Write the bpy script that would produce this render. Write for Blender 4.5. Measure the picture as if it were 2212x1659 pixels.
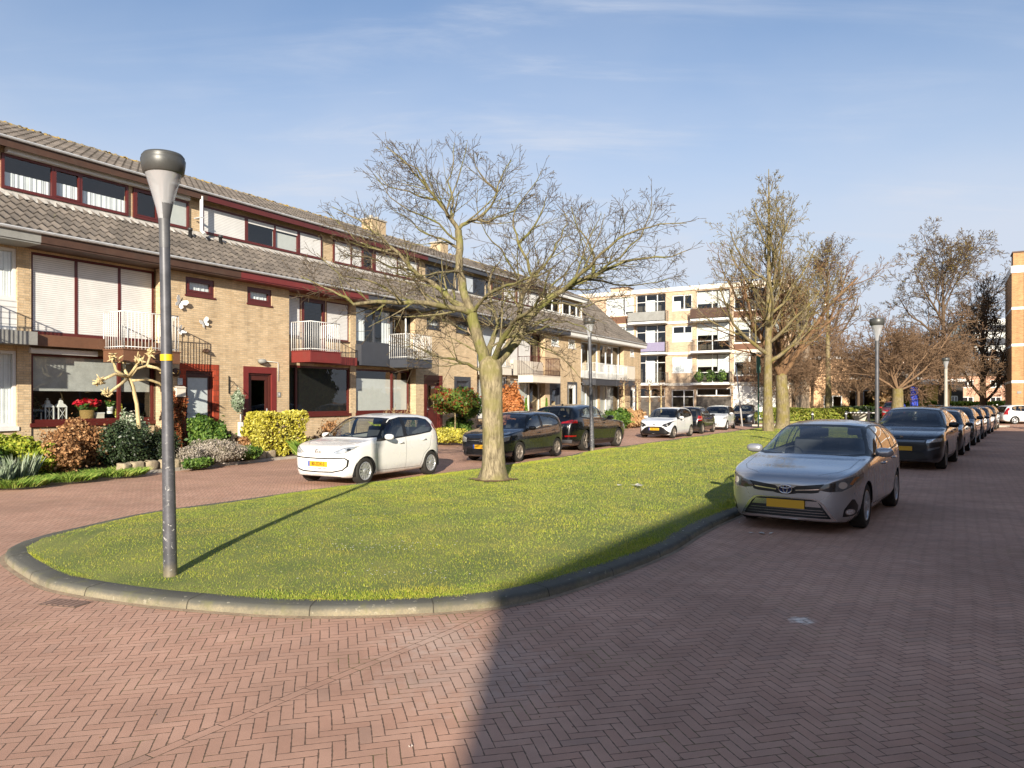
import bpy, bmesh, math, random
import numpy as np
from mathutils import Vector, Matrix, geometry
R = math.radians
random.seed(7)
for o in list(bpy.data.objects): bpy.data.objects.remove(o)
SC = bpy.context.scene
COL = SC.collection
# ------------------------------------------------------------ camera
cd = bpy.data.cameras.new('camera'); cam = bpy.data.objects.new('camera', cd); COL.objects.link(cam)
cam.location = (0, 0, 1.8); cam.rotation_euler = (R(90), 0, 0)
cd.sensor_width = 36; cd.lens = 36*1600/2212; cd.shift_y = 34.5/2212; cd.clip_start = .1; cd.clip_end = 3000
SC.camera = cam
# ------------------------------------------------------------ sky and sun
SUN_EL = R(17.5)
w = bpy.data.worlds.new('World'); SC.world = w; w.use_nodes = True
nt = w.node_tree; nt.nodes.clear()
def nn(nt, t, **k):
    n = nt.nodes.new(t)
    for a, b in k.items():
        if a.startswith('i_'):
            key = a[2:]
            n.inputs[int(key) if key.isdigit() else key.replace('_', ' ')].default_value = b
        else: setattr(n, a, b)
    return n
sky = nn(nt, 'ShaderNodeTexSky', sky_type='NISHITA', sun_disc=False, sun_elevation=SUN_EL, sun_rotation=R(180),
         air_density=1.15, dust_density=.5, ozone_density=3.5)
bg = nn(nt, 'ShaderNodeBackground', i_Strength=.091)
tc = nn(nt, 'ShaderNodeTexCoord')
sep = nn(nt, 'ShaderNodeSeparateXYZ'); nt.links.new(tc.outputs['Generated'], sep.inputs[0])
def wm(op, a, b=None):
    n = nt.nodes.new('ShaderNodeMath'); n.operation = op
    for i, x in enumerate((a, b)):
        if x is None: continue
        if isinstance(x, (int, float)): n.inputs[i].default_value = x
        else: nt.links.new(x, n.inputs[i])
    return n.outputs[0]
zz = wm('MAXIMUM', sep.outputs[2], 0.0)
den = wm('ADD', zz, .16)
cx = wm('DIVIDE', sep.outputs[0], den); cy = wm('DIVIDE', sep.outputs[1], den)
cmb = nn(nt, 'ShaderNodeCombineXYZ'); nt.links.new(cx, cmb.inputs[0]); nt.links.new(wm('MULTIPLY', cy, 1.3), cmb.inputs[1])
nz = nn(nt, 'ShaderNodeTexNoise', i_Scale=.75, i_Detail=6.0, i_Roughness=.5, i_Distortion=.25); nt.links.new(cmb.outputs[0], nz.inputs['Vector'])
cr = nn(nt, 'ShaderNodeMapRange', interpolation_type='SMOOTHSTEP'); cr.inputs[1].default_value = .30; cr.inputs[2].default_value = .75
nt.links.new(nz.outputs['Fac'], cr.inputs[0])
# thin veil cloud, a little thicker low down
low = nn(nt, 'ShaderNodeMapRange', interpolation_type='SMOOTHSTEP'); low.inputs[1].default_value = .52; low.inputs[2].default_value = .14
nt.links.new(zz, low.inputs[0])
mp2 = nn(nt, 'ShaderNodeMapping'); nt.links.new(cmb.outputs[0], mp2.inputs[0]); mp2.inputs['Rotation'].default_value = (0, 0, .5); mp2.inputs['Scale'].default_value = (.7, 2.4, 1)
nz2 = nn(nt, 'ShaderNodeTexNoise', i_Scale=1.6, i_Detail=9.0, i_Roughness=.62, i_Distortion=.5); nt.links.new(mp2.outputs[0], nz2.inputs['Vector'])
cr2 = nn(nt, 'ShaderNodeMapRange', interpolation_type='SMOOTHSTEP'); cr2.inputs[1].default_value = .45; cr2.inputs[2].default_value = .8; nt.links.new(nz2.outputs['Fac'], cr2.inputs[0])
wisp = wm('MULTIPLY', wm('MULTIPLY', cr2.outputs[0], cr.outputs[0]), .75)
fac = wm('ADD', wm('ADD', wm('MULTIPLY', cr.outputs[0], .28), wisp), wm('MULTIPLY', low.outputs[0], .78))
fac = wm('MINIMUM', wm('ADD', fac, .0), .93)
mx = nn(nt, 'ShaderNodeMix', data_type='RGBA'); nt.links.new(fac, mx.inputs[0])
tn = nn(nt, 'ShaderNodeMix', data_type='RGBA', blend_type='MULTIPLY'); tn.inputs[0].default_value = 1; nt.links.new(sky.outputs[0], tn.inputs[6]); tn.inputs[7].default_value = (.84, .86, .92, 1); nt.links.new(tn.outputs[2], mx.inputs[6]); mx.inputs[7].default_value = (4.0, 4.35, 5.05, 1)
nt.links.new(mx.outputs[2], bg.inputs['Color'])
wo = nn(nt, 'ShaderNodeOutputWorld'); nt.links.new(bg.outputs[0], wo.inputs[0])
sd = bpy.data.lights.new('sun', 'SUN'); sun = bpy.data.objects.new('sun', sd); COL.objects.link(sun)
sd.energy = 5.0; sd.angle = R(.53); sd.color = (1, .90, .76)
sun.rotation_euler = Vector((.047, math.cos(SUN_EL), -math.sin(SUN_EL))).to_track_quat('-Z', 'Y').to_euler()
sun.location = (0, -30, 30)
SC.view_settings.view_transform = 'Standard'; SC.view_settings.look = 'None'
SC.view_settings.exposure = .9; SC.view_settings.gamma = 1
SC.render.engine = 'CYCLES'
SC.cycles.max_bounces = 6; SC.cycles.diffuse_bounces = 3; SC.cycles.glossy_bounces = 3
SC.cycles.transparent_max_bounces = 10; SC.cycles.transmission_bounces = 3
SC.cycles.caustics_reflective = False; SC.cycles.caustics_refractive = False

# ------------------------------------------------------------ helpers
def prop(o, label=None, cat=None, group=None, kind=None):
    if label: o['label'] = label
    if cat: o['category'] = cat
    if group: o['group'] = group
    if kind: o['kind'] = kind
    return o
def empty(name, loc=(0, 0, 0), rz=0, label=None, cat=None, group=None, parent=None):
    o = bpy.data.objects.new(name, None); COL.objects.link(o); o.location = loc; o.rotation_euler = (0, 0, rz)
    o.empty_display_size = .2
    if parent: o.parent = parent
    return prop(o, label, cat, group)
class MB:
    def __init__(s): s.v = []; s.f = []; s.m = []; s.sm = []
    def add(s, vs, fs, mi=0, sm=False):
        b = len(s.v); s.v += [tuple(p) for p in vs]
        s.f += [tuple(b+i for i in f) for f in fs]; s.m += [mi]*len(fs); s.sm += [sm]*len(fs); return s
    def box(s, x0, x1, y0, y1, z0, z1, mi=0):
        return s.add([(x0,y0,z0),(x1,y0,z0),(x1,y1,z0),(x0,y1,z0),(x0,y0,z1),(x1,y0,z1),(x1,y1,z1),(x0,y1,z1)],
                     [(0,3,2,1),(4,5,6,7),(0,1,5,4),(1,2,6,5),(2,3,7,6),(3,0,4,7)], mi)
    def quad(s, a, b, c, d, mi=0): return s.add([a, b, c, d], [(0, 1, 2, 3)], mi)
    def prism(s, poly, y0, y1, mi=0):   # poly of (x,z) counterclockwise seen from -y
        n = len(poly)
        vs = [(p[0], y0, p[1]) for p in poly]+[(p[0], y1, p[1]) for p in poly]
        fs = [tuple(range(n)), tuple(range(2*n-1, n-1, -1))]+[(i, i+n, (i+1) % n+n, (i+1) % n) for i in range(n)]
        return s.add(vs, fs, mi)
    def prismz(s, poly, z0, z1, mi=0):
        n = len(poly)
        vs = [(p[0], p[1], z0) for p in poly]+[(p[0], p[1], z1) for p in poly]
        fs = [tuple(range(n-1, -1, -1)), tuple(range(n, 2*n))]+[(i, (i+1) % n, (i+1) % n+n, i+n) for i in range(n)]
        return s.add(vs, fs, mi)
    def tube(s, pts, rad, n=8, mi=0, cap=True, sm=True):
        pts = [Vector(p) for p in pts]
        if not hasattr(rad, '__len__'): rad = [rad]*len(pts)
        b = len(s.v); L = len(pts); ref = None
        for i, p in enumerate(pts):
            d = (pts[min(i+1, L-1)]-pts[max(i-1, 0)])
            if d.length < 1e-9: d = Vector((0, 0, 1))
            d.normalize()
            if ref is None: ref = Vector((1, 0, 0)) if abs(d.x) < .9 else Vector((0, 1, 0))
            u = (ref-d*ref.dot(d)); u.normalize(); ref = u; w_ = d.cross(u); r = rad[i]
            for k in range(n):
                a = 2*math.pi*k/n; q = p+(u*math.cos(a)+w_*math.sin(a))*r; s.v.append((q.x, q.y, q.z))
        for i in range(L-1):
            for k in range(n):
                k2 = (k+1) % n
                s.f.append((b+i*n+k, b+i*n+k2, b+(i+1)*n+k2, b+(i+1)*n+k)); s.m.append(mi); s.sm.append(sm)
        if cap:
            s.f.append(tuple(b+k for k in range(n-1, -1, -1))); s.m.append(mi); s.sm.append(False)
            s.f.append(tuple(b+(L-1)*n+k for k in range(n))); s.m.append(mi); s.sm.append(False)
        return s
    def lathe(s, prof, n=24, o=(0, 0, 0), ax='z', mi=0, a0=0, a1=2*math.pi, sm=True):
        b = len(s.v); full = abs(a1-a0-2*math.pi) < 1e-6; m = n if full else n+1
        for r, z in prof:
            for k in range(m):
                a = a0+(a1-a0)*k/n; x, y = r*math.cos(a), r*math.sin(a)
                if ax == 'z': p = (o[0]+x, o[1]+y, o[2]+z)
                elif ax == 'y': p = (o[0]+x, o[1]+z, o[2]+y)
                else: p = (o[0]+z, o[1]+x, o[2]+y)
                s.v.append(p)
        for i in range(len(prof)-1):
            for k in range(n):
                k2 = (k+1) % m
                s.f.append((b+i*m+k, b+i*m+k2, b+(i+1)*m+k2, b+(i+1)*m+k)); s.m.append(mi); s.sm.append(sm)
        return s
    def build(s, name, mats, parent=None, loc=None, rz=None, bevel=0):
        me = bpy.data.meshes.new(name); me.from_pydata(s.v, [], s.f)
        if not isinstance(mats, (list, tuple)): mats = [mats]
        for q in mats: me.materials.append(q)
        me.polygons.foreach_set('material_index', s.m); me.polygons.foreach_set('use_smooth', s.sm)
        me.update()
        o = bpy.data.objects.new(name, me); COL.objects.link(o)
        if parent: o.parent = parent
        if loc: o.location = loc
        if rz is not None: o.rotation_euler = (0, 0, rz)
        if bevel:
            b = o.modifiers.new('b', 'BEVEL'); b.width = bevel; b.segments = 2; b.limit_method = 'ANGLE'; b.angle_limit = R(50)
        return o
def np_mesh(name, V, F, mat, parent=None, smooth=False):
    V = np.asarray(V, dtype=np.float32); F = np.asarray(F, dtype=np.int32); n, k = F.shape
    me = bpy.data.meshes.new(name); me.vertices.add(len(V)); me.vertices.foreach_set('co', V.ravel())
    me.loops.add(n*k); me.loops.foreach_set('vertex_index', F.ravel())
    me.polygons.add(n); me.polygons.foreach_set('loop_start', np.arange(0, n*k, k, dtype=np.int32))
    if smooth: me.polygons.foreach_set('use_smooth', np.ones(n, dtype=bool))
    me.materials.append(mat); me.update(calc_edges=True)
    o = bpy.data.objects.new(name, me); COL.objects.link(o)
    if parent: o.parent = parent
    return o
def copy_tree(o, parent=None):
    c = o.copy(); COL.objects.link(c)
    if parent: c.parent = parent
    for ch in list(o.children): copy_tree(ch, c)
    return c
def lin(h):
    if isinstance(h, str):
        h = [int(h[i:i+2], 16)/255 for i in (0, 2, 4)]
    return tuple((c/12.92 if c <= .04045 else ((c+.055)/1.055)**2.4) for c in h)
# ------------------------------------------------------------ materials
class NT:
    def __init__(s, m): s.t = m.node_tree
    def n(s, t, **k): return nn(s.t, t, **k)
    def l(s, a, b): s.t.links.new(a, b)
    def m(s, op, a, b=None, c=None, clamp=False):
        n = s.t.nodes.new('ShaderNodeMath'); n.operation = op; n.use_clamp = clamp
        for i, x in enumerate((a, b, c)):
            if x is None: continue
            if isinstance(x, (int, float)): n.inputs[i].default_value = x
            else: s.l(x, n.inputs[i])
        return n.outputs[0]
    def mixf(s, f, a, b):
        return s.m('ADD', s.m('MULTIPLY', f, b), s.m('MULTIPLY', s.m('SUBTRACT', 1.0, f), a))
    def mixc(s, f, a, b, bt='MIX'):
        n = s.n('ShaderNodeMix', data_type='RGBA', blend_type=bt)
        for i, x in ((0, f), (6, a), (7, b)):
            if isinstance(x, (int, float)): n.inputs[i].default_value = x
            elif isinstance(x, tuple): n.inputs[i].default_value = (*x[:3], 1)
            else: s.l(x, n.inputs[i])
        return n.outputs[2]
    def noise(s, vec, scale, detail=3, rough=.5, dist=0):
        n = s.n('ShaderNodeTexNoise', i_Scale=float(scale), i_Detail=float(detail), i_Roughness=rough, i_Distortion=float(dist))
        if vec: s.l(vec, n.inputs['Vector'])
        return n.outputs['Fac']
    def rng(s, x, a, b, c=0.0, d=1.0, smooth=True):
        n = s.n('ShaderNodeMapRange', interpolation_type='SMOOTHSTEP' if smooth else 'LINEAR')
        s.l(x, n.inputs[0])
        for i, q in enumerate((a, b, c, d)): n.inputs[i+1].default_value = q
        return n.outputs[0]
    def bump(s, h, strength=.3, dist=.01):
        n = s.n('ShaderNodeBump', i_Strength=strength, i_Distance=dist); s.l(h, n.inputs['Height']); return n.outputs[0]
    def comb(s, x, y, z=0.0):
        n = s.n('ShaderNodeCombineXYZ')
        for i, q in enumerate((x, y, z)):
            if isinstance(q, (int, float)): n.inputs[i].default_value = q
            else: s.l(q, n.inputs[i])
        return n.outputs[0]
def newmat(name):
    m = bpy.data.materials.new(name); m.use_nodes = True
    return m, NT(m), m.node_tree.nodes['Principled BSDF']
MATS = {}
def pm(name, col, rough=.6, metal=0, var=.12, scale=6, bump=0, bs=40, coat=0, spec=.5, dirt=0, obj=True):
    """general procedural surface: colour broken by two noises, optional bump and dirt"""
    if name in MATS: return MATS[name]
    m, t, p = newmat(name); c = lin(col) if isinstance(col, str) else col
    tcn = t.n('ShaderNodeTexCoord'); vec = tcn.outputs['Object']
    n1 = t.noise(vec, scale, 5, .6); n2 = t.noise(vec, scale*9, 2, .5)
    f = t.m('ADD', t.m('MULTIPLY', n1, .65), t.m('MULTIPLY', n2, .35))
    f = t.rng(f, .3, .7)
    a = tuple(x*(1-var) for x in c); b = tuple(min(1, x*(1+var)) for x in c)
    cc = t.mixc(f, a, b)
    if dirt:
        d = t.rng(t.noise(vec, scale*.7, 6, .7, 1), .5, .75, 0, dirt)
        cc = t.mixc(d, cc, (.09, .08, .06))
    t.l(cc, p.inputs['Base Color'])
    t.l(t.rng(n2, .2, .8, max(.02, rough*.85), min(1, rough*1.15), False), p.inputs['Roughness'])
    p.inputs['Metallic'].default_value = metal; p.inputs['Specular IOR Level'].default_value = spec
    if coat: p.inputs['Coat Weight'].default_value = coat; p.inputs['Coat Roughness'].default_value = .04
    if bump: t.l(t.bump(t.noise(vec, bs, 4, .6), bump, .01), p.inputs['Normal'])
    MATS[name] = m; return m
def wall_uv(t):
    """object-space (u, z) that follows whichever way a wall faces"""
    tcn = t.n('ShaderNodeTexCoord'); sp = t.n('ShaderNodeSeparateXYZ'); t.l(tcn.outputs['Object'], sp.inputs[0])
    sn = t.n('ShaderNodeSeparateXYZ'); t.l(tcn.outputs['Normal'], sn.inputs[0])
    k = t.m('GREATER_THAN', t.m('ABSOLUTE', sn.outputs[1]), .6)
    return t.mixf(k, sp.outputs[1], sp.outputs[0]), sp.outputs[2], tcn.outputs['Object']
def brick_mat(name, c1, c2, mortar, bw=.21, bh=.0625, warm=.0):
    m, t, p = newmat(name)
    u, z, ob = wall_uv(t)
    b = t.n('ShaderNodeTexBrick', offset=.5); b.inputs['Scale'].default_value = 1.0
    b.inputs['Brick Width'].default_value = bw; b.inputs['Row Height'].default_value = bh
    b.inputs['Mortar Size'].default_value = .0065; b.inputs['Mortar Smooth'].default_value = .3; b.inputs['Bias'].default_value = 0.0
    b.inputs['Color1'].default_value = (*lin(c1), 1); b.inputs['Color2'].default_value = (*lin(c2), 1); b.inputs['Mortar'].default_value = (*lin(mortar), 1)
    t.l(t.comb(u, z), b.inputs['Vector'])
    big = t.rng(t.noise(ob, .9, 5, .65), .3, .72, .90, 1.08)
    fine = t.rng(t.noise(ob, 38, 3, .6), .2, .8, .86, 1.14)
    # darker, browner single bricks
    wn = t.n('ShaderNodeTexWhiteNoise', noise_dimensions='2D')
    row = t.m('FLOOR', t.m('DIVIDE', z, bh)); uu = t.m('ADD', t.m('DIVIDE', u, bw), t.m('MULTIPLY', t.m('FLOORED_MODULO', row, 2.0), .5))
    t.l(t.comb(t.m('FLOOR', uu), row), wn.inputs['Vector'])
    pick = t.rng(wn.outputs['Value'], .80, .86, 1.0, .86)
    st = t.rng(t.noise(t.comb(t.m('MULTIPLY', u, 2.2), t.m('MULTIPLY', z, .22)), 1.6, 5, .65), .42, .75, 1.03, .84)
    g = t.m('MULTIPLY', t.m('MULTIPLY', t.m('MULTIPLY', big, fine), pick), st)
    cc = t.mixc(1.0, b.outputs['Color'], t.comb(g, g, g), 'MULTIPLY')
    t.l(cc, p.inputs['Base Color']); p.inputs['Roughness'].default_value = .88
    t.l(t.bump(t.m('SUBTRACT', t.m('MULTIPLY', fine, .25), b.outputs['Fac']), .55, .006), p.inputs['Normal'])
    MATS[name] = m; return m
def stripe_mat(name, col, pitch, axis='z', depth=.5, rough=.45, dark=.55):
    """shutters, boards and blinds: parallel laths with a shallow groove"""
    m, t, p = newmat(name)
    u, z, ob = wall_uv(t)
    x = z if axis == 'z' else u
    f = t.m('FRACT', t.m('DIVIDE', x, pitch))
    e = t.m('MINIMUM', f, t.m('SUBTRACT', 1.0, f)); g = t.rng(e, .02, .16)
    c = lin(col); n1 = t.rng(t.noise(ob, 2.2, 4, .6), .3, .7, .93, 1.05)
    lo = tuple(q*dark for q in c)
    cc = t.mixc(g, lo, c); cc = t.mixc(1.0, cc, t.comb(n1, n1, n1), 'MULTIPLY')
    t.l(cc, p.inputs['Base Color']); p.inputs['Roughness'].default_value = rough
    t.l(t.bump(g, depth, .006), p.inputs['Normal'])
    MATS[name] = m; return m
def glass_mat(name, tint=(.55, .6, .6), refl=1.0, rough=.01, f0=.07):
    """pane: clear tint you can see through plus a mirror share that grows at grazing angles"""
    m, t, p = newmat(name); t.t.nodes.remove(p)
    out = t.t.nodes['Material Output']
    tr = t.n('ShaderNodeBsdfTransparent'); tr.inputs[0].default_value = (*tint, 1)
    gl = t.n('ShaderNodeBsdfGlossy'); gl.inputs['Color'].default_value = (.95*refl, .97*refl, 1*refl, 1); gl.inputs['Roughness'].default_value = rough
    tcn = t.n('ShaderNodeTexCoord')
    t.l(t.bump(t.noise(tcn.outputs['Object'], 1.3, 1, .5), .04, .05), gl.inputs['Normal'])
    gm = t.n('ShaderNodeNewGeometry'); dt = t.n('ShaderNodeVectorMath', operation='DOT_PRODUCT'); t.l(gm.outputs['Incoming'], dt.inputs[0]); t.l(gm.outputs['Normal'], dt.inputs[1])
    cs = t.m('SUBTRACT', 1.0, t.m('ABSOLUTE', dt.outputs['Value'])); f = t.m('ADD', f0, t.m('MULTIPLY', t.m('POWER', cs, 4.0), .9))
    mxs = t.n('ShaderNodeMixShader'); t.l(f, mxs.inputs[0]); t.l(tr.outputs[0], mxs.inputs[1]); t.l(gl.outputs[0], mxs.inputs[2])
    t.l(mxs.outputs[0], out.inputs[0]); MATS[name] = m; return m
def leaf_mat(name, cols, rough=.55, trans=.25):
    """leaves: colour picked per leaf from a few tones"""
    m, t, p = newmat(name)
    g = t.n('ShaderNodeNewGeometry'); cr_ = t.n('ShaderNodeValToRGB'); t.l(g.outputs['Random Per Island'], cr_.inputs[0])
    el = cr_.color_ramp.elements
    while len(el) < len(cols): el.new(.5)
    for i, c in enumerate(cols):
        el[i].position = i/(len(cols)-1) if len(cols) > 1 else 0; el[i].color = (*lin(c), 1)
    t.l(cr_.outputs[0], p.inputs['Base Color']); p.inputs['Roughness'].default_value = rough
    p.inputs['Specular IOR Level'].default_value = .35
    if trans:
        out = t.t.nodes['Material Output']; tb = t.n('ShaderNodeBsdfTranslucent'); t.l(cr_.outputs[0], tb.inputs[0])
        mxs = t.n('ShaderNodeMixShader', i_0=trans); t.l(p.outputs[0], mxs.inputs[1]); t.l(tb.outputs[0], mxs.inputs[2]); t.l(mxs.outputs[0], out.inputs[0])
    MATS[name] = m; return m
def bark_mat(name, c1, c2, scale=8, moss=None):
    m, t, p = newmat(name)
    tcn = t.n('ShaderNodeTexCoord'); mp = t.n('ShaderNodeMapping'); t.l(tcn.outputs['Object'], mp.inputs[0]); mp.inputs['Scale'].default_value = (1, 1, .22)
    n1 = t.noise(mp.outputs[0], scale*2.2, 6, .7, .4); n2 = t.noise(tcn.outputs['Object'], scale*.25, 4, .6)
    cc = t.mixc(t.rng(n1, .32, .68), lin(c1), lin(c2))
    if moss: cc = t.mixc(t.rng(n2, .42, .66, 0, .8), cc, lin(moss))
    t.l(cc, p.inputs['Base Color']); p.inputs['Roughness'].default_value = .9
    t.l(t.bump(n1, .8, .02), p.inputs['Normal'])
    MATS[name] = m; return m
def text_mesh(name, s, size, mat, parent=None, ext=.002):
    cu = bpy.data.curves.new(name, 'FONT'); cu.body = s; cu.size = size; cu.align_x = 'CENTER'; cu.align_y = 'CENTER'; cu.extrude = ext
    o = bpy.data.objects.new(name, cu); COL.objects.link(o)
    dg = bpy.context.evaluated_depsgraph_get(); me = bpy.data.meshes.new_from_object(o.evaluated_get(dg))
    COL.objects.unlink(o); bpy.data.objects.remove(o)
    me.materials.clear(); me.materials.append(mat)
    q = bpy.data.objects.new(name, me); COL.objects.link(q)
    if parent: q.parent = parent
    return q

M_brick = brick_mat('yellow_brick', 'cdb591', 'bfa580', 'ab9c84')
M_brick2 = brick_mat('tan_brick', 'cfa877', 'bd9264', 'b09a7c')
M_brick3 = brick_mat('orange_brick', 'bc8f60', 'ab7d52', 'a08b70')
M_redpaint = pm('dark_red_paint', '57221e', .35, var=.10, scale=3)
M_redbright = pm('red_panel_paint', '712b28', .4, var=.10, scale=3, dirt=.15)
M_brown = pm('brown_panel', '6b4a36', .5, var=.14, scale=2.5, dirt=.3)
M_browndark = pm('brown_fascia', '4a3428', .55, var=.2, scale=2.5, dirt=.4)
M_anth = pm('anthracite_panel', '3c3f46', .45, var=.1, scale=3)
M_greyfas = pm('grey_fascia', '8b8b86', .55, var=.12, scale=3, dirt=.3)
M_white = pm('white_paint', 'dcdcd8', .4, var=.05, scale=3, dirt=.12)
M_cream = pm('cream_panel', 'd8d0c0', .5, var=.06, scale=3, dirt=.12)
M_zinc = pm('zinc_gutter', 'c4c6c7', .45, .2, var=.15, scale=5, dirt=.2)
M_lead = pm('lead_flashing', 'b9b5ad', .7, var=.25, scale=7, bump=.5, bs=30, dirt=.3)
M_shut = stripe_mat('white_roller_shutter', 'dcdbd7', .052, 'z', .6)
M_shut2 = stripe_mat('grey_roller_shutter', 'c3cbd2', .052, 'z', .6)
M_board = stripe_mat('white_boards', 'd9d9d6', .14, 'z', .5)
M_glass = glass_mat('window_glass', (.90, .93, .92))
M_curtain = stripe_mat('net_curtain', 'f0f2f3', .11, 'x', .9, .9, .8)
M_blindg = pm('grey_linen_blind', 'b9b9b4', .9, var=.16, scale=5, bump=.2, bs=60)
M_blindw = pm('white_blind', 'cfcfca', .85, var=.05)
M_venet = stripe_mat('dark_venetian_blind', '1c1b18', .04, 'z', .6, .6, .3)
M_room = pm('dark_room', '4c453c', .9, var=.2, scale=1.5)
M_metal_dk = pm('dark_metal', '3a3a3c', .45, .3, var=.12, scale=8)
M_black = pm('black_plastic', '141414', .5, var=.1)
M_conc = pm('concrete', 'a8a296', .85, var=.15, scale=4, bump=.3, bs=60, dirt=.3)
M_soil = pm('garden_soil', '4a3828', .95, var=.35, scale=9, bump=1, bs=25)
# ------------------------------------------------------------ ground, road, lawn island
def gp(u, v, z=0.0):
    Y = 1600*(1.8-z)/(v-864); return ((u-1106)/1600*Y, Y)
def paver_mat(name, W, n, ang, c_lo, c_hi, joint, strip=None, moss=.0, edge=.06, bumpk=.5, stains=False):
    m, t, p = newmat(name)
    g = t.n('ShaderNodeNewGeometry'); pos = g.outputs['Position']
    nd = t.n('ShaderNodeTexNoise', i_Scale=.55, i_Detail=2.0); t.l(pos, nd.inputs['Vector'])
    wv = t.n('ShaderNodeVectorMath', operation='MULTIPLY_ADD'); t.l(nd.outputs['Color'], wv.inputs[0]); wv.inputs[1].default_value = (.09, .09, 0)
    t.l(pos, wv.inputs[2]); sp = t.n('ShaderNodeSeparateXYZ'); t.l(wv.outputs[0], sp.inputs[0])
    x, y = sp.outputs[0], sp.outputs[1]; ca, sa = math.cos(ang)/W, math.sin(ang)/W
    u = t.m('ADD', t.m('MULTIPLY', x, ca), t.m('MULTIPLY', y, sa))
    v = t.m('ADD', t.m('MULTIPLY', x, -sa), t.m('MULTIPLY', y, ca))
    i = t.m('FLOOR', u); j = t.m('FLOOR', v); fu = t.m('SUBTRACT', u, i); fv = t.m('SUBTRACT', v, j)
    d = t.m('FLOORED_MODULO', t.m('SUBTRACT', i, j), 2.0*n)
    isH = t.m('LESS_THAN', d, n-.5)
    def inv(a, top): return t.m('MINIMUM', a, t.m('SUBTRACT', float(top), a))
    hH = t.m('MINIMUM', inv(t.m('ADD', d, fu), n), inv(fv, 1))
    rest = t.m('SUBTRACT', 2.0*n-1, d)
    hV = t.m('MINIMUM', inv(t.m('ADD', rest, fv), n), inv(fu, 1))
    dist = t.mixf(isH, hV, hH)
    idx = t.mixf(isH, i, t.m('SUBTRACT', i, d)); idy = t.mixf(isH, t.m('ADD', t.m('SUBTRACT', j, rest), 555.0), j)
    if strip:
        (ax, ay), (bx, by) = strip; L = math.hypot(bx-ax, by-ay); dx, dy = (bx-ax)/L, (by-ay)/L
        al = t.m('ADD', t.m('MULTIPLY', t.m('SUBTRACT', x, ax), dx), t.m('MULTIPLY', t.m('SUBTRACT', y, ay), dy))
        ac = t.m('ADD', t.m('MULTIPLY', t.m('SUBTRACT', x, ax), -dy), t.m('MULTIPLY', t.m('SUBTRACT', y, ay), dx))
        inn = t.m('LESS_THAN', t.m('ABSOLUTE', ac), W*.5)
        q = t.m('DIVIDE', al, W*n); fq = t.m('SUBTRACT', q, t.m('FLOOR', q))
        ds = t.m('MINIMUM', t.m('MULTIPLY', t.m('MINIMUM', fq, t.m('SUBTRACT', 1.0, fq)), float(n)), t.m('DIVIDE', t.m('SUBTRACT', W*.5, t.m('ABSOLUTE', ac)), W))
        dout = t.m('DIVIDE', t.m('SUBTRACT', t.m('ABSOLUTE', ac), W*.5), W)
        dist = t.mixf(inn, t.m('MINIMUM', dist, dout), ds)
        idx = t.mixf(inn, idx, t.m('FLOOR', q)); idy = t.mixf(inn, idy, -77.0)
    wn = t.n('ShaderNodeTexWhiteNoise', noise_dimensions='2D'); t.l(t.comb(idx, idy), wn.inputs['Vector'])
    jn = t.noise(pos, 30, 2, .5)
    e2 = t.m('MULTIPLY', t.rng(jn, .3, .7, .55, 1.5), edge)
    jf = t.rng(t.m('DIVIDE', dist, e2), .35, 1.0)
    br = t.mixc(wn.outputs['Value'], lin(c_lo), lin(c_hi)); br = t.mixc(t.rng(wn.outputs['Value'], .965, .97, 0, .30), br, lin('8f7668'))
    fine = t.rng(t.noise(pos, 220, 2, .6), .25, .75, .86, 1.14); big = t.rng(t.noise(pos, .45, 6, .62), .30, .70, .82, 1.13)
    mid = t.rng(t.noise(pos, 3.1, 5, .65), .3, .7, .93, 1.08)
    gfac = t.m('MULTIPLY', t.m('MULTIPLY', fine, big), mid)
    br = t.mixc(1.0, br, t.comb(gfac, gfac, gfac), 'MULTIPLY')
    pale = t.rng(t.noise(pos, 1.3, 7, .75, .8), .60, .80, 0, .35); br = t.mixc(pale, br, (.50, .40, .34))
    dk = t.rng(t.noise(pos, 1.9, 5, .7, 1.2), .68, .76, 0, .4); br = t.mixc(dk, br, (.07, .05, .045))
    if stains:
        for sx, sy, rr, cc, aa in ((2.36, 6.05, .13, (.90, .80, .68), .95), (-.6, 5.6, .5, (.66, .56, .46), .3), (-4.4, 5.6, .5, (.10, .07, .06), .35), (-.3, 4.9, .8, (.62, .5, .42), .25)):
            dd = t.n('ShaderNodeVectorMath', operation='DISTANCE'); t.l(pos, dd.inputs[0]); dd.inputs[1].default_value = (sx, sy, 0)
            w_ = t.m('ADD', dd.outputs['Value'], t.m('MULTIPLY', t.m('SUBTRACT', t.noise(pos, 6/rr**.5, 6, .75), .5), rr*2.6))
            br = t.mixc(t.rng(w_, rr*.2, rr, aa, 0), br, cc)
    jc = lin(joint); jcol = t.mixc(t.rng(t.noise(pos, 1.1, 3, .6), .5, .68, 0, moss), jc, (.16, .15, .035))
    t.l(t.mixc(jf, jcol, br), p.inputs['Base Color']); p.inputs['Roughness'].default_value = .82; p.inputs['Specular IOR Level'].default_value = .35
    tilt = t.m('MULTIPLY', wn.outputs['Value'], .10)
    t.l(t.bump(t.m('ADD', t.m('ADD', jf, tilt), t.m('MULTIPLY', fine, .22)), bumpk, .006), p.inputs['Normal'])
    MATS[name] = m; return m
ROADANG = R(90-(-14))+0
M_road = paver_mat('red_clinker_paving', .0685, 3, R(14), 'b88f79', 'bf9882', '6b5646', strip=((-1.9, 3.63), (.186, 6.78)), moss=.7, edge=.065, stains=True)
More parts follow.
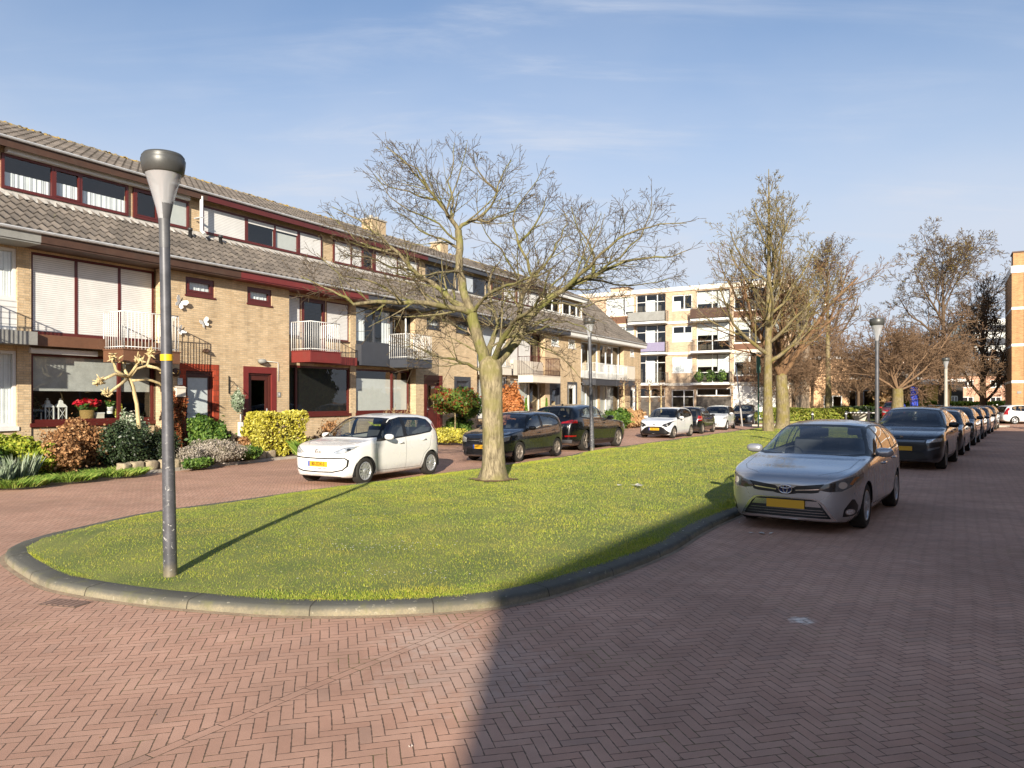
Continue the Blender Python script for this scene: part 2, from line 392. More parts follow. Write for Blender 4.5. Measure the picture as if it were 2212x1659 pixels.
M_pave = paver_mat('grey_paving', .10, 2, R(30), '9a8578', 'b39c8c', '6a5c50', edge=.05)
mb = MB(); mb.quad((-400, -120, 0), (400, -120, 0), (400, 900, 0), (-400, 900, 0)); prop(mb.build('road', M_road), kind='structure')

# kerbed island: two borders from the tip at the left to the far end
RB = [(-5.98,9.0),(-5.85,8.55),(-5.55,8.12),(-5.0,7.56),(-4.36,7.0),(-3.45,6.56),(-2.79,6.34),(-1.94,6.15),(-1.18,6.15),(-.417,6.29),(.18,6.6),(.893,7.37),(1.87,8.7),(3.05,10.75),(6.3,15.5),(10.1,21),(16.3,30),(23.2,40),(26.6,45),(26.2,47.2),(22,48.5)]
LB = [(-5.98,9.0),(-6.0,9.5),(-5.9,10.05),(-5.62,11.35),(-4.8,12.67),(-3.69,14.55),(-.9,18.65),(1.5,22.5),(2.75,25.3),(6.8,32),(10.7,38.5),(14.6,44.8),(16.6,47.9),(18,48.9),(22,48.5)]
def crom(P, n):
    P = [Vector((p[0], p[1])) for p in P]; out = []
    for i in range(len(P)-1):
        p0 = P[max(i-1, 0)]; p1 = P[i]; p2 = P[i+1]; p3 = P[min(i+2, len(P)-1)]
        k = max(2, int((p2-p1).length*n)); k = min(k, 14)
        for q in range(k):
            t = q/k; out.append(.5*((2*p1)+(p2-p0)*t+(2*p0-5*p1+4*p2-p3)*t*t+(3*p1-p0-3*p2+p3)*t**3))
    out.append(P[-1]); return out
def resample(P, N):
    d = [0]
    for a, b in zip(P, P[1:]): d.append(d[-1]+(b-a).length)
    out = []; j = 0
    for i in range(N+1):
        s = d[-1]*i/N
        while j < len(P)-2 and d[j+1] < s: j += 1
        f = (s-d[j])/max(1e-9, d[j+1]-d[j]); out.append(P[j].lerp(P[j+1], min(1, f)))
    return out
rp = crom(RB, 4); lp = crom(LB, 4)
loop = rp+lp[-2:0:-1]          # counterclockwise
def offset_loop(Lp, d):
    n = len(Lp); out = []
    for i in range(n):
        t = (Lp[(i+1) % n]-Lp[i-1]); t.normalize(); out.append(Vector((Lp[i].x-t.y*d, Lp[i].y+t.x*d)))
    return out
KH = .085
prof = [(0, -.02), (.012, .045), (.03, .078), (.065, KH), (.225, KH+.006), (.265, KH-.01)]
rings = [offset_loop(loop, o) for o, z in prof]
mb = MB(); n = len(loop)
for k, (o, z) in enumerate(prof): mb.v += [(p.x, p.y, z) for p in rings[k]]
for k in range(len(prof)-1):
    for i in range(n): mb.f.append((k*n+i, k*n+(i+1) % n, (k+1)*n+(i+1) % n, (k+1)*n+i)); mb.m.append(0); mb.sm.append(True)
mk, t, p = newmat('kerb_concrete')
g = t.n('ShaderNodeNewGeometry'); pos = g.outputs['Position']; sp = t.n('ShaderNodeSeparateXYZ'); t.l(pos, sp.inputs[0])
hi = t.rng(t.m('ADD', sp.outputs[2], t.m('MULTIPLY', t.m('SUBTRACT', t.noise(pos, 9, 5, .7), .5), .06)), .035, .075)
cc = t.mixc(hi, lin('93886f'), lin('5c5a51')); cc = t.mixc(t.rng(t.noise(pos, 60, 4, .7), .3, .7), cc, t.mixc(.5, cc, (.12, .12, .1)))
cc = t.mixc(t.rng(t.noise(pos, 5, 6, .7), .5, .7, 0, .65), cc, lin('6b6a45')); cc = t.mixc(t.rng(t.noise(pos, 1.1, 5, .7), .4, .65, 0, .5), cc, lin('4a483e')); cc = t.mixc(t.rng(t.noise(pos, 14, 3, .7), .62, .7, 0, .6), cc, lin('a39c88'))
t.l(cc, p.inputs['Base Color']); p.inputs['Roughness'].default_value = .9
t.l(t.bump(t.noise(pos, 90, 4, .7), .5, .006), p.inputs['Normal'])
prop(mb.build('kerb', mk), kind='structure')
# sandy mortar fillet where the paving meets the kerb
ro = offset_loop(loop, -.045); ri = offset_loop(loop, .006); mb = MB(); mb.v = [(p.x, p.y, .003) for p in ro]+[(p.x, p.y, .010) for p in ri]
for i in range(n): mb.f.append((i, (i+1) % n, n+(i+1) % n, n+i)); mb.m.append(0); mb.sm.append(True)
prop(mb.build('kerb_mortar', pm('sandy_mortar', '8f7c66', .95, var=.3, scale=5, bump=.6, bs=50, dirt=.5)), kind='structure')
# thin joints between kerb stones
mb = MB(); acc = 0; cum = 0
for i in range(n):
    a = loop[i-1]; b = loop[i]; cum += (b-a).length
    if cum > 1.0 and b.y < 30:
        cum = 0; tt = (loop[(i+1) % n]-loop[i-1]).normalized(); nr = Vector((-tt.y, tt.x)); w2 = tt*.005
        pr = [(p_[0], p_[1]+.0015) for p_ in prof[:5]]
        for (o0, z0), (o1, z1) in zip(pr, pr[1:]):
            A = b+nr*(o0-.0012); B = b+nr*(o1-.0012)
            mb.quad((A.x-w2.x, A.y-w2.y, z0), (A.x+w2.x, A.y+w2.y, z0), (B.x+w2.x, B.y+w2.y, z1), (B.x-w2.x, B.y-w2.y, z1))
prop(mb.build('kerb_joints', pm('kerb_joint', '3c382e', .95)), kind='structure')
# lawn surface
NS = 150; NVv = 14
il = offset_loop(loop, .21); nr_ = len(rp)
r2 = resample(il[:nr_], NS); l2 = resample([il[0]]+il[:nr_-2:-1], NS)
def hnoise(x, y): return .5*math.sin(x*1.7+y*.6)+.3*math.sin(x*.9-y*1.9+2)+.2*math.sin(x*4.1+1)*math.sin(y*3.7)
mb = MB()
for a, b in zip(r2, l2):
    for j in range(NVv+1):
        q = a.lerp(b, j/NVv); e = math.sin(math.pi*j/NVv); wd = (a-b).length
        mb.v.append((q.x, q.y, KH-.002+e*min(.07, wd*.02)+(.014*hnoise(q.x, q.y) if 0 < j < NVv else 0)))
for i in range(NS):
    for j in range(NVv):
        a = i*(NVv+1)+j; mb.f.append((a, a+NVv+1, a+NVv+2, a+1)); mb.m.append(0); mb.sm.append(True)
ml, t, p = newmat('lawn_turf')
g = t.n('ShaderNodeNewGeometry'); pos = g.outputs['Position']
c = t.mixc(t.rng(t.noise(pos, 1.1, 5, .6), .35, .65), lin('5f7432'), lin('868e42'))
c = t.mixc(t.rng(t.noise(pos, 30, 4, .7), .3, .7), c, t.mixc(.5, c, lin('8c8450')))
t.l(c, p.inputs['Base Color']); p.inputs['Roughness'].default_value = .95; t.l(t.bump(t.noise(pos, 45, 4, .7), 1, .03), p.inputs['Normal'])
lawn = prop(mb.build('lawn', ml), kind='structure')
# grass blades
def grass_mat(name):
    m, t, p = newmat(name)
    g = t.n('ShaderNodeNewGeometry'); pos = g.outputs['Position']
    cr_ = t.n('ShaderNodeValToRGB'); t.l(g.outputs['Random Per Island'], cr_.inputs[0]); el = cr_.color_ramp.elements
    for i, (q, c) in enumerate(((0, '5b7a22'), (.35, '74952c'), (.6, '93ac3a'), (.8, 'a9b94a'), (1, 'c9c07c'))):
        if i >= 2 and i < 5 and len(el) < 5: el.new(q)
    for i, (q, c) in enumerate(((0, '718a33'), (.35, '8a9d3c'), (.6, 'a0b048'), (.82, 'b4ba54'), (1, 'c8c070'))): el[i].position = q; el[i].color = (*lin(c), 1)
    pt = t.rng(t.noise(pos, .8, 5, .65), .38, .64); dry = t.rng(t.noise(pos, 1.4, 6, .75, .6), .48, .72, 0, .7)
    c = t.mixc(pt, cr_.outputs[0], t.mixc(1.0, cr_.outputs[0], (1.25, 1.12, .8), 'MULTIPLY')); c = t.mixc(dry, c, lin('c2ac5e'))
    t.l(c, p.inputs['Base Color']); p.inputs['Roughness'].default_value = .6; p.inputs['Specular IOR Level'].default_value = .25
    out = t.t.nodes['Material Output']; tb = t.n('ShaderNodeBsdfTranslucent'); t.l(c, tb.inputs[0])
    mxs = t.n('ShaderNodeMixShader', i_0=.35); t.l(p.outputs[0], mxs.inputs[1]); t.l(tb.outputs[0], mxs.inputs[2]); t.l(mxs.outputs[0], out.inputs[0])
    return m
rs = np.random.RandomState(3)
ra = np.array([[p_.x, p_.y] for p_ in r2]); la = np.array([[p_.x, p_.y] for p_ in l2])
cells = []
mid = (ra+la)/2; wdt = np.linalg.norm(ra-la, axis=1); seg = np.linalg.norm(np.diff(mid, axis=0), axis=1)
dens = np.clip(5200*(7.5/np.clip(mid[:-1, 1], 6, 60))**1.9, 70, 6000)
cnt = (seg*wdt[:-1]*dens).astype(int)
P = []; S = []
for i in range(NS):
    k = cnt[i]
    if k == 0: continue
    f = rs.rand(k, 1); v = rs.rand(k, 1)
    if i < 60:
        ex = int(k*.10); v[:ex] = rs.rand(ex, 1)**2*.04-.007*rs.rand(ex, 1)**2; v[ex:2*ex] = 1-rs.rand(ex, 1)**2*.04+.007*rs.rand(ex, 1)**2
    A = ra[i]*(1-f)+ra[i+1]*f; B = la[i]*(1-f)+la[i+1]*f; P.append(A*(1-v)+B*v)
    S.append(np.stack([np.sin(np.pi*v[:, 0])*min(.07, wdt[i]*.02), np.full(k, (np.clip(mid[i, 1], 7, 60)/7.5)**.75)], 1))
P = np.concatenate(P); S = np.concatenate(S); N = len(P)
hx, hy = P[:, 0], P[:, 1]
z0 = KH-.008+S[:, 0]+.014*(.5*np.sin(hx*1.7+hy*.6)+.3*np.sin(hx*.9-hy*1.9+2)+.2*np.sin(hx*4.1+1)*np.sin(hy*3.7))
clump = .5+.5*np.sin(hx*7.3+np.sin(hy*5.1)*2)*np.sin(hy*8.1+hx*2.2)
h = (.007+.013*rs.rand(N)**1.5+.008*clump)*np.clip(S[:, 1], 1, 1.9); wdd = .0019*S[:, 1]*(1+.6*rs.rand(N)); an = rs.rand(N)*2*np.pi
ln = rs.rand(N)*.8*h; la2 = rs.rand(N)*2*np.pi
V = np.zeros((N, 3, 3)); V[:, 0, 0] = hx-np.cos(an)*wdd; V[:, 0, 1] = hy-np.sin(an)*wdd; V[:, 0, 2] = z0
V[:, 1, 0] = hx+np.cos(an)*wdd; V[:, 1, 1] = hy+np.sin(an)*wdd; V[:, 1, 2] = z0
V[:, 2, 0] = hx+np.cos(la2)*ln; V[:, 2, 1] = hy+np.sin(la2)*ln; V[:, 2, 2] = z0+h
M_grass = grass_mat('grass_blades')
prop(np_mesh('grass', V.reshape(-1, 3), np.arange(3*N).reshape(-1, 3), M_grass), kind='stuff', label='short sunlit grass with dry patches covering the kerbed island', cat='grass')
print('blades', N)
# ------------------------------------------------------------ terraced houses
TH = math.atan2(.8646, .5025)
def row(t, s=0): return (-22.3+.5025*t-.8646*s, .8646*t+.5025*s)
M_tile = None
def tile_mat():
    m, t, p = newmat('roof_tiles')
    tcn = t.n('ShaderNodeTexCoord'); uv = t.n('ShaderNodeUVMap')
    sp = t.n('ShaderNodeSeparateXYZ'); t.l(uv.outputs[0], sp.inputs[0])
    wn = t.n('ShaderNodeTexWhiteNoise', noise_dimensions='2D'); t.l(t.comb(t.m('FLOOR', sp.outputs[0]), t.m('FLOOR', sp.outputs[1])), wn.inputs['Vector'])
    ob = tcn.outputs['Object']
    c = t.mixc(wn.outputs['Value'], lin('544e48'), lin('6c645c'))
    b = t.rng(t.noise(ob, 1.2, 6, .7), .3, .7, .8, 1.15); f = t.rng(t.noise(ob, 25, 4, .7), .25, .75, .8, 1.2)
    g = t.m('MULTIPLY', b, f); c = t.mixc(1.0, c, t.comb(g, g, g), 'MULTIPLY')
    c = t.mixc(t.rng(t.noise(ob, 6, 5, .75), .60, .72, 0, .5), c, lin('6f7046'))
    t.l(c, p.inputs['Base Color']); p.inputs['Roughness'].default_value = .85
    t.l(t.bump(t.noise(ob, 70, 3, .6), .3, .004), p.inputs['Normal'])
    return m
M_tile = tile_mat()
mlc, t_, p_ = newmat('ridge_tile_lichen')
tcn = t_.n('ShaderNodeTexCoord'); ob = tcn.outputs['Object']
c = t_.mixc(t_.rng(t_.noise(ob, 30, 4, .7), .3, .7), lin('6a6152'), lin('8b8068')); c = t_.mixc(t_.rng(t_.noise(ob, 4.5, 5, .7), .50, .58), c, lin('a88a2c'))
t_.l(c, p_.inputs['Base Color']); p_.inputs['Roughness'].default_value = .95; t_.l(t_.bump(t_.noise(ob, 60, 4, .7), 1, .02), p_.inputs['Normal'])
M_ridge = mlc
def tiled(name, x0, x1, p0, p1, parent, tw=.232, course=.375, gidx=0):
    """pantile roof plane from p0=(y,z) at the eave up to p1: wavy tiles stepping up course by course"""
    y0, z0 = p0; y1, z1 = p1; L = math.hypot(y1-y0, z1-z0); uy, uz = (y1-y0)/L, (z1-z0)/L; ny, nz_ = -uz, uy
    nc = max(1, round(L/course)); cw = L/nc; nt_ = max(1, round((x1-x0)/tw)); w_ = (x1-x0)/nt_; S = 8
    V = []; F = []; UV = []
    wave = [(.0, .016), (.12, -.004), (.28, -.018), (.45, -.010), (.62, .028), (.75, .056), (.88, .046), (1.0, .016)]
    xs = []
    for k in range(nt_):
        for q in range(7): xs.append((x0+(k+wave[q][0])*w_, wave[q][1], k+wave[q][0]+.001))
    xs.append((x1, wave[7][1], nt_-.001)); m = len(xs)
    for r in range(nc):
        for e, (a, lift) in enumerate(((0, .0), (0, .042), (1, .004))):
            jit = random.uniform(-.004, .004)
            for (x, hh, uu) in xs:
                d = (r+a)*cw-(.02 if e < 2 else -.001); q = hh+lift-(.03 if e == 0 else 0)
                V.append((x, y0+uy*d+ny*q, z0+uz*d+nz_*q)); UV.append((uu+gidx*40, r+.5))
        b = r*3*m
        for e in range(2):
            for k in range(m-1): F.append((b+e*m+k, b+e*m+k+1, b+(e+1)*m+k+1, b+(e+1)*m+k))
    me = bpy.data.meshes.new(name); me.from_pydata(V, [], F); me.materials.append(M_tile)
    ul = me.uv_layers.new(name='UVMap'); li = np.zeros(len(me.loops), dtype=np.int32); me.loops.foreach_get('vertex_index', li)
    ul.data.foreach_set('uv', np.array(UV, dtype=np.float32)[li].ravel())
    me.polygons.foreach_set('use_smooth', np.ones(len(F), dtype=bool)); me.update()
    try: me.set_sharp_from_angle(angle=R(50))
    except Exception: pass
    o = bpy.data.objects.new(name, me); COL.objects.link(o); o.parent = parent; return o
def pwall(mb, x0, x1, z0, z1, y, th, holes, mi=0):
    """upright wall slab along x with rectangular openings and their reveals"""
    X = sorted({x0, x1}|{a for h in holes for a in h[:2] if x0 < a < x1}); Z = sorted({z0, z1}|{a for h in holes for a in h[2:4] if z0 < a < z1})
    def hole(cx, cz): return any(h[0] < cx < h[1] and h[2] < cz < h[3] for h in holes)
    for a, b in zip(X, X[1:]):
        for c, d in zip(Z, Z[1:]):
            if hole((a+b)/2, (c+d)/2): continue
            mb.quad((a, y, c), (b, y, c), (b, y, d), (a, y, d), mi); mb.quad((b, y+th, c), (a, y+th, c), (a, y+th, d), (b, y+th, d), mi)
    for h in holes:
        a, b, c, d = max(h[0], x0), min(h[1], x1), max(h[2], z0), min(h[3], z1)
        if a >= b or c >= d: continue
        mb.quad((a, y, c), (a, y+th, c), (a, y+th, d), (a, y, d), mi); mb.quad((b, y+th, c), (b, y, c), (b, y, d), (b, y+th, d), mi)
        mb.quad((a, y+th, c), (a, y, c), (b, y, c), (b, y+th, c), mi); mb.quad((a, y, d), (a, y+th, d), (b, y+th, d), (b, y, d), mi)
    mb.quad((x0, y, z1), (x1, y, z1), (x1, y+th, z1), (x0, y+th, z1), mi)
    mb.quad((x0, y+th, z0), (x0, y, z0), (x0, y, z1), (x0, y+th, z1), mi); mb.quad((x1, y, z0), (x1, y+th, z0), (x1, y+th, z1), (x1, y, z1), mi)
def window(par, x0, x1, z0, z1, y, mats, splits=(), fw=.07, fill=None, sill=None, curtain=None, bars=(), name='window', depth=.08):
    """frame ring + mullions, one pane or shutter per light; fill is a list of codes per light"""
    fr, gl = mats
    mb = MB(); y1 = y+depth
    mb.box(x0, x0+fw, y, y1, z0, z1); mb.box(x1-fw, x1, y, y1, z0, z1)
    mb.box(x0+fw, x1-fw, y, y1, z1-fw, z1); mb.box(x0+fw, x1-fw, y, y1, z0, z0+fw*1.15)
    cuts = [x0+fw]+[s_ for s_ in splits]+[x1-fw]
    for s_ in splits: mb.box(s_-fw*.55, s_+fw*.55, y-.003, y1, z0+fw*1.15, z1-fw)
    for b_ in bars: mb.box(x0+fw, x1-fw, y-.002, y1, b_-fw*.4, b_+fw*.4)
    w_ = mb.build(name, fr, par)
    mb = MB()
    lights = []
    for i, (a, b) in enumerate(zip(cuts, cuts[1:])):
        a2 = a+(fw*.55 if i > 0 else 0); b2 = b-(fw*.55 if i < len(cuts)-2 else 0)
        code = (fill[i] if fill and i < len(fill) else 'g'); lo, hi = z0+fw*1.15, z1-fw
        if code[0] == 's':      # roller shutter, lowered to a share of the height
            fr_ = float(code[2:]) if len(code) > 2 else 1.0; zb = hi-(hi-lo)*fr_
            mb2 = MB(); mb2.box(a2, b2, y+.012, y+.028, zb, hi)
            mb2.build('roller_shutter', M_shut if code[1] == 'w' else M_shut2, w_)
            if fr_ > .98: continue
            hi = zb
        if code[0] == 'o':      # a casement with its own frame inside the light
            f2 = fw*.7; mbx = MB(); mbx.box(a2, a2+f2, y-.012, y+.05, lo, hi); mbx.box(b2-f2, b2, y-.012, y+.05, lo, hi); mbx.box(a2+f2, b2-f2, y-.012, y+.05, hi-f2, hi); mbx.box(a2+f2, b2-f2, y-.012, y+.05, lo, lo+f2)
            mbx.build('casement', fr, w_)
            a2 += f2; b2 -= f2; lo += f2; hi -= f2
        mb.quad((a2, y+.035, lo), (b2, y+.035, lo), (b2, y+.035, hi), (a2, y+.035, hi)); lights.append((a2, b2, lo, hi))
    if mb.f: mb.build('pane', gl, w_)
    if curtain:
        for kind, f0, f1, zf0, zf1 in curtain:   # shares of the full opening
            a, b = x0+(x1-x0)*f0, x0+(x1-x0)*f1; c, d = z0+(z1-z0)*zf0, z0+(z1-z0)*zf1
            mbc = MB(); nseg = max(2, int((b-a)/.045)); yy = y+(.07 if kind in ('blind', 'blindg', 'ven') else .10)
            for k in range(nseg):
                u0 = a+(b-a)*k/nseg; u1 = a+(b-a)*(k+1)/nseg
                am = 0 if kind in ('blind', 'blindg', 'ven') else .008
                o0 = am*math.sin(k*1.9+.7*math.sin(k*.7)); o1 = am*math.sin((k+1)*1.9+.7*math.sin((k+1)*.7))
                mbc.add([(u0, yy+o0, c), (u1, yy+o1, c), (u1, yy+o1, d), (u0, yy+o0, d)], [(0, 1, 2, 3)], 0, am > 0)
            mbc.build({'net': 'net_curtain', 'blind': 'roller_blind', 'blindg': 'roman_blind', 'ven': 'venetian_blind'}[kind], {'net': M_curtain, 'blind': M_blindw, 'blindg': M_blindg, 'ven': M_venet}[kind], w_)
    if sill:
        mb = MB(); mb.box(x0-.03, x1+.03, y-sill[0], y+.01, z0-sill[1], z0); mb.build('sill', sill[2], w_)
    return w_
def door(par, x0, x1, z1, y, sur, leaf, glass=True, sw=.20, z0=.32, glz=(.45, .92), gx=(.18, .82), style=''):
    mb = MB(); mb.box(x0, x0+sw, y-.012, y+.10, z0, z1); mb.box(x1-sw, x1, y-.012, y+.10, z0, z1); mb.box(x0+sw, x1-sw, y-.012, y+.10, z1-sw*1.05, z1)
    a, b, c = x0+sw, x1-sw, z1-sw*1.05
    d = mb.build('door', sur, par)
    f = .06; mb = MB(); mb.box(a, a+f, y+.05, y+.13, z0, c); mb.box(b-f, b, y+.05, y+.13, z0, c); mb.box(a+f, b-f, y+.05, y+.13, c-f, c)
    mb.build('door_frame', leaf, d)
    a += f; b -= f; c -= f; W = b-a; H = c-z0
    ga, gb, gc, gd = a+W*gx[0], a+W*gx[1], z0+H*glz[0], z0+H*glz[1]
    mb = MB(); pwall(mb, a, b, z0, c, y+.09, .04, [(ga, gb, gc, gd)]); mb.build('door_leaf', leaf, d)
    mb = MB(); mb.quad((ga, y+.11, gc), (gb, y+.11, gc), (gb, y+.11, gd), (ga, y+.11, gd)); mb.build('door_glass', {'frost': M_frost}.get(style, M_glass), d)
    mb = MB(); hx = a+.07 if style != 'r' else b-.07; mb.box(hx-.018, hx+.018, y+.075, y+.09, z0+.95, z0+1.2); mb.tube([(hx, y+.085, z0+1.08), (hx, y+.04, z0+1.08), (hx+(.11 if style != 'r' else -.11), y+.04, z0+1.08)], .011, 6)
    mb.build('door_handle', M_zinc, d)
    return d
M_frost = pm('frosted_glass', 'b9c2c2', .3, var=.08, scale=14)
M_orange = brick_mat('orange_glazed_tiles', 'a8452a', '8f3418', '6e3a28', bw=.16, bh=.16)
M_doorbrown = pm('dark_brown_door', '4a231c', .4, var=.1, scale=3)
def railing(par, x0, x1, yb, yf, z, mat, sides='lr', n=.10, h=.98):
    mb = MB(); segs = [((x0, yf), (x1, yf))]
    if 'l' in sides: segs.append(((x0, yb), (x0, yf)))
    if 'r' in sides: segs.append(((x1, yf), (x1, yb)))
    for (ax, ay), (bx, by) in segs:
        L = math.hypot(bx-ax, by-ay); k = max(1, round(L/n))
        mb.tube([(ax, ay, z+h), (bx, by, z+h)], .016, 6); mb.tube([(ax, ay, z+.06), (bx, by, z+.06)], .011, 6)
        for i in range(k+1):
            f = i/k; x, y = ax+(bx-ax)*f, ay+(by-ay)*f; mb.tube([(x, y, z), (x, y, z+h)], .009 if 0 < i < k else .016, 5)
    return mb.build('railing', mat, par)
PIER = .16
def house(idx, C, side, S):
    """side 'A': bay left of the pair centre C, 'B': right. Everything is in metres along the row, local x = t-C."""
    sg = -1 if side == 'A' else 1
    def X(a, b): return tuple(sorted((sg*a, sg*b)))
    hx0, hx1 = X(0, 5.9)
    if 'ext' in S: hx1 = S['ext']
    e = empty('terraced_house', (*row(C), 0), TH, S['label'], 'house', 'terraced houses in one yellow brick row')
    inner = .35; bx0, bx1 = X(2.38, 5.9-PIER)
    if 'bay' in S: bx0, bx1 = S['bay']
    fz0, fz1 = S.get('ff', (3.5, 5.5)); gz0, gz1 = S.get('gf', (1.2, 3.0))
    bz = 3.42
    # walls: brick front with door and small window, pier, recessed bay wall, party and back walls
    mb = MB(); br = sorted([x for x in X(0, 2.38)])
    if 'ext' in S: br = [bx1, S['ext']]
    d0, d1 = X(.46, 1.82); w0, w1 = X(.62, 1.62)
    if 'doorx' in S: d0, d1 = S['doorx']; w0, w1 = S['smx']
    dz1 = 2.88
    pwall(mb, br[0], br[1], -.2, 5.75, 0, .30, [(w0, w1, 4.92, 5.45), (d0, d1, .3, dz1)])
    pr = X(5.9-PIER, 5.9)
    if 'bay' in S: pr = X(5.9-PIER, 5.9)
    pwall(mb, pr[0], pr[1], -.2, 5.75, inner-.04, .30, [])
    holes = [(bx0, bx1, gz0, gz1)]
    if S.get('ffmode') == 'split':
        f = S['split']; holes += [(f[0], f[1], fz0, fz1)]+[(a, b, S['shz'], fz1) for a, b in f[2]]
    else: holes += [(bx0, bx1, fz0, fz1)]
    pwall(mb, bx0+.001, bx1-.001, -.2, 5.72, inner, .22, holes)
    xs = br[0] if side == 'B' and 'ext' not in S else br[1]
    # side of the projecting brick front beside the recessed bay
    for q in ((bx0, bx1)): pass
    mb.box(hx0+.002, hx1-.002, 8.8, 9.0, -.2, 5.7)
    mb.box(hx0, hx0+.1, .36, 8.8, -.2, 5.7); mb.box(hx1-.1, hx1, .36, 8.8, -.2, 5.7)
    if 'ext' in S:   # gable end
        x = hx1; yr = 4.3
        mb.add([(x-.2, -.0, 5.7), (x, 0, 5.7), (x, yr, 9.5), (x-.2, yr, 9.5), (x-.2, 9, 5.7), (x, 9, 5.7)], [(0, 1, 2, 3), (1, 5, 2), (0, 3, 4), (3, 2, 5, 4)])
    mb.build('wall', S.get('brick', M_brick), e)
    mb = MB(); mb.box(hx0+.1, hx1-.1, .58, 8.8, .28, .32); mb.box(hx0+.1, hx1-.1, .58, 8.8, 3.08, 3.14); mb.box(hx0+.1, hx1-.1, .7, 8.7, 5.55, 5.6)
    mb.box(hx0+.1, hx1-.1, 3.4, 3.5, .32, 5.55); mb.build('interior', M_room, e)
    # band at first-floor level and balcony
    if S.get('band'):
        a, b = S['band'][:2]; zb0, zb1 = S['band'][2:4]; mb = MB(); mb.box(a, b, -.03 if len(S['band']) < 6 else S['band'][5], inner, zb0, zb1); mb.build('fascia_band', S['band'][4], e)
    bl = S.get('balc')
    if bl:
        a, b, z0, z1, m_ = bl[:5]; mb = MB(); mb.box(a, b, -.92, -.035, z0, z1-.03); mb.box(a-.02, b+.02, -.945, -.035, z1-.03, z1)
        bc = mb.build('balcony', m_, e, bevel=.006)
        if len(bl) > 5 and bl[5]: railing(bc, a+.04, b-.04, .0, -.9, z1, bl[5])
        if len(bl) > 6 and bl[6]:
            mb = MB()
            for (xa, xb) in bl[6]: mb.box(xa, xb, -.935, -.925, z1+.1, z1+.95)
            mb.build('balcony_panel', M_cream, bc)
    # windows
    fr = S['frame']; gfr = S.get('gframe', fr)
    window(e, bx0, bx1, gz0, gz1, inner+.02, (gfr, M_glass), splits=S.get('gsplit', ()), fw=.075, sill=(.09, .10, gfr), curtain=S.get('gcur'), fill=S.get('gfill'), bars=S.get('gbars', ()))
    if S.get('ffmode') == 'split':
        f = S['split']
        window(e, f[0], f[1], fz0, fz1, inner+.01, (fr, M_glass), fill=['osw.18'] if False else ['o'], curtain=S.get('fcur'), fw=.08)
        for k, (a, b) in enumerate(f[2]): window(e, a, b, S['shz'], fz1, inner+.012, (fr, M_glass), fill=['sw'], fw=.05, sill=(.05, .05, M_browndark))
    else:
        window(e, bx0, bx1, fz0, fz1, inner+.02, (fr, M_glass), splits=S.get('fsplit', ()), fw=.07, fill=S.get('ffill'), curtain=S.get('fcur'), bars=S.get('fbars', ()))
        if S.get('fboard'): mb = MB(); mb.box(bx0, bx1, inner-.02, inner-.004, S['fboard'][0], S['fboard'][1]); mb.build('cladding', S['fboard'][2], e)
    sf = S.get('smframe', fr)
    window(e, w0, w1, 4.92, 5.45, .03, (sf, M_glass), fw=.085, fill=['o'], curtain=[('net', 0, 1, 0, .9)], sill=(.06, .05, sf))
    door(e, d0, d1, dz1, 0, *S['door'][:2], **(S['door'][2] if len(S['door']) > 2 else {}))
    if S.get('awn'): mb = MB(); mb.box(S['awn'][0], S['awn'][1], inner-.14, inner-.002, gz1-.02, gz1+.12); mb.build('awning_box', M_white, e, bevel=.02)
    # roofs
    G = S['gutter']; rf = tiled('roof', hx0, hx1+(.12 if 'ext' in S else 0), (-.42, 5.88), (1.56, 7.13), e, gidx=idx)
    mb = MB(); mb.box(hx0, hx1, -.46, -.43, 5.60, 5.86); mb.box(hx0, hx1, -.43, inner, 5.56, 5.60); mb.build('fascia', G, e)
    mb = MB(); mb.lathe([(.055, hx0), (.055, hx1)], 8, (0, -.50, 5.855), 'x', a0=R(180), a1=R(360)); mb.lathe([(.05, hx0), (.05, hx1)], 8, (0, -.50, 5.857), 'x', a0=R(180), a1=R(360)); mb.box(hx0, hx1, -.56, -.551, 5.845, 5.875); mb.build('gutter', M_zinc, e)
    dm = S.get('dormer')
    if dm is None:
        tiled('upper_roof', hx0, hx1+.12, (1.56, 7.13), (4.3, 9.55), rf, gidx=idx+9)
    else:
        da, db = dm['x']
        mb = MB(); pwall(mb, hx0, hx1, 6.9, 8.36, 1.52, .15, [(w_[0], w_[1], 7.22, 8.12) for w_ in dm['win']]); dw = mb.build('dormer', M_brick, e)
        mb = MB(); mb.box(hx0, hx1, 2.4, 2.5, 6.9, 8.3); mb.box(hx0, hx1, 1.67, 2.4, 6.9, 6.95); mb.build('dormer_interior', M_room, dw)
        mb = MB(); xx = hx0; N_ = int((hx1-hx0)/.15)
        pts = [(hx0+(hx1-hx0)*i/N_) for i in range(N_+1)]
        for i in range(N_):
            z_a = 7.065+.022*math.sin(i*math.pi); lo = lambda q: 6.99+.025*math.sin(q/.232*2*math.pi)
            mb.quad((pts[i], 1.26, lo(pts[i])), (pts[i+1], 1.26, lo(pts[i+1])), (pts[i+1], 1.50, 7.18), (pts[i], 1.50, 7.18))
        mb.quad((hx0, 1.50, 7.18), (hx1, 1.50, 7.18), (hx1, 1.515, 7.24), (hx0, 1.515, 7.24)); mb.build('flashing', M_lead, dw)
        for w_ in dm['win']: window(dw, w_[0], w_[1], 7.22, 8.12, 1.46, (w_[2] if len(w_) > 2 and w_[2] else dm['frame'], M_glass), splits=w_[3], fw=.065, fill=w_[4], curtain=w_[5] if len(w_) > 5 else None, bars=())
        if dm.get('box'): mb = MB(); mb.box(da, db, 1.30, 1.455, 8.12, 8.26); mb.build('awning_box', M_white, dw)
